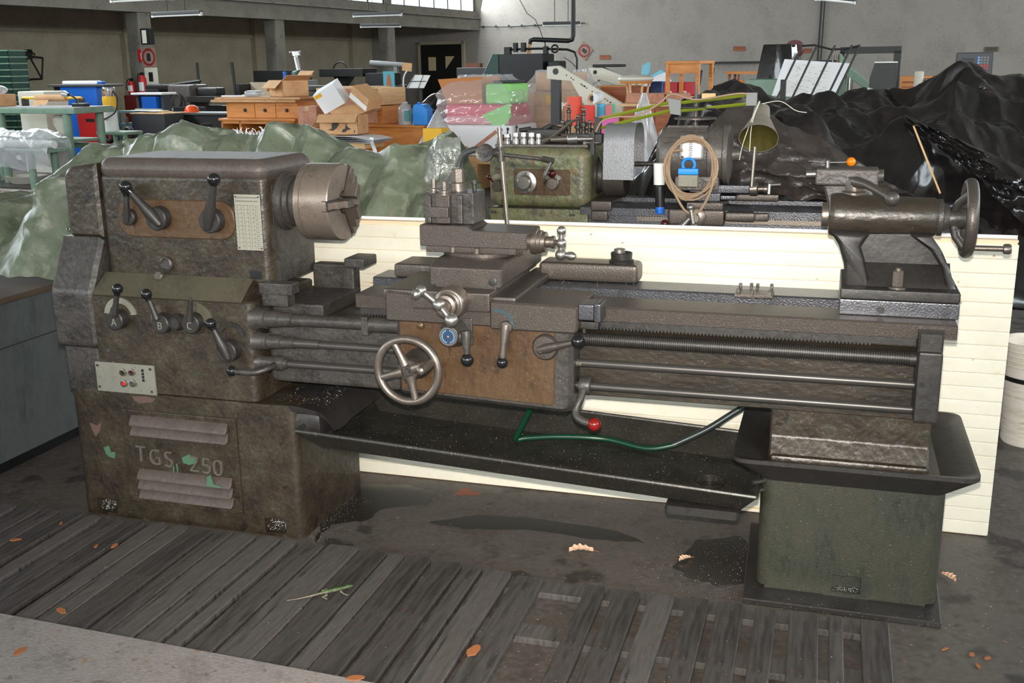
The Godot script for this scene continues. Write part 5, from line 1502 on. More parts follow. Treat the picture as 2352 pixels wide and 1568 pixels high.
	d = part(cr, "cross_dial", mb().turned(V(2.07, 0.94, 0.04), V(2.07, 0.94, 1), [V2(0, 0), V2(0.045, 0), V2(0.045, 0.03), V2(0.036, 0.036), V2(0.02, 0.038), V2(0.018, 0.06), V2(0, 0.06)], 26), mats.steel)
	part(d, "crank", mb().rod(V(2.05, 0.985, 0.1), V(2.065, 0.90, 0.1), 0.011, -1, 12, 0.002).ball(V(2.047, 0.99, 0.1), 0.016, 14).ball(V(2.066, 0.9, 0.1), 0.02, 14).rod(V(2.045, 0.94, 0.1), V(1.99, 0.885, 0.14), 0.011, 0.017, 14, 0.004), mats.bright)
	part(cr, "knob", mb().ball(V(1.925, 0.905, 0.06), 0.02, 16), mats.knob_wine)
	# grinder motor carried on the slide
	m = mb()
	m.turned(V(1.86, 1.215, -0.14), V(4, 1.215, -0.14), [V2(0, 0), V2(0.1, 0), V2(0.125, 0.02), V2(0.13, 0.05), V2(0.128, 0.24), V2(0.134, 0.245), V2(0.134, 0.27), V2(0.13, 0.275), V2(0.126, 0.31), V2(0.14, 0.315), V2(0.14, 0.335), V2(0.1, 0.345), V2(0.03, 0.35), V2(0.028, 0.39), V2(0, 0.39)], 36)
	m.bx(1.95, 2.16, 1.05, 1.12, -0.24, -0.04, 0.01)
	var mo := part(R, "grinder_motor", m, mats.grey_machine)
	for k in 12:
		var a := 0.5 + k * 0.2
		part(mo, "cooling_fin", mb().bx(1.9, 2.09, -0.002, 0.002, 0.126, 0.134), mats.grey_machine).transform = Transform3D(Basis(Vector3.RIGHT, -a), V(0, 1.215, -0.14))
	part(mo, "top_disc", mb().at(V(2.03, 1.345, -0.14)).lathe([V2(0, 0), V2(0.012, 0), V2(0.012, 0.03), V2(0.1, 0.034), V2(0.1, 0.042), V2(0.01, 0.045), V2(0.008, 0.14), V2(0.004, 0.2), V2(0, 0.2)], 30), mats.worn)
	var jb := part(mo, "junction_box", mb().bx(1.98, 2.09, 1.2, 1.312, -0.02, 0.03, 0.014, 2), paint(grime(141, [c8(168, 168, 166), c8(196, 196, 194), c8(184, 182, 178)]), 0.4, 0.5, 2.0))
	var jl := letters(jb, "SIEMENS", 0.02, V(2.032, 1.255, 0.031), mats.iron, 0.003)
	jl.rotation.z = -PI / 2
	bolt(jb, V(2.066, 1.295, 0.03), V(0, 0, 1), 0.006, 0.004, mats.iron, false)
	bolt(jb, V(1.995, 1.215, 0.03), V(0, 0, 1), 0.006, 0.004, mats.iron, false)
	# blue plug hung in front of the motor
	var pl := thing("power_plug", "blue and grey plug box hanging in the coiled cord", "plug", V(2.027, 1.08, -1.86))
	part(pl, "body", mb().bx(-0.046, 0.046, 0.0, 0.055, -0.02, 0.02, 0.004), paint(grime(142, [c8(120, 116, 100), c8(140, 136, 120)]), 0.5, 0.0, 2.0))
	part(pl, "cover", mb().bx(-0.047, 0.047, 0.055, 0.085, -0.022, 0.022, 0.006).at(V(0, 0.1, 0), V(PI / 2, 0, 0)).ring(0.028, 0.007, 26, 8), mats.sky_blue)
	# coiled cord
	var co := thing("coiled_cord", "beige electric cord coiled over the grinder motor of the rear lathe", "cord", V(2.04, 1.14, -1.83))
	m = mb()
	var rng := RandomNumberGenerator.new()
	rng.seed = 31
	var pts := []
	for k in 150:
		var a := k * TAU / 26.0
		var g := sin(k * 0.11)
		pts.append(V(cos(a) * (0.112 + 0.012 * g), 0.028 + sin(a) * (0.135 + 0.014 * cos(k * 0.17)), 0.012 * sin(k * 0.31)))
	m.tube(pts, 0.0055, 7)
	part(co, "loops", m, mats.cord)
	part(co, "tail", mb().tube(curve([V(-0.1, 0.0, 0.02), V(-0.07, -0.08, 0.03), V(-0.01, -0.17, 0.03), V(0.05, -0.165, 0.03), V(0.1, -0.06, 0.02), V(0.105, 0.05, 0.0)], 8), 0.006, 8).tube(curve([V(-0.11, 0.02, 0.0), V(-0.12, 0.06, 0.0), V(-0.09, 0.1, 0.0), V(-0.04, 0.11, 0.0)], 6), 0.006, 8), mats.cord)
	# blue tin hanging at the motor's left
	var bt := thing("blue_brush", "black and blue handled brush left of the coiled cord", "brush", V(1.895, 0.945, -1.87))
	part(bt, "grip", mb().turned(V(0, 0.0, 0), V(0, 1, 0), [V2(0, 0), V2(0.02, 0.004), V2(0.022, 0.03), V2(0.02, 0.036), V2(0, 0.036)], 16), mats.blue)
	part(bt, "handle", mb().turned(V(0, 0.036, 0), V(-0.01, 1, 0), [V2(0, 0), V2(0.022, 0), V2(0.024, 0.09), V2(0.02, 0.1), V2(0, 0.1)], 16), mats.black)
	part(bt, "head", mb().turned(V(-0.005, 0.14, 0), V(-0.01, 1, 0), [V2(0, 0), V2(0.026, 0), V2(0.028, 0.1), V2(0, 0.1)], 16), mats.white)
	# tailstock of the rear lathe
	m = mb()
	m.prism_x(rpoly([[-0.06, 1.085, 0.012], [-0.06, 1.16, 0.012], [-0.16, 1.165, 0.02], [-0.24, 1.15], [-0.24, 1.085]]), 2.595, 2.87, 0.006)
	m.prism(PackedVector2Array([V2(2.66, 0.985), V2(2.88, 0.985), V2(2.83, 1.09), V2(2.63, 1.09)]), -0.25, -0.08, 0.01)
	m.turned(V(2.865, 1.125, -0.14), V(4, 1.125, -0.14), [V2(0, 0), V2(0.03, 0), V2(0.03, 0.03), V2(0, 0.03)])
	var ts := part(R, "tailstock", m, mats.grey_machine)
	part(ts, "quill", mb().rod(V(2.55, 1.128, -0.14), V(2.6, 1.128, -0.14), 0.021, -1, 20, 0.003), mats.bright)
	d = part(ts, "clamp_post", mb().rod(V(2.645, 1.16, -0.12), V(2.645, 1.195, -0.12), 0.011, -1, 14, 0.002).rod(V(2.645, 1.185, -0.12), V(2.735, 1.188, -0.11), 0.004).rod(V(2.56, 1.19, -0.13), V(2.645, 1.183, -0.12), 0.0025), mats.bright)
	part(d, "knob", mb().ball(V(2.748, 1.19, -0.11), 0.021, 18), mats.knob_orange)
	# ---- work lamp on a sprung arm
	var W := thing("work_lamp", "jointed work lamp with yellow-green arm bars and a dusty cone shade", "lamp", V(1.56, 1.262, -2.0))
	var o := V(1.56, 1.262, -2.0)
	var arm := plain(c8(122, 132, 34), 0.45)
	part(W, "clamp", mb().bx(-0.03, 0.03, 0.0, 0.05, -0.03, 0.03, 0.006).rod(V(0, 0.04, 0), V(0, 0.1, 0), 0.01), mats.black_iron)
	part(W, "lower_bracket", mb().prism(PackedVector2Array([V2(-0.015, 0.05), V2(0.02, 0.05), V2(0.025, 0.125), V2(-0.01, 0.125)]), -0.012, 0.012, 0.002), mats.black_iron)
	var A := [V(1.565, 1.38, -2.0) - o, V(1.565, 1.335, -2.0) - o]
	var B := [V(1.92, 1.46, -2.0) - o, V(1.93, 1.425, -2.0) - o]
	var E := [V(1.945, 1.455, -2.0) - o, V(1.95, 1.418, -2.0) - o]
	var F := [V(2.285, 1.492, -2.0) - o, V(2.285, 1.452, -2.0) - o]
	for k in 2:
		part(W, "arm_bar", mb().rod(A[k], B[k], 0.0075, -1, 4), arm)
		part(W, "arm_bar", mb().rod(E[k], F[k], 0.0075, -1, 4), arm)
	part(W, "elbow_plate", mb().prism(PackedVector2Array([V2(B[0].x - 0.02, B[0].y + 0.02), V2(E[0].x + 0.02, E[0].y + 0.015), V2(E[1].x + 0.015, E[1].y - 0.02), V2(B[1].x - 0.015, B[1].y - 0.02)]), -0.012, 0.012, 0.002), mats.grey)
	part(W, "spring", mb().rod(E[0] + V(0.02, -0.02, 0), V(2.13, 1.43, -2.0) - o, 0.006), mats.black_iron)
	part(W, "head_bracket", mb().bx(F[0].x - 0.02, F[0].x + 0.03, F[1].y - 0.01, F[0].y + 0.01, -0.014, 0.014, 0.003), mats.grey)
	part(W, "tag", mb().bx(0.50, 0.565, 0.212, 0.238, -0.006, 0.006, 0.005), mats.wood_pale)
	part(W, "cord", mb().tube(curve([V(0.0, 0.06, 0.02), V(0.03, 0.11, 0.02), V(0.1, 0.13, 0.02), V(0.2, 0.135, 0.02), V(0.3, 0.19, 0.015), V(0.36, 0.235, 0.015), V(0.44, 0.215, 0.015), V(0.5, 0.21, 0.015), V(0.66, 0.235, 0.015), V(0.72, 0.23, 0.01), V(0.75, 0.2, 0.0)], 8), 0.0045, 7), mats.cord)
	# shade: open cone tipped towards the viewer
	m = mb()
	m.t = Transform3D(Basis(Vector3.RIGHT, 2.3), V(2.335, 1.425, -2.06) - o)
	m.lathe([V2(0, -0.01), V2(0.03, -0.008), V2(0.036, 0.0), V2(0.042, 0.07), V2(0.05, 0.085), V2(0.09, 0.19), V2(0.087, 0.19), V2(0.047, 0.088), V2(0.038, 0.07), V2(0.0, 0.065)], 36)
	var sh := part(W, "shade", m, paint(grime(143, [c8(110, 102, 92), c8(132, 124, 112), c8(122, 112, 100)]), 0.6, 0.1, 1.6), 40)
	m = mb()
	m.t = Transform3D(Basis(Vector3.RIGHT, 2.3), V(2.335, 1.425, -2.06) - o)
	m.lathe([V2(0.0862, 0.1895), V2(0.0465, 0.0885), V2(0.0, 0.08)], 36)
	part(sh, "reflector", m, paint(grime(144, [c8(82, 74, 36), c8(116, 106, 58), c8(98, 90, 50)]), 0.3, 0.6, 2.0))
	part(W, "string", mb().tube(curve([V(0.765, 0.2, 0.01), V(0.74, 0.12, 0.09), V(0.71, 0.02, 0.12), V(0.695, -0.06, 0.12)], 6), 0.0018, 6).tube(curve([V(0.77, 0.2, 0.02), V(0.745, 0.11, 0.11), V(0.74, -0.02, 0.13)], 6), 0.0018, 6).tube(curve([V(0.78, 0.19, 0.02), V(0.86, 0.2, 0.0), V(0.93, 0.16, 0.02), V(0.98, 0.15, 0.02)], 6), 0.0018, 6), mats.cream)
	part(W, "support_rod", mb().rod(V(0.755, -0.18, 0.12), V(0.762, 0.0, 0.1), 0.008), mats.steel)
	# ---- tools standing on the rear headstock
	var top := 1.2625
	var kinds := [[1.085, -1.95, 0.02, 0.045], [1.12, -1.95, 0.02, 0.048], [1.165, -1.95, 0.019, 0.055], [1.205, -1.95, 0.019, 0.055], [1.245, -1.95, 0.02, 0.055], [1.28, -1.95, 0.016, 0.05]]
	var words := ["leftmost small steel collet in the row on the rear headstock", "second steel collet from the left on the rear headstock", "third steel collet from the left on the rear headstock", "fourth steel collet from the left on the rear headstock", "fifth steel collet from the left on the rear headstock", "slim rightmost collet in the row on the rear headstock"]
	for i in 6:
		var k = kinds[i]
		var c := thing("collet", words[i], "collet", V(k[0], top, k[1]), 0.0, "collets on the rear headstock")
		part(c, "sleeve", mb().lathe([V2(0, 0), V2(k[2], 0), V2(k[2], k[3] * 0.3), V2(k[2] * 0.86, k[3] * 0.36), V2(k[2] * 0.86, k[3] * 0.6), V2(k[2] * 0.95, k[3] * 0.66), V2(k[2] * 0.8, k[3]), V2(k[2] * 0.4, k[3]), V2(k[2] * 0.35, k[3] * 0.8), V2(0, k[3] * 0.8)], 16), mats.bright)
		if i in [0, 1, 2]: part(c, "screw", mb().rod(V(0, k[3] * 0.8, 0), V(0.003, k[3] * 1.5, 0), 0.004).ball(V(0.003, k[3] * 1.5, 0), 0.008, 8), mats.black_iron)
	var vi := thing("small_vise", "dark jagged toolholder block lying behind the row of collets", "tool holder", V(1.27, top, -2.06))
	part(vi, "block", mb().bx(-0.07, 0.09, 0.0, 0.07, -0.04, 0.04, 0.012), mats.black_iron)
	part(vi, "screw", mb().rod(V(-0.12, 0.06, 0), V(-0.06, 0.065, 0), 0.01, 0.014).rod(V(0.05, 0.075, 0), V(0.12, 0.06, 0.02), 0.014).rod(V(0.0, 0.06, 0.02), V(0.05, 0.085, 0.02), 0.012), mats.black_iron)
	var wr := thing("flat_wrench", "flat steel wrench leaning on the tools of the rear headstock", "wrench", V(1.345, top, -2.0))
	part(wr, "handle", mb().rod(V(-0.03, 0.012, 0.02), V(0.09, 0.11, -0.03), 0.011, 0.008, 6), mats.steel)
	part(wr, "jaw", mb().rod(V(-0.06, 0.008, 0.03), V(-0.02, 0.022, 0.02), 0.016, 0.011, 8), mats.steel)
	part(wr, "bent_tip", mb().rod(V(0.088, 0.108, -0.03), V(0.125, 0.118, -0.04), 0.008, 0.005, 6), mats.steel)
	var ar := thing("drill_arbor", "polished steel arbor lying along the front of the rear headstock top", "arbor", V(1.36, top + 0.022, -1.96))
	part(ar, "shank", mb().rod(V(-0.02, 0, 0), V(0.07, 0.002, 0), 0.014, 0.018, 16, 0.002), mats.steel)
	part(ar, "collar", mb().rod(V(0.065, 0.002, 0), V(0.115, 0.003, 0), 0.024, -1, 20, 0.003), mats.bright)
	part(ar, "taper", mb().rod(V(0.11, 0.003, 0), V(0.19, 0.004, 0), 0.014, 0.009, 14), mats.bright)
	var ho := thing("tool_rack", "low steel rack block holding upright milling arbors on the rear headstock", "tool rack", V(1.44, top, -2.07))
	part(ho, "block", mb().bx(-0.07, 0.09, 0, 0.045, -0.04, 0.04, 0.006), mats.iron)
	var up := [[-0.035, 0.14, "tallest upright arbor at the left of the tool rack"], [0.012, 0.09, "stubby upright arbor in the middle of the tool rack"], [0.04, 0.125, "second tallest upright arbor in the tool rack"], [-0.065, 0.06, "short arbor at the left end of the tool rack"], [0.07, 0.06, "short arbor right of centre in the tool rack"], [0.1, 0.058, "rightmost short arbor standing in the tool rack"]]
	for u in up:
		var a := thing("milling_arbor", u[2], "arbor", V(1.44 + u[0], top + 0.045, -2.06), 0.0, "arbors in the tool rack")
		var h: float = u[1]
		part(a, "body", mb().lathe([V2(0, 0), V2(0.012, 0), V2(0.012, h * 0.25), V2(0.018, h * 0.28), V2(0.018, h * 0.42), V2(0.01, h * 0.46), V2(0.009, h * 0.7), V2(0.013, h * 0.73), V2(0.013, h * 0.8), V2(0.006, h * 0.84), V2(0, h * 0.84)], 16), mats.iron)
		part(a, "ball_end", mb().ball(V(0, h * 0.92, 0), 0.011, 12), mats.steel)
	var ca := thing("small_caliper", "small dark clamp hanging at the right end of the rear headstock top", "clamp", V(1.545, 1.16, -1.97))
	part(ca, "jaw", mb().bx(-0.012, 0.012, 0.05, 0.16, -0.012, 0.012, 0.003).rod(V(0.01, 0.12, 0), V(0.06, -0.02, 0), 0.004), mats.black_iron)
	part(ca, "screw", mb().rod(V(-0.035, 0.11, 0), V(0.035, 0.11, 0), 0.007).bx(-0.045, -0.03, 0.095, 0.125, -0.006, 0.006), mats.steel)

func rows_height(xs: Array, zs: Array, ys: Array, x: float, z: float) -> float:
	var i := 0
	while i < xs.size() - 2 and x > xs[i + 1]: i += 1
	var j := 0
	while j < zs.size() - 2 and z < zs[j + 1]: j += 1
	var u := smoothstep(0, 1, clampf((x - xs[i]) / (xs[i + 1] - xs[i]), 0, 1))
	var v := smoothstep(0, 1, clampf((z - zs[j]) / (zs[j + 1] - zs[j]), 0, 1))
	return lerpf(lerpf(ys[j][i], ys[j][i + 1], u), lerpf(ys[j + 1][i], ys[j + 1][i + 1], u), v)

func creases(x: float, y: float, k: Array) -> float:
	# folds in a stiff sheet: straight sharp ridges crossing at odd angles
	var h := 0.0
	for f in k:
		var t: float = (x * cos(f[0]) + y * sin(f[0])) / f[1] + f[2] + 0.22 * sin((y * cos(f[0]) - x * sin(f[0])) / f[1] * 0.9 + f[2] * 5.0)
		h += (absf(t - floorf(t) - 0.5) * 2.0 - 0.5) * f[3]
	return h

func build_covers():
	# ---- green tarpaulin draped behind the headstock
	var rg := FastNoiseLite.new()
	rg.seed = 5
	rg.frequency = 1.0
	rg.fractal_type = FastNoiseLite.FRACTAL_RIDGED
	rg.fractal_octaves = 2
	var sm := FastNoiseLite.new()
	sm.seed = 8
	sm.frequency = 1.0
	sm.fractal_octaves = 3
	var rx := [-1.35, -1.05, -0.88, -0.78, -0.65, -0.36, -0.13, 0.16, 0.35, 0.5, 0.62, 0.78, 0.87, 1.03, 1.14, 1.27, 1.5]
	var ry := [1.02, 1.06, 1.1, 1.2, 1.30, 1.36, 1.385, 1.375, 1.395, 1.365, 1.325, 1.285, 1.275, 1.315, 1.355, 1.335, 1.3]
	var tf := [[0.5, 0.5, 0.2, 0.1], [1.9, 0.35, 0.5, 0.07], [2.6, 0.2, 0.3, 0.055], [1.2, 0.12, 0.1, 0.016]]
	var tarp := func(u: float, v: float):
		var x := lerpf(-1.3, 1.13, u)
		var i := 0
		while i < rx.size() - 2 and x > rx[i + 1]: i += 1
		var top := lerpf(ry[i], ry[i + 1], clampf((x - rx[i]) / (rx[i + 1] - rx[i]), 0, 1))
		# v: 0 bottom of the back, 0.35 ridge, 1 front hem
		var z: float
		var y: float
		var hem := 0.78 if x < -0.25 else 0.95
		var zf := -0.74
		if x < -0.2: zf = lerpf(-0.74, -0.55, clampf((-0.2 - x) / 0.5, 0, 1))
		if v < 0.35:
			var s := v / 0.35
			z = lerpf(-1.75, -1.12, s)
			y = lerpf(0.75, top, sin(s * PI / 2))
		else:
			var s := (v - 0.35) / 0.65
			z = lerpf(-1.1, zf, pow(s, 0.8))
			y = lerpf(top, hem, pow(s, 1.25))
		var edge := sin(clampf(v, 0, 1) * PI)
		var f := rg.get_noise_3d(x * 1.3 + y * 1.1, y * 1.7, z * 1.2)
		var g := sm.get_noise_3d(x * 2.6, y * 3.0, z * 2.6)
		var cr := creases(x + 5.0, y * 1.2 + z, tf)
		z += (f * 0.07 + g * 0.05 + cr) * (0.3 + edge * 0.7)
		y += (f * 0.02 + cr * 0.5) * edge + sm.get_noise_3d(x * 5.0, 3.0, z * 5.0) * 0.02
		x += rg.get_noise_3d(x * 2.0, y * 2.0, 7.0) * 0.03 * edge
		if x > 0.15: z = minf(z, -0.725)
		return V(x, y, z)
	var t := thing("green_tarpaulin", "crumpled green tarpaulin draped over a machine behind the headstock", "tarpaulin")
	var tm = mb().sheet(230, 90, tarp)
	part(t, "sheet", tm, mats.tarp, 24)
	var ey: Vector3 = tarp.call(0.315, 0.8)
	part(t, "eyelet", mb().at(ey + V(0.0, 0.0, 0.012), V(PI / 2 - 0.2, 0, 0)).ring(0.009, 0.003, 18, 8), mats.bright)
	# loose threads at the torn hem
	var rng := RandomNumberGenerator.new()
	rng.seed = 12
	var th := mb()
	for k in 26:
		var p: Vector3 = tarp.call(0.575 + rng.randf() * 0.055, 0.36)
		var q := p + V(rng.randf_range(-0.02, 0.02), rng.randf_range(0.005, 0.03), rng.randf_range(-0.01, 0.02))
		th.tube([p, p.lerp(q, 0.5) + V(rng.randf_range(-0.008, 0.008), 0.006, 0), q], 0.0012, 4)
	part(t, "frayed_threads", th, mats.paper)
	# the right-hand grey part of the same cover: a foil-like tarp end
	var t2 := t
	part(t2, "silvery_end", mb().sheet(60, 50, func(u, v):
		var x: float = lerpf(0.93, 1.2 + 0.12 * v, u)
		var y: float = lerpf([1.2, 1.24, 1.30, 1.345, 1.36, 1.35][int(u * 4.99)], [1.24, 1.30, 1.345, 1.36, 1.35, 1.34][int(u * 4.99)], u * 5.0 - floor(u * 4.99)) - v * 0.5
		var z: float = -0.78 - 0.28 * (1.0 - v) * (1.0 - v) + 0.01 * u
		return V(x, y + sm.get_noise_2d(x * 9, 2) * 0.015, z + rg.get_noise_3d(x * 3, y * 3, 2) * 0.03 + creases(x, y, tf) * 0.8)), paint(grime(151, [c8(94, 98, 90), c8(124, 128, 120), c8(150, 152, 148)], {"specks": [[c8(215, 216, 212), 1500, 2]]}), 0.32, 0.25, 1.2, relief(19, 0.05, 4, 6.0), 0.6), 32)
	# ---- black film over the machines to the right
	var xs := [1.2, 1.5, 1.85, 2.05, 2.28, 2.52, 2.73, 3.0, 3.34, 3.6, 4.4]
	var zs := [-2.18, -2.27, -2.5, -2.75, -3.0, -3.25, -3.7]
	var ys := [
		[0.5, 0.5, 0.5, 0.5, 0.5, 0.5, 0.5, 0.5, 0.5, 0.5, 0.5],
		[0.6, 0.86, 0.95, 0.98, 1.0, 1.02, 1.02, 0.98, 0.9, 0.82, 0.8],
		[0.6, 0.98, 1.2, 1.33, 1.44, 1.33, 1.22, 1.36, 1.2, 1.1, 1.05],
		[0.6, 0.9, 1.22, 1.36, 1.42, 1.34, 1.3, 1.28, 1.32, 1.3, 1.25],
		[0.6, 0.9, 1.42, 1.46, 1.44, 1.40, 1.38, 1.42, 1.50, 1.48, 1.4],
		[0.6, 0.9, 1.46, 1.49, 1.46, 1.44, 1.44, 1.51, 1.56, 1.54, 1.48],
		[0.6, 0.8, 1.0, 1.0, 1.0, 1.0, 1.0, 1.1, 1.1, 1.1, 1.0]]
	var folds := [[0.35, 0.62, 0.1, 0.13], [1.9, 0.47, 0.6, 0.1], [2.7, 0.33, 0.3, 0.07], [0.9, 0.21, 0.8, 0.045], [2.3, 0.14, 0.2, 0.024], [1.35, 0.09, 0.5, 0.01], [0.1, 0.065, 0.4, 0.005]]
	var folds2 := [[0.7, 0.55, 0.4, 0.13], [2.2, 0.36, 0.1, 0.08], [1.5, 0.17, 0.7, 0.035]]
	var film := func(u: float, v: float):
		var x := lerpf(1.3, 4.3, u)
		var z := lerpf(-2.17, -3.65, v)
		var y := rows_height(xs, zs, ys, x, z)
		var e := clampf(v * 12.0, 0, 1)
		var w := z * 1.2 + y * 0.9
		var c := creases(x, w, folds)
		var q := 0.55 + 0.9 * maxf(0.0, sm.get_noise_2d(x * 1.4 + 7.0, w * 1.4))
		y += c * e * q
		z += creases(x + 3.0, w, folds2) * e * q
		return V(x, y, z)
	var bf := thing("black_film", "large crumpled sheet of shiny black plastic film over machines at the right", "plastic sheet")
	part(bf, "sheet", mb().sheet(270, 150, func(u, v): return film.call(u, v)), mats.film, 12)
	# a dusty fold of the film swept down from its peak
	part(bf, "dusty_fold", mb().sheet(60, 40, func(u, v):
		var a := V(2.22, 1.47, -2.44).lerp(V(3.05, 1.02, -2.16), u)
		var b := V(1.86, 1.08, -2.24).lerp(V(2.72, 0.98, -2.14), u)
		var p := a.lerp(b, v)
		p.z += 0.07 * sin(PI * v) + rg.get_noise_2d(u * 2.0, v * 1.6) * 0.05
		p.y += 0.03 * sin(PI * v) + sm.get_noise_2d(u * 3.0, v * 3.0) * 0.03
		return p), mats.film_dusty, 40)
	part(bf, "dusty_fold", mb().sheet(50, 24, func(u, v):
		var a := V(2.98, 1.385, -2.46).lerp(V(3.9, 0.98, -2.15), u)
		var b := V(3.0, 1.36, -2.44).lerp(V(3.62, 0.82, -2.12), u)
		var p := a.lerp(b, v)
		p.z += 0.05 * sin(PI * v) + rg.get_noise_2d(u * 3.0 + 4, v * 1.2) * 0.05
		return p), mats.film, 40)
	part(bf, "lath", mb().rod(V(3.03, 1.33, -2.4), V(3.16, 1.03, -2.22), 0.006, -1, 4), mats.wood_pale)

func ht(called: String, label: String, category: String, x: float, y: float, z: float, turn := 0.0, group := "") -> Node3D:
	return thing(called, label, category, hp(x, y, z), HALL_TURN + turn, group)

func carton(label: String, x: float, y: float, z: float, s: Vector3, turn := 0.0, open := false, mat: Material = null, group := "cartons in the store") -> Node3D:
	# a cardboard box with its origin at the middle of its base; closed lid with tape or four raised flaps
	var o := ht("carton", label, "box", x, y, z, turn, group)
	if mat == null: mat = mats.carton
	var w := s.x / 2
	var d := s.z / 2
	var t := 0.008
	if not open:
		part(o, "body", mb().bx(-w, w, 0, s.y, -d, d, 0.006), mat)
		part(o, "tape", mb().bx(-0.03, 0.03, s.y - 0.06, s.y + 0.001, d - 0.0005, d + 0.0012).bx(-0.03, 0.03, s.y - 0.0005, s.y + 0.0012, -d, d + 0.0012), plain(c8(196, 166, 120), 0.3))
	else:
		part(o, "body", mb().bx(-w, w, 0, t, -d, d).bx(-w, w, 0, s.y, d - t, d).bx(-w, w, 0, s.y, -d, -d + t).bx(-w, -w + t, 0, s.y, -d, d).bx(w - t, w, 0, s.y, -d, d), mat)
		for q in [[V(0, s.y, d), V(0.75, 0, 0), V(s.x, t, d * 0.8), V(0, 0, d * 0.4)], [V(0, s.y, -d), V(0.9, 0, 0), V(s.x, t, d * 0.8), V(0, 0, -d * 0.4)], [V(w, s.y, 0), V(0, 0, 0.35), V(w * 0.8, t, s.z), V(w * 0.4, 0, 0)], [V(-w, s.y, 0), V(0, 0, 0.9), V(w * 0.8, t, s.z), V(-w * 0.4, 0, 0)]]:
			var f := mb()
			f.t = Transform3D(Basis.from_euler(q[1]), q[0])
			f.box(q[3], q[2], 0.001)
			part(o, "flap", f, mat)
	return o

func print_block(o: Node3D, pts: Array, z: float, col: Color):
	var p := PackedVector2Array()
	for q in pts: p.append(V2(q[0], q[1]))
	part(o, "print", mb().prism(p, z, z + 0.001), plain(col, 0.7))

func desk(label: String, x0: float, x1: float, y: float, z: float, depth: float, wood: Material, open := false) -> Node3D:
	var o := ht("wooden_desk", label, "desk", (x0 + x1) / 2, 0, z - depth / 2)
	var w := (x1 - x0) / 2
	var d := depth / 2
	part(o, "desk_top", mb().bx(-w - 0.03, w + 0.03, y - 0.035, y, -d - 0.02, d + 0.03, 0.008), wood)
	part(o, "side_panel", mb().bx(w - 0.025, w, 0, y - 0.035, -d, d), wood)
	part(o, "side_panel", mb().bx(-w, -w + 0.025, 0, y - 0.035, -d, d), wood)
	part(o, "back_panel", mb().bx(-w + 0.025, w - 0.025, 0.05, y - 0.035, -d, -d + 0.02), wood)
	part(o, "divider", mb().bx(-w * 0.5, -w * 0.5 + 0.03, 0, y - 0.035, -d + 0.02, d), wood)
	if open:
		part(o, "inner_shelf", mb().bx(-w + 0.025, w - 0.025, y - 0.22, y - 0.2, -d + 0.02, d - 0.1), mats.wood_dark)
		part(o, "rail", mb().bx(-w, w, y - 0.08, y - 0.035, d - 0.02, d), wood)
	else:
		part(o, "front_panel", mb().bx(-w * 0.5 + 0.03, w - 0.025, 0.05, y - 0.035, d - 0.03, d - 0.01), wood)
		part(o, "drawer", mb().bx(-w + 0.03, -w * 0.5 - 0.005, y - 0.2, y - 0.05, d - 0.02, d + 0.005, 0.004), wood)
	part(o, "side_frame", mb().bx(w, w + 0.006, 0.05, y - 0.06, d - 0.1, d - 0.02).bx(w, w + 0.006, 0.05, y - 0.06, -d + 0.02, -d + 0.1).bx(w, w + 0.006, y - 0.13, y - 0.06, -d + 0.1, d - 0.1), wood)
	return o

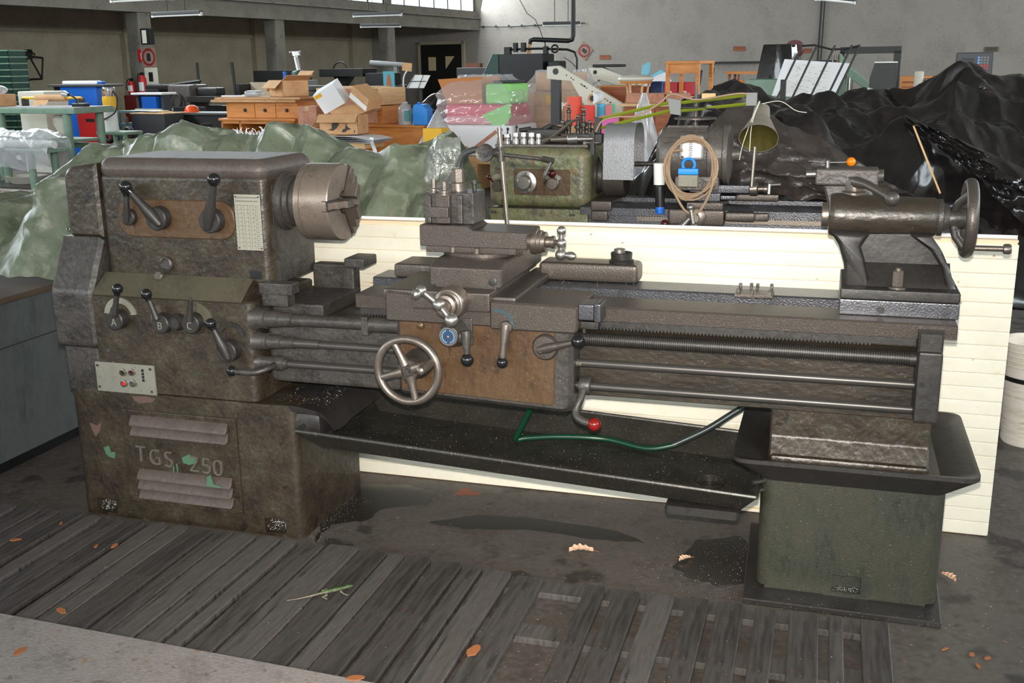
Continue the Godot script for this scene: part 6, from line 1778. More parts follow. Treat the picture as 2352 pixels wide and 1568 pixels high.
func build_store_left():
	# green work table with its clamp-like casting
	var t := ht("green_work_table", "long green steel work table at the far left", "table", -13.2, 0, -12.0)
	part(t, "table_top", mb().bx(-1.7, 0.95, 1.04, 1.12, -0.4, 0.4, 0.01), mats.bench_green)
	part(t, "top_sheet", mb().bx(-1.68, 0.93, 1.12, 1.13, -0.38, 0.38), mats.grey)
	for q in [[-0.63, 0.33], [0.72, 0.33], [-1.5, -0.3], [0.72, -0.3]]: part(t, "leg", mb().rod(V(q[0], 0, q[1]), V(q[0], 1.04, q[1]), 0.06, -1, 14), mats.bench_green)
	part(t, "rail", mb().bx(-1.5, 0.72, 0.5, 0.58, -0.32, -0.26), mats.bench_green)
	part(t, "lower_shelf", mb().bx(-1.5, 0.7, 0.62, 0.66, -0.3, 0.3), mats.bench_green)
	# casting under the table
	var c := ht("white_casting", "rounded pale casting standing under the green work table", "casting", -12.95, 0.66, -12.0)
	part(c, "bowl", mb().lathe([V2(0, 0), V2(0.06, 0), V2(0.06, 0.08), V2(0.12, 0.2), V2(0.13, 0.3), V2(0.1, 0.34), V2(0, 0.34)], 20), mats.cream)
	# low table with the bundle of plastic sheeting
	var lt := ht("low_green_trestle", "low green trestle under a bundle of clear plastic", "trestle", -12.7, 0, -10.9)
	part(lt, "top", mb().bx(-1.2, 0.75, 0.55, 0.6, -0.25, 0.25, 0.01), mats.bench_green)
	for q in [[-0.7, 0.2], [0.5, 0.2], [-0.7, -0.2], [0.5, -0.2]]: part(lt, "leg", mb().rod(V(q[0], 0, q[1]), V(q[0], 0.55, q[1]), 0.05, -1, 12), mats.bench_green)
	var rg := FastNoiseLite.new()
	rg.seed = 3
	rg.frequency = 1.0
	rg.fractal_type = FastNoiseLite.FRACTAL_RIDGED
	var pb := ht("plastic_bundle", "bundle of cloudy white plastic sheeting draped over the green trestle", "plastic sheeting", -12.7, 0.6, -10.9)
	part(pb, "sheet", mb().sheet(50, 30, func(u, v):
		var x: float = lerpf(-0.95, 0.85, u)
		var a := lerpf(-2.2, 2.2, v)
		var r := 0.17 + 0.04 * sin(u * 9.0) - 0.1 * pow(absf(u - 0.45) * 2.0, 3)
		var drop := maxf(0, absf(a) - 1.4) * 0.35
		return V(x, maxf(0.08 + cos(a) * r, -0.02) - drop + rg.get_noise_2d(x * 3, a) * 0.03 + 0.015, sin(a) * (r + 0.16) + rg.get_noise_2d(x * 2, a * 2) * 0.04)), mats.cloudy, 40)
	part(pb, "roll", mb().rod(V(-0.9, 0.06, 0), V(0.75, 0.06, 0), 0.055, -1, 14), mats.white)
	# stack of green crates, each one a thing
	for k in 18:
		var cr := ht("green_crate", ("topmost" if k == 17 else ["lowest", "second", "third", "fourth", "fifth", "sixth", "seventh", "eighth", "ninth", "tenth", "eleventh", "twelfth", "thirteenth", "fourteenth", "fifteenth", "sixteenth", "seventeenth"][k]) + " flat green crate, counted from the floor, of the stack at far left", "crate", -16.75, k * 0.113, -14.4, 0.0, "stacked green crates")
		part(cr, "shell", mb().bx(-0.3, 0.3, 0.0, 0.01, -0.2, 0.2).bx(-0.3, 0.3, 0, 0.09, 0.185, 0.2).bx(-0.3, 0.3, 0, 0.09, -0.2, -0.185).bx(-0.3, -0.285, 0, 0.09, -0.2, 0.2).bx(0.285, 0.3, 0, 0.09, -0.2, 0.2), mats.dark_green)
		part(cr, "rim", mb().bx(-0.315, 0.315, 0.085, 0.112, 0.18, 0.215).bx(-0.315, 0.315, 0.085, 0.112, -0.215, -0.18).bx(-0.315, -0.28, 0.085, 0.112, -0.2, 0.2).bx(0.28, 0.315, 0.085, 0.112, -0.2, 0.2), mats.bench_green)
	var bc := ht("blue_cabinet_door", "narrow blue panel at the left edge of the photo", "panel", -16.4, 0, -13.6)
	part(bc, "panel", mb().bx(-0.3, -0.1, 0, 1.45, -0.15, 0.15, 0.01), mats.blue)
	# blue plan cabinet with a light tube tray on top
	var b := ht("blue_machine", "bright blue cabinet with grey tray top beside the green table", "cabinet", -14.64, 0, -14.3)
	part(b, "body", mb().bx(-0.42, 0.42, 0, 1.38, -0.04, 0.3, 0.01), mats.blue)
	part(b, "tray", mb().bx(-0.66, 0.66, 1.38, 1.42, -0.1, 0.35, 0.01), mats.dark_grey)
	part(b, "black_side", mb().prism(PackedVector2Array([V2(-0.62, 1.38), V2(-0.43, 1.38), V2(-0.43, 1.1), V2(-0.55, 1.15)]), -0.2, 0.25), mats.black)
	var tb := ht("white_light_tube", "bright white tube lying on the blue cabinet's tray", "tube", -14.62, 1.42, -14.1)
	part(tb, "tube", mb().bx(-0.42, 0.4, 0.0, 0.06, -0.06, 0.06, 0.02), mats.paper)
	part(tb, "end_cap", mb().bx(0.4, 0.5, 0.0, 0.05, -0.05, 0.05, 0.015), mats.blue)
	# brown paper roll on its holder behind the table
	var rl := ht("brown_paper_roll", "horizontal roll of brown paper on a yellow bar above the table", "paper roll", -13.3, 1.13, -12.2)
	part(rl, "roll", mb().rod(V(-0.33, 0.12, 0), V(0.3, 0.12, 0), 0.05, -1, 18), mats.carton)
	part(rl, "bar", mb().rod(V(-0.62, 0.12, 0), V(0.6, 0.12, 0), 0.022, -1, 10), mats.yellow)
	part(rl, "stand", mb().bx(-0.6, -0.57, 0, 0.11, -0.06, 0.06).bx(0.57, 0.6, 0, 0.11, -0.06, 0.06), mats.dark_grey)
	part(rl, "loose_sheet", mb().sheet(8, 6, func(u, v): return V(-0.33 + 0.3 * u, 0.09 - 0.085 * v + 0.02 * u * v, 0.05 + 0.05 * v)), mats.carton)
	carton("small plain carton standing on the left end of the green table", -14.7, 1.132, -12.1, V(0.34, 0.2, 0.3), 0.1)
	carton("squat rounded carton next to a clear bag on the green table", -14.22, 1.132, -12.0, V(0.4, 0.18, 0.34), -0.2)
	var bg := ht("clear_bag", "clear plastic bag bulging on top of a carton", "bag", -14.22, 1.315, -12.0)
	part(bg, "bag", mb().at(V(0, 0.06, 0)).ball(Vector3.ZERO, 0.15, 16, 0.5), mats.cloudy)
	var wp := ht("white_press", "pale machine housing with small blue window behind the cartons", "machine", -14.55, 0, -13.2)
	part(wp, "housing", mb().bx(-0.35, 0.25, 0, 1.33, -0.25, 0.25, 0.02), mats.cream)
	part(wp, "window", mb().bx(0.05, 0.18, 1.1, 1.24, 0.25, 0.255), mats.blue)
	var tl := ht("gooseneck_lamp", "small black gooseneck lamp with chrome head on the green table", "lamp", -12.6, 1.13, -12.0)
	part(tl, "base", mb().bx(-0.05, 0.2, 0, 0.05, -0.06, 0.06, 0.01), mats.black)
	part(tl, "neck", mb().tube(curve([V(0, 0.04, 0), V(0.0, 0.1, 0), V(-0.05, 0.15, 0.02), V(-0.12, 0.17, 0.04)], 6), 0.012, 8), mats.black)
	part(tl, "head", mb().rod(V(-0.11, 0.17, 0.04), V(-0.2, 0.19, 0.05), 0.03, 0.045, 14), mats.chrome)
	# filter bottle on a green stool
	var st := ht("green_stool", "small green steel stool under the yellow and white cylinder", "stool", -12.8, 0, -13.0)
	part(st, "seat", mb().bx(-0.3, 0.3, 0.66, 0.71, -0.2, 0.2, 0.01), mats.bench_green)
	for q in [[-0.26, 0.16], [0.26, 0.16], [-0.26, -0.16], [0.26, -0.16]]: part(st, "leg", mb().bx(q[0] - 0.025, q[0] + 0.025, 0, 0.66, q[1] - 0.025, q[1] + 0.025), mats.bench_green)
	part(st, "rail", mb().bx(-0.26, 0.26, 0.45, 0.5, 0.14, 0.18), mats.bench_green)
	var gb := ht("pump_cylinder", "yellow and white pump cylinder with a chrome head on the green stool", "pump", -12.95, 0.71, -13.0)
	part(gb, "lower_body", mb().lathe([V2(0, 0), V2(0.105, 0), V2(0.105, 0.03), V2(0.1, 0.34), V2(0, 0.34)], 22), mats.white)
	part(gb, "upper_body", mb().lathe([V2(0, 0.34), V2(0.101, 0.34), V2(0.106, 0.5), V2(0.1, 0.54), V2(0, 0.54)], 22), mats.yellow)
	part(gb, "head", mb().lathe([V2(0, 0.54), V2(0.1, 0.54), V2(0.105, 0.66), V2(0.09, 0.68), V2(0, 0.68)], 22), mats.chrome)
	part(gb, "hose", mb().tube(curve([V(0.1, 0.62, 0), V(0.2, 0.5, 0.03), V(0.17, 0.3, 0.07), V(0.0, 0.2, 0.115), V(-0.1, 0.2, 0.06)], 6), 0.012, 7), mats.black)
	var wh := ht("sack_truck", "dark sack truck with small wheels behind the green stool", "trolley", -13.2, 0, -13.42)
	for s in [-0.22, 0.2]: part(wh, "wheel", mb().at(V(s, 0.62, 0.02), V(PI / 2, 0, 0.2)).ring(0.11, 0.035, 24, 10), mats.black)
	part(wh, "frame", mb().bx(-0.2, -0.16, 0, 0.9, -0.02, 0.02).bx(0.14, 0.18, 0, 0.9, -0.02, 0.02).bx(-0.2, 0.18, 0.6, 0.64, -0.02, 0.02), mats.dark_grey)
	var rb := ht("red_cabinet", "red steel box with a dark slot behind the green table's end", "cabinet", -13.75, 0, -13.5)
	part(rb, "body", mb().prism(PackedVector2Array([V2(-0.2, 0), V2(0.18, 0), V2(0.16, 1.02), V2(-0.26, 1.02)]), -0.2, 0.2, 0.01), mats.red)
	part(rb, "slot", mb().bx(-0.05, 0.13, 0.83, 0.88, 0.2, 0.205), mats.black)
	# grey stove and black bench beyond
	var gs := ht("grey_box_cabinet", "plain dark grey steel cabinet under scattered papers", "cabinet", -13.6, 0, -14.75)
	part(gs, "body", mb().bx(-0.37, 0.37, 0, 0.9, -0.25, 0.25, 0.01), mats.dark_grey)
	part(gs, "top", mb().bx(-0.39, 0.39, 0.9, 0.92, -0.27, 0.27, 0.004), mats.wood_pale)
	var gw := ht("open_frame_cart", "green framed open cart left of the dark grey cabinet", "cart", -14.3, 0, -15.02)
	part(gw, "upper_shelf", mb().bx(-0.3, 0.28, 0.9, 0.94, -0.2, 0.2), mats.bench_green)
	part(gw, "lower_shelf", mb().bx(-0.3, 0.28, 0.66, 0.72, -0.2, 0.2), mats.bench_green)
	for q in [[-0.28, 0.18], [0.26, 0.18], [-0.28, -0.18], [0.26, -0.18]]: part(gw, "post", mb().bx(q[0] - 0.02, q[0] + 0.02, 0, 0.9, q[1] - 0.02, q[1] + 0.02), mats.bench_green)
	part(gw, "dark_back", mb().bx(-0.28, 0.26, 0.05, 0.88, -0.2, -0.18), mats.black)
	var pp := ht("loose_papers", "scatter of pale papers on the cart and dark grey cabinet", "papers", -13.75, 0.942, -14.85)
	part(pp, "sheet", mb().at(V(-0.3, 0.002, 0), V(0, 0.3, 0)).box(Vector3.ZERO, V(0.3, 0.004, 0.21)), mats.paper)
	part(pp, "sheet", mb().at(V(0.05, 0.004, 0.05), V(0, -0.2, 0)).box(Vector3.ZERO, V(0.42, 0.006, 0.3)), mats.paper)
	part(pp, "sheet", mb().at(V(0.35, -0.01, 0.1), V(0, 0.5, 0)).box(Vector3.ZERO, V(0.2, 0.006, 0.14)), mats.yellow)
	var bd := ht("black_bench", "low black steel bench with an orange helmet on it", "bench", -12.95, 0, -15.42)
	part(bd, "body", mb().bx(-0.75, 0.75, 0, 0.86, -0.3, 0.3, 0.01), mats.dark)
	part(bd, "top", mb().bx(-0.8, 0.8, 0.86, 0.9, -0.33, 0.33, 0.005), mats.dark_grey)
	part(bd, "handle", mb().bx(0.0, 0.2, 0.7, 0.72, 0.3, 0.33), mats.chrome)
	var hm := ht("orange_helmet", "orange safety helmet resting on the black bench", "helmet", -13.3, 0.9, -15.3)
	part(hm, "shell", mb().lathe([V2(0.13, 0), V2(0.125, 0.05), V2(0.1, 0.1), V2(0.05, 0.125), V2(0, 0.13)], 20), plain(c8(232, 84, 26), 0.3))
	part(hm, "brim", mb().lathe([V2(0.0, 0.0), V2(0.15, 0), V2(0.15, 0.012), V2(0.12, 0.02)], 20), plain(c8(232, 84, 26), 0.3))
	var tt := ht("white_side_table", "small white-topped table with a blue box on its shelf", "table", -14.5, 0, -15.65)
	part(tt, "top", mb().bx(-0.35, 0.4, 1.2, 1.24, -0.2, 0.2, 0.01), mats.white)
	part(tt, "post", mb().bx(0.28, 0.34, 0, 1.2, -0.1, 0.1), mats.dark_grey)
	part(tt, "post", mb().bx(-0.32, -0.26, 0, 1.2, -0.1, 0.1), mats.dark_grey)
	part(tt, "blue_bin", mb().bx(-0.15, 0.2, 0.95, 1.17, -0.15, 0.15, 0.01), mats.blue)
	part(tt, "shelf", mb().bx(-0.3, 0.3, 0.9, 0.95, -0.18, 0.18), mats.cream)
	# dark machine and leaning bars
	var dm := ht("dark_milling_machine", "dark oily milling machine standing in the aisle's shade", "machine", -14.85, 0, -17.0)
	part(dm, "base", mb().bx(-0.6, 0.75, 0, 0.95, -0.4, 0.4, 0.03), mats.dark)
	part(dm, "column", mb().bx(-0.25, 0.3, 0.9, 1.36, -0.3, 0.3, 0.05), mats.grey_machine)
	part(dm, "hand_wheel", mb().at(V(0.0, 1.05, 0.36), V(PI / 2, 0, 0)).ring(0.15, 0.025, 26, 8), mats.black_iron)
	part(dm, "arm", mb().bx(-0.95, -0.2, 1.24, 1.36, -0.15, 0.15, 0.03).rod(V(-0.6, 1.33, 0), V(0.35, 1.42, 0), 0.03), mats.dark)
	part(dm, "table", mb().bx(0.2, 0.95, 1.02, 1.14, -0.25, 0.3, 0.01).bx(0.3, 0.8, 1.14, 1.3, -0.2, 0.1, 0.04), mats.black_iron)
	part(dm, "motor", mb().rod(V(-0.95, 1.22, 0), V(-0.6, 1.22, 0), 0.16, -1, 18, 0.02), mats.dark)
	for q in [[-15.35, 0.05, "left of two dark bars leaning on the aisle wall"], [-14.35, -0.05, "right of two dark bars leaning on the aisle wall"]]:
		var lb := ht("steel_bar", q[2], "bar", q[0], 0, -17.9, 0.0, "bars on the aisle wall")
		part(lb, "bar", mb().rod(V(0.1, 0, 0.05), V(-0.02 + q[1], 1.78, 0), 0.03, -1, 6), mats.dark)
	var sh := ht("workshop_shelf", "dark tool shelf behind the milling machine", "shelf", -13.5, 0, -17.8)
	part(sh, "board", mb().bx(-0.6, 0.6, 1.0, 1.08, -0.2, 0.2).bx(-0.6, 0.6, 0.5, 0.56, -0.2, 0.2), mats.dark)
	for q in [-0.57, 0.57]: part(sh, "upright", mb().bx(q - 0.03, q + 0.03, 0, 1.35, -0.2, 0.2), mats.dark)
	part(sh, "back_board", mb().bx(-0.55, 0.55, 1.08, 1.38, -0.2, -0.17), mats.aisle_wall)
	# bicycle frame hung on the aisle wall
	var bi := ht("bicycle_frame", "bare old bicycle frame hanging on the aisle wall", "bicycle", -21.55, 1.35, -19.2, PI / 2)
	for q in [[V(-0.35, 0.15, 0), V(0.0, 0.7, 0)], [V(0.0, 0.7, 0), V(0.32, 0.12, 0)], [V(-0.05, 0.66, 0), V(0.42, 0.62, 0)], [V(0.42, 0.62, 0), V(0.32, 0.12, 0)], [V(-0.42, 0.02, 0), V(0.0, 0.12, 0)], [V(0.32, 0.12, 0), V(0.0, 0.12, 0)], [V(-0.35, 0.15, 0), V(-0.55, 0.45, 0)]]: part(bi, "tube", mb().rod(q[0], q[1], 0.022, -1, 8), mats.dark)
	part(bi, "handlebar", mb().tube(curve([V(0.02, 0.7, -0.2), V(0.0, 0.78, -0.1), V(0.0, 0.76, 0.1), V(0.02, 0.68, 0.2)], 6), 0.018, 7), mats.dark)
	part(bi, "saddle", mb().box(V(-0.5, 0.05, 0), V(0.28, 0.06, 0.16), 0.025, 2), mats.black)
	part(bi, "bracket", mb().bx(-0.06, 0.12, 0.6, 0.82, -0.12, 0.02, 0.02), mats.dark)
	# rail lying on the floor
	var ra := ht("floor_beam", "long rusty steel beam lying on the floor at the left", "beam", -11.9, 0, -9.9)
	part(ra, "web", mb().bx(-1.6, 1.6, 0.0, 0.12, -0.06, 0.06, 0.008), mats.grey_machine)
	part(ra, "flange", mb().bx(-1.6, 1.6, 0.12, 0.15, -0.1, 0.1, 0.004), paint(grime(171, [c8(104, 84, 66), c8(126, 106, 88)]), 0.6, 0.2, 0.8))
	var fb := ht("floor_basin", "pale plastic basin lying on the floor under the table", "basin", -13.5, 0, -11.7)
	part(fb, "bowl", mb().lathe([V2(0.0, 0.0), V2(0.2, 0), V2(0.3, 0.1), V2(0.31, 0.11), V2(0.19, 0.02), V2(0, 0.02)], 24), mats.cream)

func build_store_middle():
	# desk with a chest of drawers on it
	var d := desk("orange-brown wooden desk with open compartments under the chest of drawers", -10.92, -9.56, 0.915, -13.2, 0.76, mats.wood, true)
	var ch := ht("drawer_chest", "low wooden chest with three dark-knobbed drawers standing on the desk", "chest of drawers", -10.22, 0.916, -13.62)
	part(ch, "case", mb().bx(-0.67, 0.67, 0, 0.235, -0.33, 0.31), mats.wood)
	for k in 3:
		var dr := part(ch, "drawer", mb().bx([-0.66, -0.12, 0.27][k], [-0.13, 0.26, 0.66][k], 0.008, 0.228, 0.31, 0.325, 0.004), mats.wood)
		part(dr, "knob", mb().rod(V([-0.3, 0.07, 0.47][k], 0.118, 0.32), V([-0.3, 0.07, 0.47][k], 0.118, 0.35), 0.026, -1, 14, 0.006), mats.black_iron)
	for q in [["large flattened carton sheet lying over the chest of drawers", -10.3, 1.153, 1.5, 0.04, 0.03], ["second flattened carton sheet on top of the chest", -10.2, 1.196, 1.6, 0.03, -0.04]]:
		var cs := ht("carton_sheet", q[0], "cardboard", q[1], q[2], -13.6, q[5], "carton sheets on the chest")
		part(cs, "sheet", mb().bx(-q[3] / 2, q[3] / 2, 0.0, q[4], -0.36, 0.4, 0.002), mats.carton)
		part(cs, "folded_edge", mb().bx(-q[3] / 2 - 0.12, -q[3] / 2 - 0.01, 0.0, q[4] * 0.8, -0.2, 0.3, 0.002), mats.carton)
	var sp := ht("styrofoam_strips", "white foam strips and a crumpled bag on the carton sheets", "foam strips", -10.5, 1.229, -13.4)
	part(sp, "strip", mb().at(V(-0.25, 0.012, 0), V(0, 0.1, 0)).box(Vector3.ZERO, V(0.5, 0.022, 0.08), 0.004), mats.paper)
	part(sp, "strip", mb().at(V(0.1, 0.036, 0.02), V(0, 0.05, 0.06)).box(Vector3.ZERO, V(0.4, 0.02, 0.07), 0.004), mats.paper)
	part(sp, "bag", mb().at(V(0.16, 0.05, 0.12)).box(Vector3.ZERO, V(0.26, 0.09, 0.14), 0.04, 2), mats.cloudy)
	var oc := carton("open carton with raised flaps on top of the carton sheets", -9.95, 1.228, -13.65, V(0.52, 0.24, 0.42), -0.55, true)
	print_block(oc, [[-0.15, 0.14], [0.1, 0.15], [0.1, 0.165], [-0.15, 0.155]], 0.2105, c8(150, 110, 78))
	# grey boxes and planks between desk and tall chest
	var gx := ht("grey_file_boxes", "pile of pale grey flat boxes behind the open carton", "boxes", -10.05, 0, -14.5)
	for k in 5: part(gx, "flat_box", mb().bx(-0.22, 0.22, 0.98 + k * 0.08, 1.05 + k * 0.08, -0.25, 0.25, 0.006), mats.cabinet)
	part(gx, "stand", mb().bx(-0.2, 0.2, 0, 0.98, -0.2, 0.2), mats.wood_dark)
	# desk 2 with wooden chests, cartons and jugs
	desk("wide honey-coloured wooden desk carrying the wooden chests and jugs", -9.1, -7.25, 0.86, -12.95, 0.8, mats.wood)
	var tc := ht("wooden_chest", "tall wooden chest, reddish in front, standing on the wide desk", "chest", -8.5, 0.861, -13.4)
	part(tc, "lower_case", mb().bx(-0.55, 0.52, 0, 0.25, -0.33, 0.3, 0.004), mats.wood)
	part(tc, "upper_case", mb().bx(-0.56, 0.54, 0.262, 0.5, -0.34, 0.32, 0.004), mats.wood_pale)
	part(tc, "front_board", mb().bx(-0.5, 0.46, 0.02, 0.49, 0.32, 0.335), mats.carton_red)
	part(tc, "lid", mb().bx(-0.5, 0.3, 0.5, 0.515, -0.3, 0.25), mats.wood_pale)
	var lt := ht("low_paper_bench", "low wooden bench with drooping paper sheets under the bird carton", "bench", -8.05, 0, -12.25)
	part(lt, "slab", mb().bx(-0.5, 0.45, 0.6, 0.68, -0.25, 0.25, 0.006), mats.wood_pale)
	part(lt, "leg", mb().bx(-0.45, -0.38, 0, 0.6, -0.2, 0.2), mats.wood)
	part(lt, "leg", mb().bx(0.33, 0.4, 0, 0.6, -0.2, 0.2), mats.wood)
	for k in 4: part(lt, "paper_sheet", mb().sheet(12, 4, func(u, v): return V(-0.56 + 1.1 * u + k * 0.01, 0.70 + k * 0.017 + 0.01 * sin(u * 7.0 + k) - 0.03 * pow(absf(u - 0.5) * 2, 4), -0.28 + 0.6 * (1 - v))), mats.paper)
	part(lt, "torn_strip", mb().sheet(4, 8, func(u, v): return V(0.5 + 0.06 * u + 0.04 * v, 0.75 - 0.22 * v, 0.2 + 0.02 * sin(v * 6))), mats.paper)
	var bc := carton("open carton printed with two dark birds on the paper bench", -8.1, 0.775, -12.3, V(0.56, 0.26, 0.36), 0.16, true)
	print_block(bc, [[-0.16, 0.06], [-0.1, 0.08], [-0.1, 0.13], [-0.05, 0.19], [-0.02, 0.16], [0.02, 0.19], [0.0, 0.12], [-0.03, 0.08], [-0.08, 0.05]], 0.1802, c8(66, 58, 50))
	print_block(bc, [[0.04, 0.03], [0.06, 0.07], [0.09, 0.08], [0.11, 0.15], [0.13, 0.1], [0.18, 0.07], [0.13, 0.06], [0.09, 0.03]], 0.1802, c8(66, 58, 50))
	print_block(bc, [[-0.24, 0.015], [-0.215, 0.015], [-0.215, 0.03], [-0.24, 0.03]], 0.1802, c8(66, 58, 50))
	print_block(bc, [[0.22, 0.03], [0.235, 0.03], [0.235, 0.055], [0.22, 0.055]], 0.1802, c8(66, 58, 50))
	var wc := ht("white_carton", "white carton with a yellow label, tipped over on the bird carton", "box", -8.45, 1.1, -12.55)
	var wm := mb()
	wm.at(V(0, 0.16, 0), V(0.25, 0.35, 0.5)).box(Vector3.ZERO, V(0.34, 0.3, 0.3), 0.004)
	part(wc, "body", wm, mats.paper)
	part(wc, "yellow_label", mb().at(V(0, 0.16, 0), V(0.25, 0.35, 0.5)).bx(-0.16, -0.05, 0.08, 0.13, 0.15, 0.152), mats.yellow)
	var bx := ht("tilted_carton", "brown carton with a white strip leaning beside the white carton", "box", -7.92, 1.1, -12.6)
	part(bx, "body", mb().at(V(0, 0.14, 0), V(0.1, -0.3, -0.55)).box(Vector3.ZERO, V(0.36, 0.2, 0.26), 0.004), mats.carton)
	part(bx, "white_strip", mb().at(V(0, 0.14, 0), V(0.1, -0.3, -0.55)).bx(-0.18, 0.18, -0.08, -0.01, 0.13, 0.132), mats.paper)
	var cl := carton("reddish carton wedged between the desks", -8.95, 0.861, -12.75, V(0.3, 0.26, 0.2), 0.1, false, mats.carton_red)
	# jugs
	var j := ht("clear_jug", "translucent jug half full of brownish liquid on the wide desk", "jug", -7.55, 0.861, -13.0)
	part(j, "bottle", mb().lathe([V2(0, 0), V2(0.095, 0), V2(0.1, 0.02), V2(0.1, 0.2), V2(0.085, 0.25), V2(0.04, 0.29), V2(0.04, 0.31), V2(0, 0.31)], 20), mats.cloudy)
	part(j, "liquid", mb().lathe([V2(0, 0.004), V2(0.09, 0.004), V2(0.094, 0.15), V2(0, 0.15)], 20), plain(c8(176, 138, 98), 0.3))
	part(j, "label", mb().at(V(0, 0, 0)).lathe([V2(0.1012, 0.05), V2(0.1012, 0.2)], 8, 0.2, 1.2), plain(c8(70, 130, 130), 0.5))
	j = ht("blue_jug", "bright blue plastic jug beside the translucent one", "jug", -7.3, 0.861, -13.05)
	part(j, "bottle", mb().prism(rpoly([[-0.115, 0, 0.02], [0.115, 0, 0.02], [0.115, 0.21, 0.03], [0.05, 0.28, 0.02], [-0.09, 0.28, 0.03], [-0.115, 0.22, 0.03]]), -0.09, 0.09, 0.02), mats.sky_blue)
	part(j, "cap", mb().rod(V(-0.05, 0.28, 0), V(-0.05, 0.305, 0), 0.03), mats.blue)
	var fc := ht("clear_film_cone", "peaked heap of clear film with a yellow box right of the jugs", "plastic sheeting", -6.67, 0, -12.3)
	part(fc, "heap", mb().sheet(16, 10, func(u, v): return V(cos(u * TAU) * 0.28 * v, 1.12 - 0.5 * v + 0.03 * sin(u * 22.0) * v, sin(u * TAU) * 0.28 * v)), mats.cloudy)
	part(fc, "yellow_box", mb().bx(-0.05, 0.22, 0.62, 0.88, 0.1, 0.3, 0.004), mats.yellow)
	part(fc, "base_carton", mb().bx(-0.3, 0.3, 0, 0.62, -0.28, 0.32, 0.006), mats.carton)
	# pump with silver pipe
	var pm := ht("green_pump", "dark green pump with a silver pipe and cap on a tall stand", "pump", -11.42, 0, -16.0)
	part(pm, "stand", mb().bx(-0.25, 0.25, 0, 1.44, -0.2, 0.2, 0.01), mats.grey)
	part(pm, "motor", mb().at(V(0, 1.44, 0)).lathe([V2(0, 0), V2(0.14, 0), V2(0.15, 0.06), V2(0.13, 0.14), V2(0.05, 0.17), V2(0, 0.17)], 20), mats.dark_green)
	part(pm, "pipe", mb().rod(V(-0.02, 1.6, 0), V(-0.06, 1.84, 0), 0.055, -1, 16), mats.chrome)
	part(pm, "cap", mb().rod(V(-0.06, 1.84, 0), V(-0.07, 1.93, 0), 0.1, -1, 18, 0.01), mats.chrome)
	var tn := ht("blue_can", "small blue spray can beside the green pump", "can", -11.62, 1.441, -15.85)
	part(tn, "can", mb().lathe([V2(0, 0), V2(0.035, 0), V2(0.035, 0.13), V2(0.015, 0.15), V2(0, 0.15)], 14), mats.blue)
	# benches in the aisle's shade
	var ab := ht("dark_workbench", "long dark workbench in the shade behind the green pump", "workbench", -16.2, 0, -22.0)
	part(ab, "top", mb().bx(-0.65, 0.65, 1.3, 1.6, -0.3, 0.3, 0.01), mats.dark)
	part(ab, "foot", mb().bx(-0.55, 0.55, 0, 1.1, -0.25, 0.25), mats.grey)
	part(ab, "ledge", mb().bx(-0.75, 0.6, 1.2, 1.27, -0.35, 0.4), mats.black)
	part(ab, "strut", mb().bx(-0.5, -0.42, 1.1, 1.2, -0.1, 0.1).bx(0.42, 0.5, 1.1, 1.2, -0.1, 0.1), mats.dark)
	var fb := ht("flatbed_cart", "dark flat cart on splayed legs in the far aisle", "cart", -15.6, 0, -24.0)
	part(fb, "bed", mb().bx(-0.66, 0.66, 1.42, 1.62, -0.35, 0.35, 0.01), mats.dark)
	part(fb, "column", mb().prism(PackedVector2Array([V2(-0.4, 1.42), V2(0.15, 1.42), V2(-0.05, 1.2), V2(0.2, 0.0), V2(-0.45, 0.0), V2(-0.2, 1.2)]), -0.1, 0.1), mats.dark)
	part(fb, "hoop", mb().tube(curve([V(-0.45, 1.62, 0), V(-0.35, 1.75, 0), V(-0.15, 1.78, 0), V(0.0, 1.62, 0)], 6), 0.02, 6), mats.dark)
	var sk := ht("dark_crate_pile", "pile of dark crates right of the flat cart in the aisle", "crates", -14.4, 0, -24.0)
	part(sk, "lower_crate", mb().bx(-0.5, 0.5, 0, 0.7, -0.3, 0.3, 0.01), mats.dark)
	part(sk, "middle_crate", mb().bx(-0.45, 0.4, 0.7, 1.2, -0.3, 0.3, 0.01), mats.dark_grey)
	part(sk, "upper_crate", mb().bx(-0.5, 0.2, 1.2, 1.5, -0.3, 0.3, 0.01), mats.dark)
	part(sk, "pipe", mb().rod(V(-0.5, 1.75, 0), V(0.5, 1.68, 0), 0.07).bx(0.2, 0.3, 1.5, 1.72, -0.05, 0.05), mats.grey)
	var pc := ht("teal_picture", "tall teal picture with an orange figure on an easel", "picture", -11.38, 0, -19.0)
	part(pc, "board", mb().bx(-0.13, 0.13, 1.2, 1.56, -0.01, 0.01), plain(c8(80, 160, 176), 0.5))
	part(pc, "figure", mb().prism(PackedVector2Array([V2(-0.06, 1.2), V2(0.06, 1.2), V2(0.05, 1.38), V2(0.02, 1.5), V2(-0.02, 1.5), V2(-0.05, 1.38)]), 0.01, 0.012), plain(c8(170, 92, 50), 0.5))
	part(pc, "easel_leg", mb().rod(V(-0.12, 0, 0.1), V(-0.05, 1.2, 0), 0.015).rod(V(0.12, 0, 0.1), V(0.05, 1.2, 0), 0.015).rod(V(0, 0, -0.3), V(0, 1.2, -0.02), 0.015), mats.wood_dark)
	var ls := ht("paper_lamp", "beige paper sign on a thin curved white stand", "sign", -10.95, 0, -19.0)
	part(ls, "sheet", mb().at(V(0.0, 1.64, 0), V(0, 0, -0.1)).box(Vector3.ZERO, V(0.22, 0.16, 0.01)), mats.carton)
	part(ls, "stand", mb().tube(curve([V(-0.1, 0, 0), V(-0.1, 1.2, 0), V(-0.08, 1.45, 0), V(0.0, 1.57, 0)], 6), 0.015, 6), mats.white)
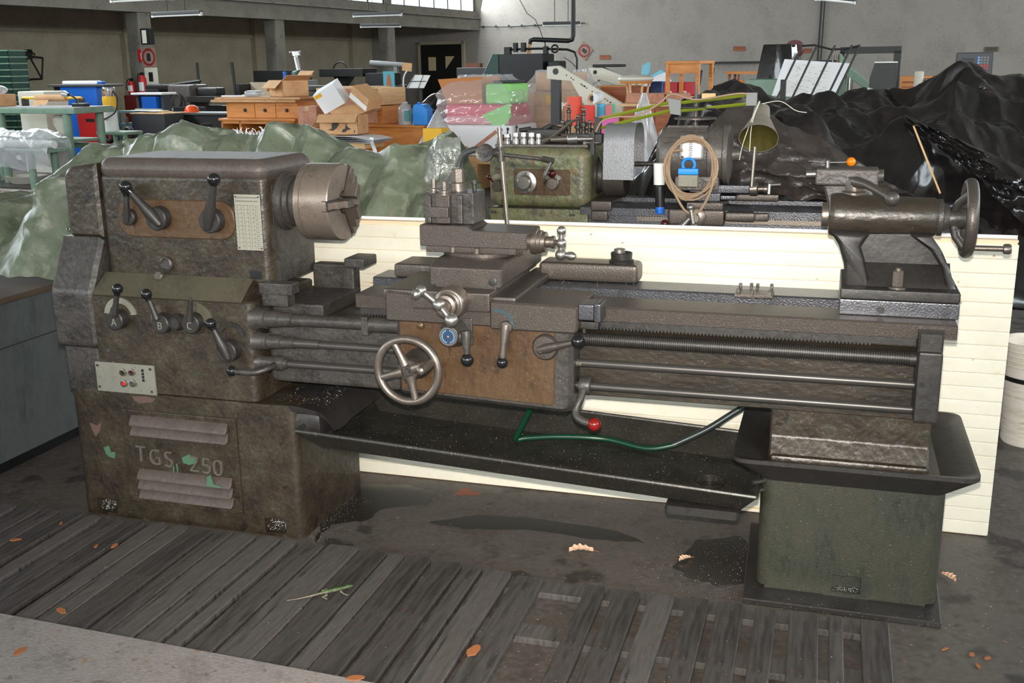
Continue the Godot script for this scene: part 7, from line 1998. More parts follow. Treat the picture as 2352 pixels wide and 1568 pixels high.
	part(ls, "foot", mb().bx(-0.25, 0.05, 0, 0.02, -0.15, 0.15), mats.dark_grey)
	var ms := ht("drawing_board", "tilted white board with black rods on a black stand", "board", -9.57, 0, -17.0)
	part(ms, "board", mb().at(V(0.0, 1.385, 0), V(-0.3, 0, 0)).prism(PackedVector2Array([V2(-0.23, -0.12), V2(0.12, -0.12), V2(0.22, 0.11), V2(-0.1, 0.12)]), -0.01, 0.01), mats.white)
	part(ms, "rod", mb().rod(V(-0.2, 1.27, 0.06), V(-0.08, 1.5, 0.0), 0.006).rod(V(0.02, 1.27, 0.06), V(0.1, 1.5, 0), 0.006).rod(V(-0.18, 1.39, 0.03), V(0.16, 1.39, 0.03), 0.006), mats.black)
	part(ms, "stand", mb().bx(-0.02, 0.02, 0, 1.33, -0.1, -0.06).bx(-0.2, 0.2, 0, 0.03, -0.2, 0.2), mats.black)
	var bk := ht("black_sack", "bulging black plastic sack on a low trolley", "sack", -7.68, 0.62, -14.2)
	part(bk, "sack", mb().sheet(24, 16, func(u, v):
		var a: float = u * TAU
		var p: float = PI * v
		var r := 0.27 * (1.0 + 0.12 * rng_wave(a, p))
		return V(cos(a) * sin(p) * r, 0.32 - cos(p) * 0.32, -sin(a) * sin(p) * r)), mats.film, 40)
	var tr := ht("low_trolley", "low wooden trolley under the black sack", "trolley", -7.68, 0, -14.2)
	part(tr, "deck", mb().bx(-0.35, 0.35, 0.55, 0.62, -0.3, 0.3, 0.005), mats.wood_dark)
	part(tr, "leg", mb().bx(-0.33, -0.27, 0, 0.55, -0.28, 0.28).bx(0.27, 0.33, 0, 0.55, -0.28, 0.28), mats.wood_dark)
	var gr := ht("grey_electric_box", "large dark grey switch cabinet by the aisle corner", "cabinet", -13.8, 0, -28.0)
	part(gr, "body", mb().bx(-0.5, 0.6, 0, 1.6, -0.4, 0.4, 0.02), mats.dark_grey)
	part(gr, "orange_box", mb().bx(-0.35, 0.1, 1.6, 1.72, -0.1, 0.1), plain(c8(110, 60, 34), 0.5))
	# ---- two wrapped pallets; each is one load held together by its film
	var P := ht("wrapped_pallet", "wrapped pallet of pink, green and brown packs on a white paper base", "pallet load", -6.5, 0, -13.4, 0.0, "wrapped pallet loads")
	pallet(P, 1.1, 0.45)
	var pack := part(P, "white_pack", mb().bx(-0.6, 0.6, 0.45, 0.87, -0.4, 0.42, 0.04, 2), mats.paper)
	part(pack, "tape", mb().at(V(0.15, 0.65, 0.42), V(0, 0, 0.6)).box(Vector3.ZERO, V(0.5, 0.05, 0.002)), mats.carton_red)
	part(pack, "tape", mb().at(V(-0.3, 0.63, 0.42), V(0, 0, -0.5)).box(Vector3.ZERO, V(0.3, 0.05, 0.002)), mats.carton_red)
	part(P, "pink_pack", mb().bx(-0.45, 0.51, 0.871, 1.14, -0.36, 0.36, 0.05, 2), plain(c8(214, 60, 92), 0.35))
	part(P, "pale_pink_pack", mb().bx(-0.43, 0.53, 0.871, 0.99, -0.37, 0.375, 0.03), plain(c8(226, 150, 158), 0.35))
	part(P, "brown_carton", mb().prism(PackedVector2Array([V2(-0.58, 1.47), V2(0.08, 1.5), V2(0.1, 1.142), V2(-0.44, 1.142)]), -0.3, 0.3, 0.006), plain(c8(190, 120, 62), 0.7))
	part(P, "green_foam", mb().bx(0.16, 0.54, 1.142, 1.41, -0.25, 0.35, 0.04, 2), plain(c8(146, 216, 120), 0.5))
	part(P, "green_corner", mb().prism(PackedVector2Array([V2(0.12, 1.0), V2(0.54, 1.16), V2(0.56, 0.98), V2(0.38, 0.78)]), 0.38, 0.384), plain(c8(146, 216, 120), 0.5))
	part(P, "dark_sheet", mb().bx(0.25, 0.52, 1.41, 1.45, -0.2, 0.3, 0.02), mats.dark_grey)
	wrapping(P, 0.86, 0.56, 0.45, 0.66, 5)
	P = ht("wrapped_pallet", "wrapped pallet of brown cartons with yellow and white labels", "pallet load", -5.72, 0, -14.3, 0.0, "wrapped pallet loads")
	pallet(P, 1.15, 0.45)
	for b in [[0.0, 0.45, 1.1, 0.42, 0.75], [-0.02, 0.872, 1.02, 0.2, 0.7], [-0.25, 1.074, 0.44, 0.2, 0.5], [0.25, 1.074, 0.46, 0.22, 0.5], [-0.02, 1.296, 0.6, 0.24, 0.46]]:
		var cc := part(P, "carton", mb().bx(b[0] - b[2] / 2, b[0] + b[2] / 2, b[1], b[1] + b[3], -b[4] / 2, b[4] / 2, 0.006), mats.carton)
		if b[0] == 0.25: part(cc, "label", mb().bx(0.2, 0.34, 1.1, 1.2, 0.2505, 0.252), mats.paper)
		if b[0] == -0.25: part(cc, "label", mb().bx(-0.15, -0.05, 1.12, 1.23, 0.2505, 0.252), mats.yellow)
		part(cc, "tape", mb().bx(b[0] - 0.03, b[0] + 0.03, b[1] + b[3] * 0.6, b[1] + b[3], b[4] / 2, b[4] / 2 + 0.0015), plain(c8(196, 166, 120), 0.3))
	wrapping(P, 0.47, 0.6, 0.45, 1.1, 9)

func rng_wave(a: float, p: float) -> float: return sin(a * 5.0 + 2.0 * sin(p * 4.0)) * 0.6 + sin(a * 11.0 + p * 7.0) * 0.4

func pallet(o: Node3D, w: float, h: float):
	part(o, "deck", mb().bx(-w / 2, w / 2, h - 0.1, h - 0.001, -0.4, 0.4), mats.wood_pale)
	for x in [-w / 2, -0.05, w / 2 - 0.1]: part(o, "bearer", mb().bx(x, x + 0.1, 0, h - 0.1, -0.4, 0.4), mats.wood_pale)

func wrapping(o: Node3D, y: float, w: float, d: float, h: float, seed_: int):
	var rg := FastNoiseLite.new()
	rg.seed = seed_
	rg.frequency = 1.0
	rg.fractal_type = FastNoiseLite.FRACTAL_RIDGED
	part(o, "stretch_film", mb().sheet(72, 22, func(u, v):
		var a: float = -u * TAU
		var c := V2(cos(a), sin(a))
		var s := 1.0 / maxf(absf(c.x), absf(c.y))
		s = lerpf(s, 1.05, 0.25)
		var k := 1.0
		if v > 0.62: k = lerpf(1.0, 0.55, smoothstep(0.62, 1.0, v))
		var n := rg.get_noise_3d(c.x * 2.0, v * 3.0, c.y * 2.0) * 0.035
		return V(c.x * s * (w + n) * k, y + v * h + rg.get_noise_2d(u * 20.0, v * 2.0) * 0.02, c.y * s * (d + n) * k)), mats.wrap, 30)

func roll(label: String, x: float, y: float, z: float, r: float, h: float, col: Color):
	var o := ht("paper_roll", label, "paper roll", x, y, z, 0.0, "coloured paper rolls")
	part(o, "roll", mb().lathe([V2(r * 0.5, 0), V2(r, 0), V2(r, h), V2(r * 0.5, h), V2(r * 0.5, 0)], 24), plain(col, 0.6))
	part(o, "core", mb().lathe([V2(r * 0.4, 0), V2(r * 0.49, 0), V2(r * 0.49, h + 0.004), V2(r * 0.4, h + 0.004), V2(r * 0.4, 0)], 16), mats.carton)

func build_store_right():
	# perforated white beams of a dismantled machine
	var wb := ht("perforated_beam", "long white perforated machine arm sloping over the wrapped stack", "machine arm", -4.78, 0, -12.7)
	part(wb, "plate", mb().prism(PackedVector2Array([V2(-0.5, 1.47), V2(-0.5, 1.62), V2(-0.34, 1.63), V2(0.5, 1.17), V2(0.5, 1.04), V2(0.1, 1.0), V2(-0.18, 1.44)]), -0.04, 0.04, 0.005), mats.cream)
	var rng := RandomNumberGenerator.new()
	rng.seed = 44
	part(wb, "bore", mb().rod(V(-0.38, 1.56, 0.0), V(-0.38, 1.56, 0.042), 0.04, -1, 16), mats.dark_grey)
	for k in 16:
		var t := rng.randf()
		part(wb, "hole", mb().rod(V(lerpf(-0.25, 0.46, t), lerpf(1.52, 1.12, t) + rng.randf_range(-0.04, 0.04), 0.0), V(lerpf(-0.25, 0.46, t), lerpf(1.52, 1.12, t), 0.0) + V(0, 0, 0.042), 0.009, -1, 8), mats.dark)
	part(wb, "post", mb().bx(0.3, 0.44, 0, 1.1, -0.035, 0.035), mats.cream)
	part(wb, "post", mb().bx(-0.45, -0.33, 0, 1.5, -0.035, 0.035), mats.dark_grey)
	# carton with coloured rolls standing on it
	carton("brown carton under the coloured paper rolls", -4.55, 0.6, -12.15, V(0.66, 0.34, 0.4), 0.0)
	var cb := ht("roll_crate", "wooden crate carrying the carton of paper rolls", "crate", -4.5, 0, -12.15)
	part(cb, "box", mb().bx(-0.4, 0.45, 0, 0.6, -0.25, 0.25, 0.005), mats.wood_dark)
	roll("tall red-orange paper roll", -4.67, 0.941, -12.05, 0.088, 0.33, c8(238, 92, 70))
	roll("shorter red paper roll right of the tall one", -4.49, 0.941, -12.05, 0.078, 0.23, c8(228, 70, 62))
	roll("light blue paper roll", -4.4, 0.941, -12.24, 0.055, 0.24, c8(96, 196, 232))
	roll("mint green paper roll", -4.285, 0.941, -12.26, 0.05, 0.235, c8(80, 206, 150))
	roll("dusty pink paper roll at the right end", -4.26, 0.941, -12.12, 0.045, 0.23, c8(222, 128, 136))
	roll("slim orange paper roll at the left end", -4.8, 0.941, -12.2, 0.045, 0.24, c8(214, 106, 40))
	var wr := ht("white_roll", "white roll lying across the tops of the coloured rolls", "paper roll", -4.47, 1.182, -12.2, 0.5)
	part(wr, "roll", mb().rod(V(-0.05, 0.068, 0.16), V(0.06, 0.068, -0.14), 0.067, -1, 22, 0.004), mats.paper)
	part(wr, "core", mb().rod(V(-0.051, 0.068, 0.163), V(-0.05, 0.068, 0.15), 0.034, -1, 16), mats.dark)
	part(wr, "end_ring", mb().rod(V(-0.0505, 0.068, 0.1615), V(-0.05, 0.068, 0.15), 0.06, -1, 20), mats.carton)
	var pf := ht("pink_folder", "hot pink folded card standing in front of the paper rolls", "card", -4.15, 0.55, -11.7)
	part(pf, "card", mb().prism(PackedVector2Array([V2(-0.14, 0.48), V2(-0.04, 0.52), V2(0.14, 0.55), V2(0.14, 0.36), V2(0.02, 0.0), V2(-0.08, 0.02)]), -0.006, 0.006), plain(c8(244, 110, 190), 0.5))
	part(pf, "back_card", mb().prism(PackedVector2Array([V2(-0.04, 0.3), V2(0.12, 0.3), V2(0.05, 0.0), V2(-0.04, 0.0)]), -0.03, -0.02), plain(c8(244, 110, 190), 0.5))
	var ph := ht("card_stand", "orange wooden box holding up the pink card", "box", -4.12, 0, -11.7)
	part(ph, "box", mb().bx(-0.2, 0.2, 0, 0.55, -0.15, 0.15, 0.005), mats.wood)
	# second white machine arm farther back
	var w2 := ht("white_machine_head", "white perforated machine head with a dark plate on top", "machine", -5.25, 0, -15.0)
	part(w2, "arm", mb().prism(PackedVector2Array([V2(-0.36, 1.3), V2(-0.32, 1.6), V2(-0.12, 1.6), V2(0.34, 1.42), V2(0.36, 1.32), V2(0.1, 1.34), V2(-0.16, 1.42)]), -0.06, 0.06, 0.01), mats.cream)
	part(w2, "plate", mb().bx(-0.25, 0.2, 1.6, 1.64, -0.1, 0.1, 0.01), mats.dark)
	part(w2, "pedestal", mb().bx(-0.3, 0.3, 0, 1.33, -0.1, 0.1, 0.01), mats.dark_grey)
	part(w2, "bore", mb().rod(V(-0.22, 1.53, 0.0), V(-0.22, 1.53, 0.062), 0.03, -1, 14), mats.dark)
	# desk with a stool, binders, upturned chair
	var d3 := desk("dark reddish desk carrying the stool and binders", -4.6, -3.3, 1.1, -12.75, 0.7, mats.wood_dark)
	var ds := ht("desk_drawer_unit", "reddish wooden drawer unit on the dark desk behind the stool", "drawer unit", -4.37, 1.101, -13.2)
	part(ds, "case", mb().bx(-0.32, 0.25, 0, 0.26, -0.2, 0.2, 0.006), mats.wood_dark)
	part(ds, "lid", mb().bx(-0.35, 0.1, 0.26, 0.275, -0.2, 0.2), mats.wood)
	var s := ht("padded_stool", "small stool with a cream padded seat and bentwood legs", "stool", -4.17, 1.104, -12.85)
	part(s, "seat", mb().at(V(0, 0.33, 0)).lathe([V2(0, 0), V2(0.2, 0), V2(0.22, 0.02), V2(0.21, 0.045), V2(0.15, 0.07), V2(0, 0.08)], 24), mats.cream)
	part(s, "seat_ring", mb().at(V(0, 0.3, 0)).lathe([V2(0, 0), V2(0.19, 0), V2(0.2, 0.03), V2(0, 0.03)], 24), mats.wood)
	for q in [[0.13, 0.13], [-0.02, 0.17], [0.13, -0.13], [-0.15, -0.1]]: part(s, "leg", mb().tube(curve([V(q[0], 0.3, q[1]), V(q[0] * 0.9, 0.17, q[1] * 0.9), V(q[0] * 1.2, 0, q[1] * 1.2)], 5), 0.015, 8), mats.wood_pale)
	var bb := ht("blue_binder", "dark blue binder standing on the dark desk", "binder", -4.0, 1.101, -13.3)
	part(bb, "spine", mb().bx(-0.09, 0.06, 0, 0.32, -0.12, 0.1, 0.004), plain(c8(24, 48, 92), 0.4))
	part(bb, "edge", mb().bx(0.06, 0.075, 0.0, 0.32, -0.12, 0.1), mats.sky_blue)
	for k in 2:
		var rb := ht("red_binder", ["left red binder with a white spine label on the dark desk", "right red binder with a white spine label on the dark desk"][k], "binder", -3.83 + k * 0.19, 1.101, -13.3, 0.0, "red binders")
		part(rb, "spine", mb().bx(-0.09, 0.09, 0, 0.31, -0.12, 0.1, 0.006), plain(c8(196, 34, 48), 0.4))
		part(rb, "label", mb().prism(PackedVector2Array([V2(-0.02, 0.13), V2(0.02, 0.12), V2(0.02, 0.2), V2(-0.02, 0.21)]), 0.1, 0.102), mats.paper)
	var sw := ht("drill_stand", "light blue and white bench machine beyond the binders", "machine", -4.4, 0, -14.3)
	part(sw, "base", mb().bx(-0.16, 0.2, 0, 1.4, -0.15, 0.15, 0.01), mats.white)
	part(sw, "column", mb().prism(PackedVector2Array([V2(-0.16, 1.4), V2(-0.06, 1.4), V2(-0.05, 1.66), V2(-0.14, 1.62)]), -0.05, 0.05, 0.006), plain(c8(120, 190, 210), 0.4))
	part(sw, "arm", mb().prism(PackedVector2Array([V2(-0.06, 1.46), V2(0.12, 1.56), V2(0.18, 1.52), V2(0.0, 1.42)]), -0.04, 0.04, 0.006), plain(c8(120, 190, 210), 0.4))
	part(sw, "hood", mb().prism(PackedVector2Array([V2(-0.02, 1.4), V2(0.24, 1.4), V2(0.18, 1.52), V2(0.05, 1.47)]), -0.1, 0.1, 0.006), mats.paper)
	var uc := ht("upturned_chair", "plain wooden chair frame standing on the dark desk", "chair", -3.52, 1.101, -12.95, -0.2)
	for q in [[-0.2, 0.18, 0.56], [0.2, 0.18, 0.56], [-0.2, -0.18, 0.54], [0.2, -0.18, 0.54]]: part(uc, "leg", mb().bx(q[0] - 0.022, q[0] + 0.022, 0, q[2], q[1] - 0.022, q[1] + 0.022, 0.004), mats.wood)
	part(uc, "top_rail", mb().bx(-0.23, 0.23, 0.53, 0.565, -0.21, 0.21, 0.004), mats.wood)
	part(uc, "apron_board", mb().bx(-0.19, 0.19, 0.42, 0.53, 0.17, 0.19), mats.wood)
	part(uc, "stretcher", mb().bx(-0.19, 0.19, 0.12, 0.145, 0.15, 0.2).bx(-0.19, 0.19, 0.12, 0.145, -0.2, -0.15), mats.wood_pale)
	var kb := ht("white_keyboard_box", "low white box with a black cable loop on the dark desk", "box", -3.3, 1.101, -13.3)
	part(kb, "body", mb().bx(-0.2, 0.2, 0, 0.17, -0.1, 0.1, 0.006), mats.paper)
	part(kb, "loop", mb().tube(curve([V(-0.06, 0.17, 0), V(-0.04, 0.24, 0), V(0.02, 0.25, 0), V(0.08, 0.17, 0)], 6), 0.01, 6), mats.black)
	var rd := ht("side_table", "wooden side table right of the upturned chair", "table", -2.96, 0, -13.65)
	part(rd, "top", mb().bx(-0.25, 0.25, 1.5, 1.53, -0.2, 0.2), mats.wood)
	for q in [[-0.2, 0.15], [0.2, 0.15], [-0.2, -0.15], [0.2, -0.15]]: part(rd, "leg", mb().rod(V(q[0] * 1.3, 0, q[1]), V(q[0], 1.5, q[1]), 0.018), mats.wood_dark)
	var cab := ht("brown_cupboard", "red-brown wooden cupboard behind the work lamp", "cupboard", -3.35, 0, -11.3)
	part(cab, "body", mb().bx(-0.35, 0.35, 0, 1.2, -0.3, 0.3, 0.004), mats.wood_dark)
	part(cab, "door", mb().bx(-0.34, -0.005, 0.05, 1.17, 0.3, 0.315, 0.004), mats.wood_dark)
	part(cab, "door", mb().bx(0.005, 0.34, 0.05, 1.17, 0.3, 0.315, 0.004), mats.wood_dark)
	part(cab, "top", mb().bx(-0.38, 0.38, 1.2, 1.23, -0.33, 0.34, 0.004), mats.wood_pale)
	var pk := ht("pink_boxes", "row of low pinkish boxes on the red-brown cupboard", "boxes", -3.4, 1.231, -11.3)
	for k in 3: part(pk, "box", mb().bx(-0.33 + k * 0.22, -0.13 + k * 0.22, 0, 0.1, -0.12, 0.12, 0.004), mats.carton_red)
	# cone of clear plastic over something tall
	var cn := ht("plastic_cone", "pointed cone of clear plastic film over a standing bundle", "plastic sheeting", -3.07, 0, -9.6)
	part(cn, "film", mb().sheet(26, 14, func(u, v): 
		var a: float = -u * TAU
		var r: float = (0.02 + 0.24 * v) * (1.0 + 0.18 * sin(a * 7.0 + v * 4.0))
		return V(0.04 - 0.03 * v + cos(a) * r, 1.38 - v * 0.9, sin(a) * r)), mats.cloudy, 30)
	part(cn, "bundle", mb().rod(V(0, 0, 0), V(0, 0.9, 0), 0.14, 0.1, 12), mats.grey)
	# leaning rods
	var ll := ["dark rod leaning left of the wall mark", "dark rod leaning beside the first", "rusty rod leaning nearest the black film"]
	for k in 3:
		var lr := ht("leaning_rod", ll[k], "rod", [-3.57, -3.75, -3.22][k], 0, -14.2, 0.0, "leaning rods")
		part(lr, "rod", mb().rod(V(-0.12, 0, 0.1), V([0.03, 0.05, 0.02][k], 1.58 - k * 0.03, 0), 0.017, -1, 8), mats.dark if k < 2 else mats.wood_dark)
	var ot := ht("orange_tube", "short orange plastic tube standing behind the film", "tube", -2.24, 0, -10.0)
	part(ot, "tube", mb().rod(V(0, 0, 0), V(0.005, 1.48, 0), 0.028, -1, 14, 0.01), mats.knob_orange)
	# machine under black film with a red disc
	var fm := ht("covered_machine", "tall machine shrouded in black film with a dark red disc", "machine", -1.9, 0, -9.6)
	part(fm, "shroud", mb().sheet(30, 20, func(u, v):
		var a: float = -u * TAU
		var c := V2(cos(a), sin(a))
		var k := 1.0 / maxf(absf(c.x), absf(c.y))
		var w := lerpf(0.16, 0.32, pow(v, 0.8)) * (1.0 + 0.08 * sin(a * 6.0 + v * 5.0))
		return V(0.1 - 0.25 * v * v + c.x * k * w * 0.8, 1.78 - v * 1.5, c.y * k * w)), mats.film, 25)
	part(fm, "cap", mb().bx(-0.03, 0.23, 1.76, 1.785, -0.13, 0.13, 0.005), mats.film)
	part(fm, "red_disc", mb().rod(V(0.2, 1.745, -0.1), V(0.2, 1.745, 0.0), 0.075, -1, 22), plain(c8(86, 26, 26), 0.5))
	part(fm, "green_base", mb().bx(-0.12, 0.4, 0.0, 1.5, 0.1, 0.35, 0.02), mats.bench_green)
	# wire rack with drawings
	var rk := ht("drawing_rack", "bent iron rack holding a pad of white drawings above the film", "rack", -1.45, 0, -9.0)
	for q in [[-0.18, -0.02], [-0.06, 0.05], [0.08, 0.16], [0.21, 0.27], [0.27, 0.36]]: part(rk, "rod", mb().rod(V(q[0] - 0.12, 1.2, 0.12), V(q[0] + 0.1, 1.76, 0.0), 0.009, -1, 6), mats.black_iron)
	part(rk, "top_bar", mb().tube([V(-0.08, 1.76, 0), V(0.02, 1.765, 0.0), V(0.15, 1.73, 0.0), V(0.26, 1.73, 0.0), V(0.37, 1.755, 0)], 0.009, 6), mats.black_iron)
	part(rk, "post", mb().bx(-0.22, -0.18, 0, 1.5, 0.04, 0.08), mats.dark)
	part(rk, "foot", mb().bx(-0.3, 0.25, 1.15, 1.2, -0.05, 0.15).bx(0.1, 0.15, 0, 1.15, 0.0, 0.05), mats.dark)
	var dw := ht("drawing_pad", "pad of white technical drawings on the iron rack", "drawings", -1.45, 0, -9.06)
	var pim := text_image(128, 80, c8(228, 228, 226))
	rng.seed = 8
	for k in 90: pim.fill_rect(Rect2i(rng.randi() % 110 + 6, rng.randi() % 70 + 4, 2 + rng.randi() % 12, 1), c8(170, 170, 172))
	var pd := part(dw, "pad", mb().prism(PackedVector2Array([V2(-0.31, 1.37), V2(-0.22, 1.66), V2(0.3, 1.62), V2(0.18, 1.34)]), 0.0, 0.012), mats.paper)
	var pc := part(dw, "drawing", card(0.34, 0.24, 0.002), print_mat(pim))
	pc.position = V(-0.03, 1.5, 0.0125)
	pc.rotation.z = -0.09
	# green machine arm, frame, black panel
	var ga := ht("green_machine_arm", "pale green machine column with a slanting arm", "machine", -1.22, 0, -9.7)
	part(ga, "arm", mb().prism(PackedVector2Array([V2(-0.1, 1.7), V2(-0.02, 1.6), V2(0.22, 1.4), V2(0.22, 1.34), V2(-0.1, 1.56)]), -0.05, 0.05, 0.005), mats.bench_green)
	part(ga, "column", mb().bx(-0.1, -0.04, 0, 1.58, -0.05, 0.05, 0.006), mats.bench_green)
	part(ga, "cylinder", mb().rod(V(0.0, 0.9, 0.05), V(0.0, 1.5, 0.05), 0.022, -1, 12), mats.chrome)
	part(ga, "guide", mb().rod(V(-0.12, 1.55, 0), V(-0.12, 1.7, 0), 0.01).rod(V(-0.16, 1.55, 0), V(-0.16, 1.7, 0), 0.01), mats.steel)
	var gf := ht("black_gantry", "thin black rectangular frame behind the green arm", "frame", -1.13, 0, -10.2)
	part(gf, "post", mb().bx(-0.26, -0.22, 0, 1.72, -0.02, 0.02), mats.dark)
	part(gf, "post", mb().bx(0.2, 0.26, 0, 1.72, -0.02, 0.02), mats.dark)
	part(gf, "beam", mb().bx(-0.26, 0.26, 1.7, 1.76, -0.02, 0.02), mats.dark)
	var bp := ht("upright_board", "upright black panel with a pale top edge", "panel", -0.9, 0, -9.1)
	part(bp, "sheet", mb().prism(PackedVector2Array([V2(-0.1, 0), V2(0.09, 0), V2(0.1, 1.62), V2(-0.07, 1.62), V2(-0.1, 1.5)]), -0.02, 0.02, 0.004), mats.black)
	part(bp, "edge", mb().bx(-0.07, 0.1, 1.62, 1.63, -0.02, 0.02), mats.white)
	# digital readout on a post
	var dr := ht("digital_readout", "dark grey digital readout with blue and red keys above the black film", "readout", -0.245, 0, -9.2)
	part(dr, "case", mb().bx(-0.135, 0.135, 1.5, 1.69, -0.06, 0.06, 0.01), mats.dark_grey)
	part(dr, "face", mb().bx(-0.12, 0.125, 1.515, 1.68, 0.06, 0.064), plain(c8(40, 44, 50), 0.4))
	part(dr, "post", mb().bx(-0.02, 0.02, 0, 1.5, -0.03, 0.03), mats.dark)
	for k in 3: part(dr, "display", mb().bx(-0.09, 0.0, 1.57 + k * 0.03, 1.588 + k * 0.03, 0.064, 0.066), mats.black)
	for r in 5:
		for c in 4:
			var col: Material = mats.grey
			if c == 0 and r > 1: col = mats.sky_blue
			if r < 2: col = mats.red
			part(dr, "key", mb().bx(0.025 + c * 0.021, 0.04 + c * 0.021, 1.565 + r * 0.02, 1.578 + r * 0.02, 0.064, 0.067), col)
	var wx := ht("orange_wood_crate", "orange wooden crate behind the black film", "crate", -0.63, 0, -10.6)
	part(wx, "box", mb().bx(-0.25, 0.25, 0, 1.5, -0.2, 0.2, 0.005), mats.wood)
	part(wx, "slot", mb().bx(-0.23, 0.1, 1.44, 1.455, 0.2, 0.203).bx(-0.23, 0.1, 1.4, 1.41, 0.2, 0.203), mats.wood_dark)
	var cy := ht("pale_spindle", "short pale spindle with a side lever behind the film", "spindle", -0.66, 0, -9.5)
	part(cy, "barrel", mb().rod(V(0, 0, 0), V(0, 1.55, 0), 0.045, 0.036, 16, 0.008), mats.cream)
	part(cy, "lever", mb().rod(V(0.03, 1.48, 0), V(0.3, 1.5, 0.05), 0.012), mats.bright)
	# press, duct and hose at the back wall
	var ps := ht("black_press", "large black power press in front of the back wall", "press", -8.7, 0, -20.0)
	part(ps, "frame", mb().bx(-0.55, 0.4, 1.3, 1.86, -0.3, 0.3, 0.02), mats.black)
	part(ps, "side_plate", mb().prism(PackedVector2Array([V2(-0.56, 1.86), V2(-0.7, 1.86), V2(-0.95, 1.4), V2(-1.05, 1.1), V2(-1.05, 0), V2(-0.56, 0)]), -0.1, 0.3, 0.01), mats.dark_green)
	part(ps, "leg", mb().bx(-0.55, -0.4, 0, 1.3, -0.3, 0.3).bx(0.25, 0.75, 0, 1.4, -0.3, 0.3), mats.black)
	part(ps, "brace", mb().rod(V(-0.15, 1.3, 0), V(0.1, 0.95, 0), 0.02).rod(V(0.3, 1.3, 0), V(0.1, 0.95, 0), 0.03), mats.black)
	part(ps, "motor", mb().bx(0.45, 0.7, 1.4, 1.72, -0.2, 0.2, 0.03).bx(0.4, 0.85, 1.4, 1.55, -0.2, 0.2, 0.02), mats.black)
	part(ps, "rail", mb().tube([V(-0.5, 1.95, 0), V(0.2, 1.96, 0), V(0.8, 1.93, 0), V(0.95, 1.88, 0), V(1.0, 1.75, 0), V(1.0, 1.4, 0)], 0.022, 8), mats.black)
	part(ps, "hand_wheel", mb().at(V(0.55, 1.95, 0.05), V(PI / 2, 0, 0)).ring(0.07, 0.018, 20, 8), mats.black)
	for q in [[-0.35, -0.28, 1.9, 2.08], [-0.18, -0.1, 1.9, 2.08], [-0.55, -0.42, 1.86, 2.0], [0.3, 0.38, 1.84, 2.0]]: part(ps, "bracket", mb().bx(q[0], q[1], q[2], q[3], -0.05, 0.05), mats.black)
	var du := ht("extraction_duct", "black extraction duct with a beige flexible hose over the press", "duct", -7.86, 0, -20.2)
	part(du, "pipe", mb().tube([V(0, 6.2, 0), V(0, 2.2, 0), V(-0.02, 2.12, 0), V(-0.1, 2.1, 0), V(-0.85, 2.14, 0), V(-0.92, 2.12, 0), V(-0.94, 2.05, 0)], 0.045, 12), mats.black)
	part(du, "hose", mb().tube(curve([V(-0.95, 2.06, 0), V(-0.93, 1.9, 0.05), V(-0.98, 1.75, 0.1), V(-1.15, 1.55, 0.15), V(-1.3, 1.38, 0.2)], 8), 0.045, 10), mats.wood_pale)
	part(du, "hanger", mb().rod(V(-0.6, 2.12, 0), V(-0.6, 1.9, 0), 0.012), mats.dark)

func tube_lamp(label: String, x: float, y: float, z: float, turn: float, L: float):
	var o := ht("tube_lamp", label, "lamp", x, y, z, turn, "hanging tube lamps")
	part(o, "housing", mb().bx(-L / 2, L / 2, 0.03, 0.09, -0.05, 0.05, 0.008), mats.dark_grey)
	part(o, "tube", mb().rod(V(-L / 2 + 0.02, 0.015, 0), V(L / 2 - 0.02, 0.015, 0), 0.02, -1, 12), mats.tube_glass)
	part(o, "socket", mb().bx(-L / 2 - 0.01, -L / 2 + 0.04, -0.01, 0.06, -0.03, 0.03, 0.006), mats.white)
	part(o, "socket", mb().bx(L / 2 - 0.04, L / 2 + 0.01, -0.01, 0.06, -0.03, 0.03, 0.006), mats.white)
	for s in [-0.18, 0.18]: part(o, "hanger", mb().rod(V(L * s, 0.09, 0), V(L * s, 6.2 - y, 0), 0.008, -1, 6), mats.dark)

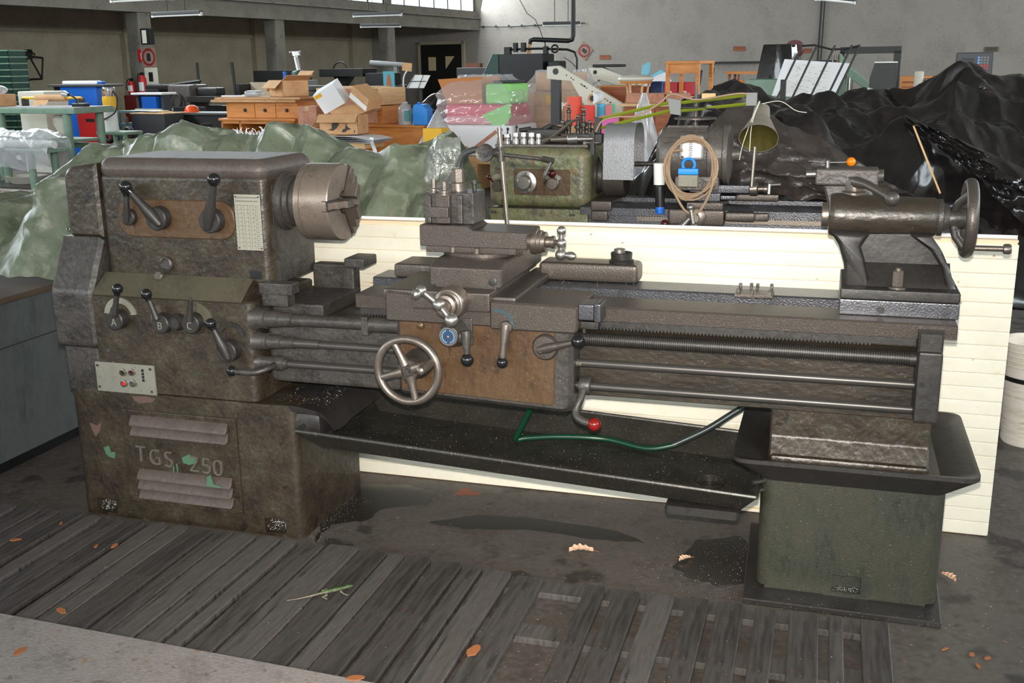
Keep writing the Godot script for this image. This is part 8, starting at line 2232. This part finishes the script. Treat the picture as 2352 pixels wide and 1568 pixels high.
func build_lamps_and_signs():
	tube_lamp("hanging tube lamp left of the first column's top", -14.07, 2.6, -16.0, 0.0, 1.15)
	tube_lamp("upper of the two tube lamps hanging near the clerestory", -12.2, 2.68, -20.0, 0.1, 1.12)
	tube_lamp("lower tube lamp hanging below the other near the clerestory", -15.77, 2.7, -26.0, 0.5, 1.1)
	tube_lamp("dark tube lamp hanging in front of the back wall", -8.83, 2.45, -22.0, 0.35, 0.8)
	tube_lamp("tube lamp cut by the top edge of the photo", -12.09, 2.66, -13.0, 0.0, 1.2)
	tube_lamp("tube lamp end at the top right of the photo", -2.0, 2.34, -14.0, 1.35, 1.2)
	# signs on the first column
	var im := text_image(64, 64, c8(150, 118, 104))
	for i in 64:
		for j in 64:
			var d := V2(i - 32, j - 32).length()
			if d < 30 and d > 22: im.set_pixel(i, j, c8(128, 36, 36))
			elif d < 14 and absf(i - 32) < 9: im.set_pixel(i, j, c8(40, 36, 34))
	var pm := print_mat(im)
	var s := ht("prohibition_sign", "square sign with a red ring on the first column", "sign", -17.1, 1.92, -18.45)
	part(s, "plate", card(0.4, 0.4, 0.012), pm)
	var s2 := ht("fire_sign", "small plain red sign on the side of the first column", "sign", -17.32, 1.95, -18.485)
	part(s2, "plate", mb().bx(-0.11, 0.11, -0.13, 0.13, 0, 0.01), mats.red)
	part(s2, "mark", mb().bx(-0.03, 0.03, -0.08, 0.06, 0.01, 0.012), mats.white)
	var bx := ht("column_box", "dark fuse box with a pale strip high on the first column", "fuse box", -17.05, 2.18, -18.45)
	part(bx, "box", mb().bx(-0.14, 0.14, 0, 0.34, -0.02, 0.1, 0.01), mats.dark)
	part(bx, "strip", mb().bx(-0.09, 0.03, 0.03, 0.3, 0.1, 0.104), mats.cream)
	var sh := ht("column_board", "tall notice board with small pictures on the first column", "notice board", -17.1, 1.1, -18.46)
	part(sh, "board", mb().bx(-0.16, 0.2, 0, 0.6, 0, 0.015), mats.cream)
	part(sh, "picture", mb().bx(-0.05, 0.07, 0.3, 0.5, 0.015, 0.018), mats.dark)
	for k in 2:
		var e := ht("fire_extinguisher", ["red fire extinguisher hanging on the first column", "smaller red extinguisher left of the hanging one"][k], "extinguisher", -17.3 - k * 0.28, 1.12 + 0.02 * k, -18.4 + k * 0.05, 0.0, "extinguishers")
		var h := 0.42 if k == 0 else 0.28
		part(e, "cylinder", mb().lathe([V2(0, 0), V2(0.08, 0), V2(0.085, 0.02), V2(0.085, h - 0.08), V2(0.05, h - 0.02), V2(0.03, h), V2(0, h)], 20), mats.red)
		part(e, "label", mb().lathe([V2(0.0865, h * 0.2), V2(0.0865, h * 0.65)], 10, 0.6, 2.4), mats.white)
		part(e, "valve", mb().bx(-0.03, 0.05, h, h + 0.06, -0.02, 0.02, 0.004), mats.black)
		part(e, "hose", mb().tube(curve([V(0.04, h + 0.03, 0), V(-0.08, h + 0.02, 0.02), V(-0.12, h * 0.6, 0.03), V(-0.1, h * 0.3, 0.04)], 6), 0.012, 6), mats.black)
	var eb := ht("extinguisher_stand", "dark red box stand under the extinguishers", "stand", -17.42, 0, -18.35)
	part(eb, "box", mb().bx(-0.3, 0.28, 0, 1.115, -0.1, 0.12, 0.01), plain(c8(110, 26, 28), 0.5))
	# signs on the back wall
	var ds := ht("diamond_sign", "square red-ringed sign hung as a diamond on the back wall", "sign", -13.35, 2.1, -35.39)
	var dp := part(ds, "plate", card(0.46, 0.46, 0.02), pm)
	dp.rotation.z = PI / 4 + 0.12
	for q in [[-12.6, 1.88, "left small brown plate on the back wall"], [-8.0, 2.08, "middle small brown plate on the back wall"], [-5.9, 1.98, "small brown plate half behind the rack"], [-0.51, 1.93, "right small lettered plate on the back wall"]]:
		var pl := ht("wall_plate", q[2], "sign", q[0], q[1], -35.39, 0.0, "plates on the back wall")
		part(pl, "plate", mb().bx(-0.19, 0.19, -0.07, 0.07, 0, 0.015), mats.wood_dark if q[0] < -1 else mats.index)
		if q[0] > -1:
			for k in 3: part(pl, "line", mb().bx(-0.15, 0.14, 0.025 - k * 0.03, 0.038 - k * 0.03, 0.015, 0.017), mats.dark)
	# conduits and a cable on the back wall
	var cd := ht("wall_conduit", "dark vertical conduit pair on the back wall", "conduit", -5.5, 0, -35.3)
	part(cd, "pipe", mb().rod(V(0, 1.0, 0), V(0.06, 6.0, 0), 0.03, -1, 8), mats.dark)
	part(cd, "pipe", mb().rod(V(0.1, 1.2, 0), V(0.15, 6.0, 0), 0.022, -1, 8), mats.dark)
	var wc := ht("wall_cable", "black cable strung along the back wall from the beam", "cable", -17.3, 2.9, -35.3)
	part(wc, "cable", mb().tube(curve([V(0, 0.1, 0), V(1.2, 0.07, 0), V(2.6, 0.1, 0), V(4.0, 0.12, 0)], 6), 0.018, 6), mats.dark)
	for k in 8: part(wc, "clip", mb().bx(k * 0.5 + 0.1, k * 0.5 + 0.15, 0.05, 0.13, -0.05, 0.01), mats.dark)
	var cr := ht("wall_crack", "thin branching crack in the plaster of the back wall", "crack", -14.9, 0, -35.395)
	part(cr, "crack", mb().tube([V(-0.9, 3.9, 0), V(-0.6, 3.4, 0), V(-0.3, 3.2, 0), V(-0.1, 2.8, 0), V(0.05, 2.4, 0), V(0.2, 2.15, 0)], 0.012, 4), mats.dark_grey)
	part(cr, "branch", mb().tube([V(0.8, 1.9, 0), V(1.1, 1.7, 0), V(1.3, 1.5, 0), V(1.6, 1.3, 0)], 0.012, 4), mats.dark_grey)
	var sb := ht("wall_rail", "dark steel rail fixed low along the back wall", "rail", -8.5, 1.62, -35.25)
	part(sb, "rail", mb().bx(-0.6, 1.3, 0, 0.06, -0.05, 0.05).bx(2.2, 3.6, 0, 0.06, -0.05, 0.05), mats.dark)
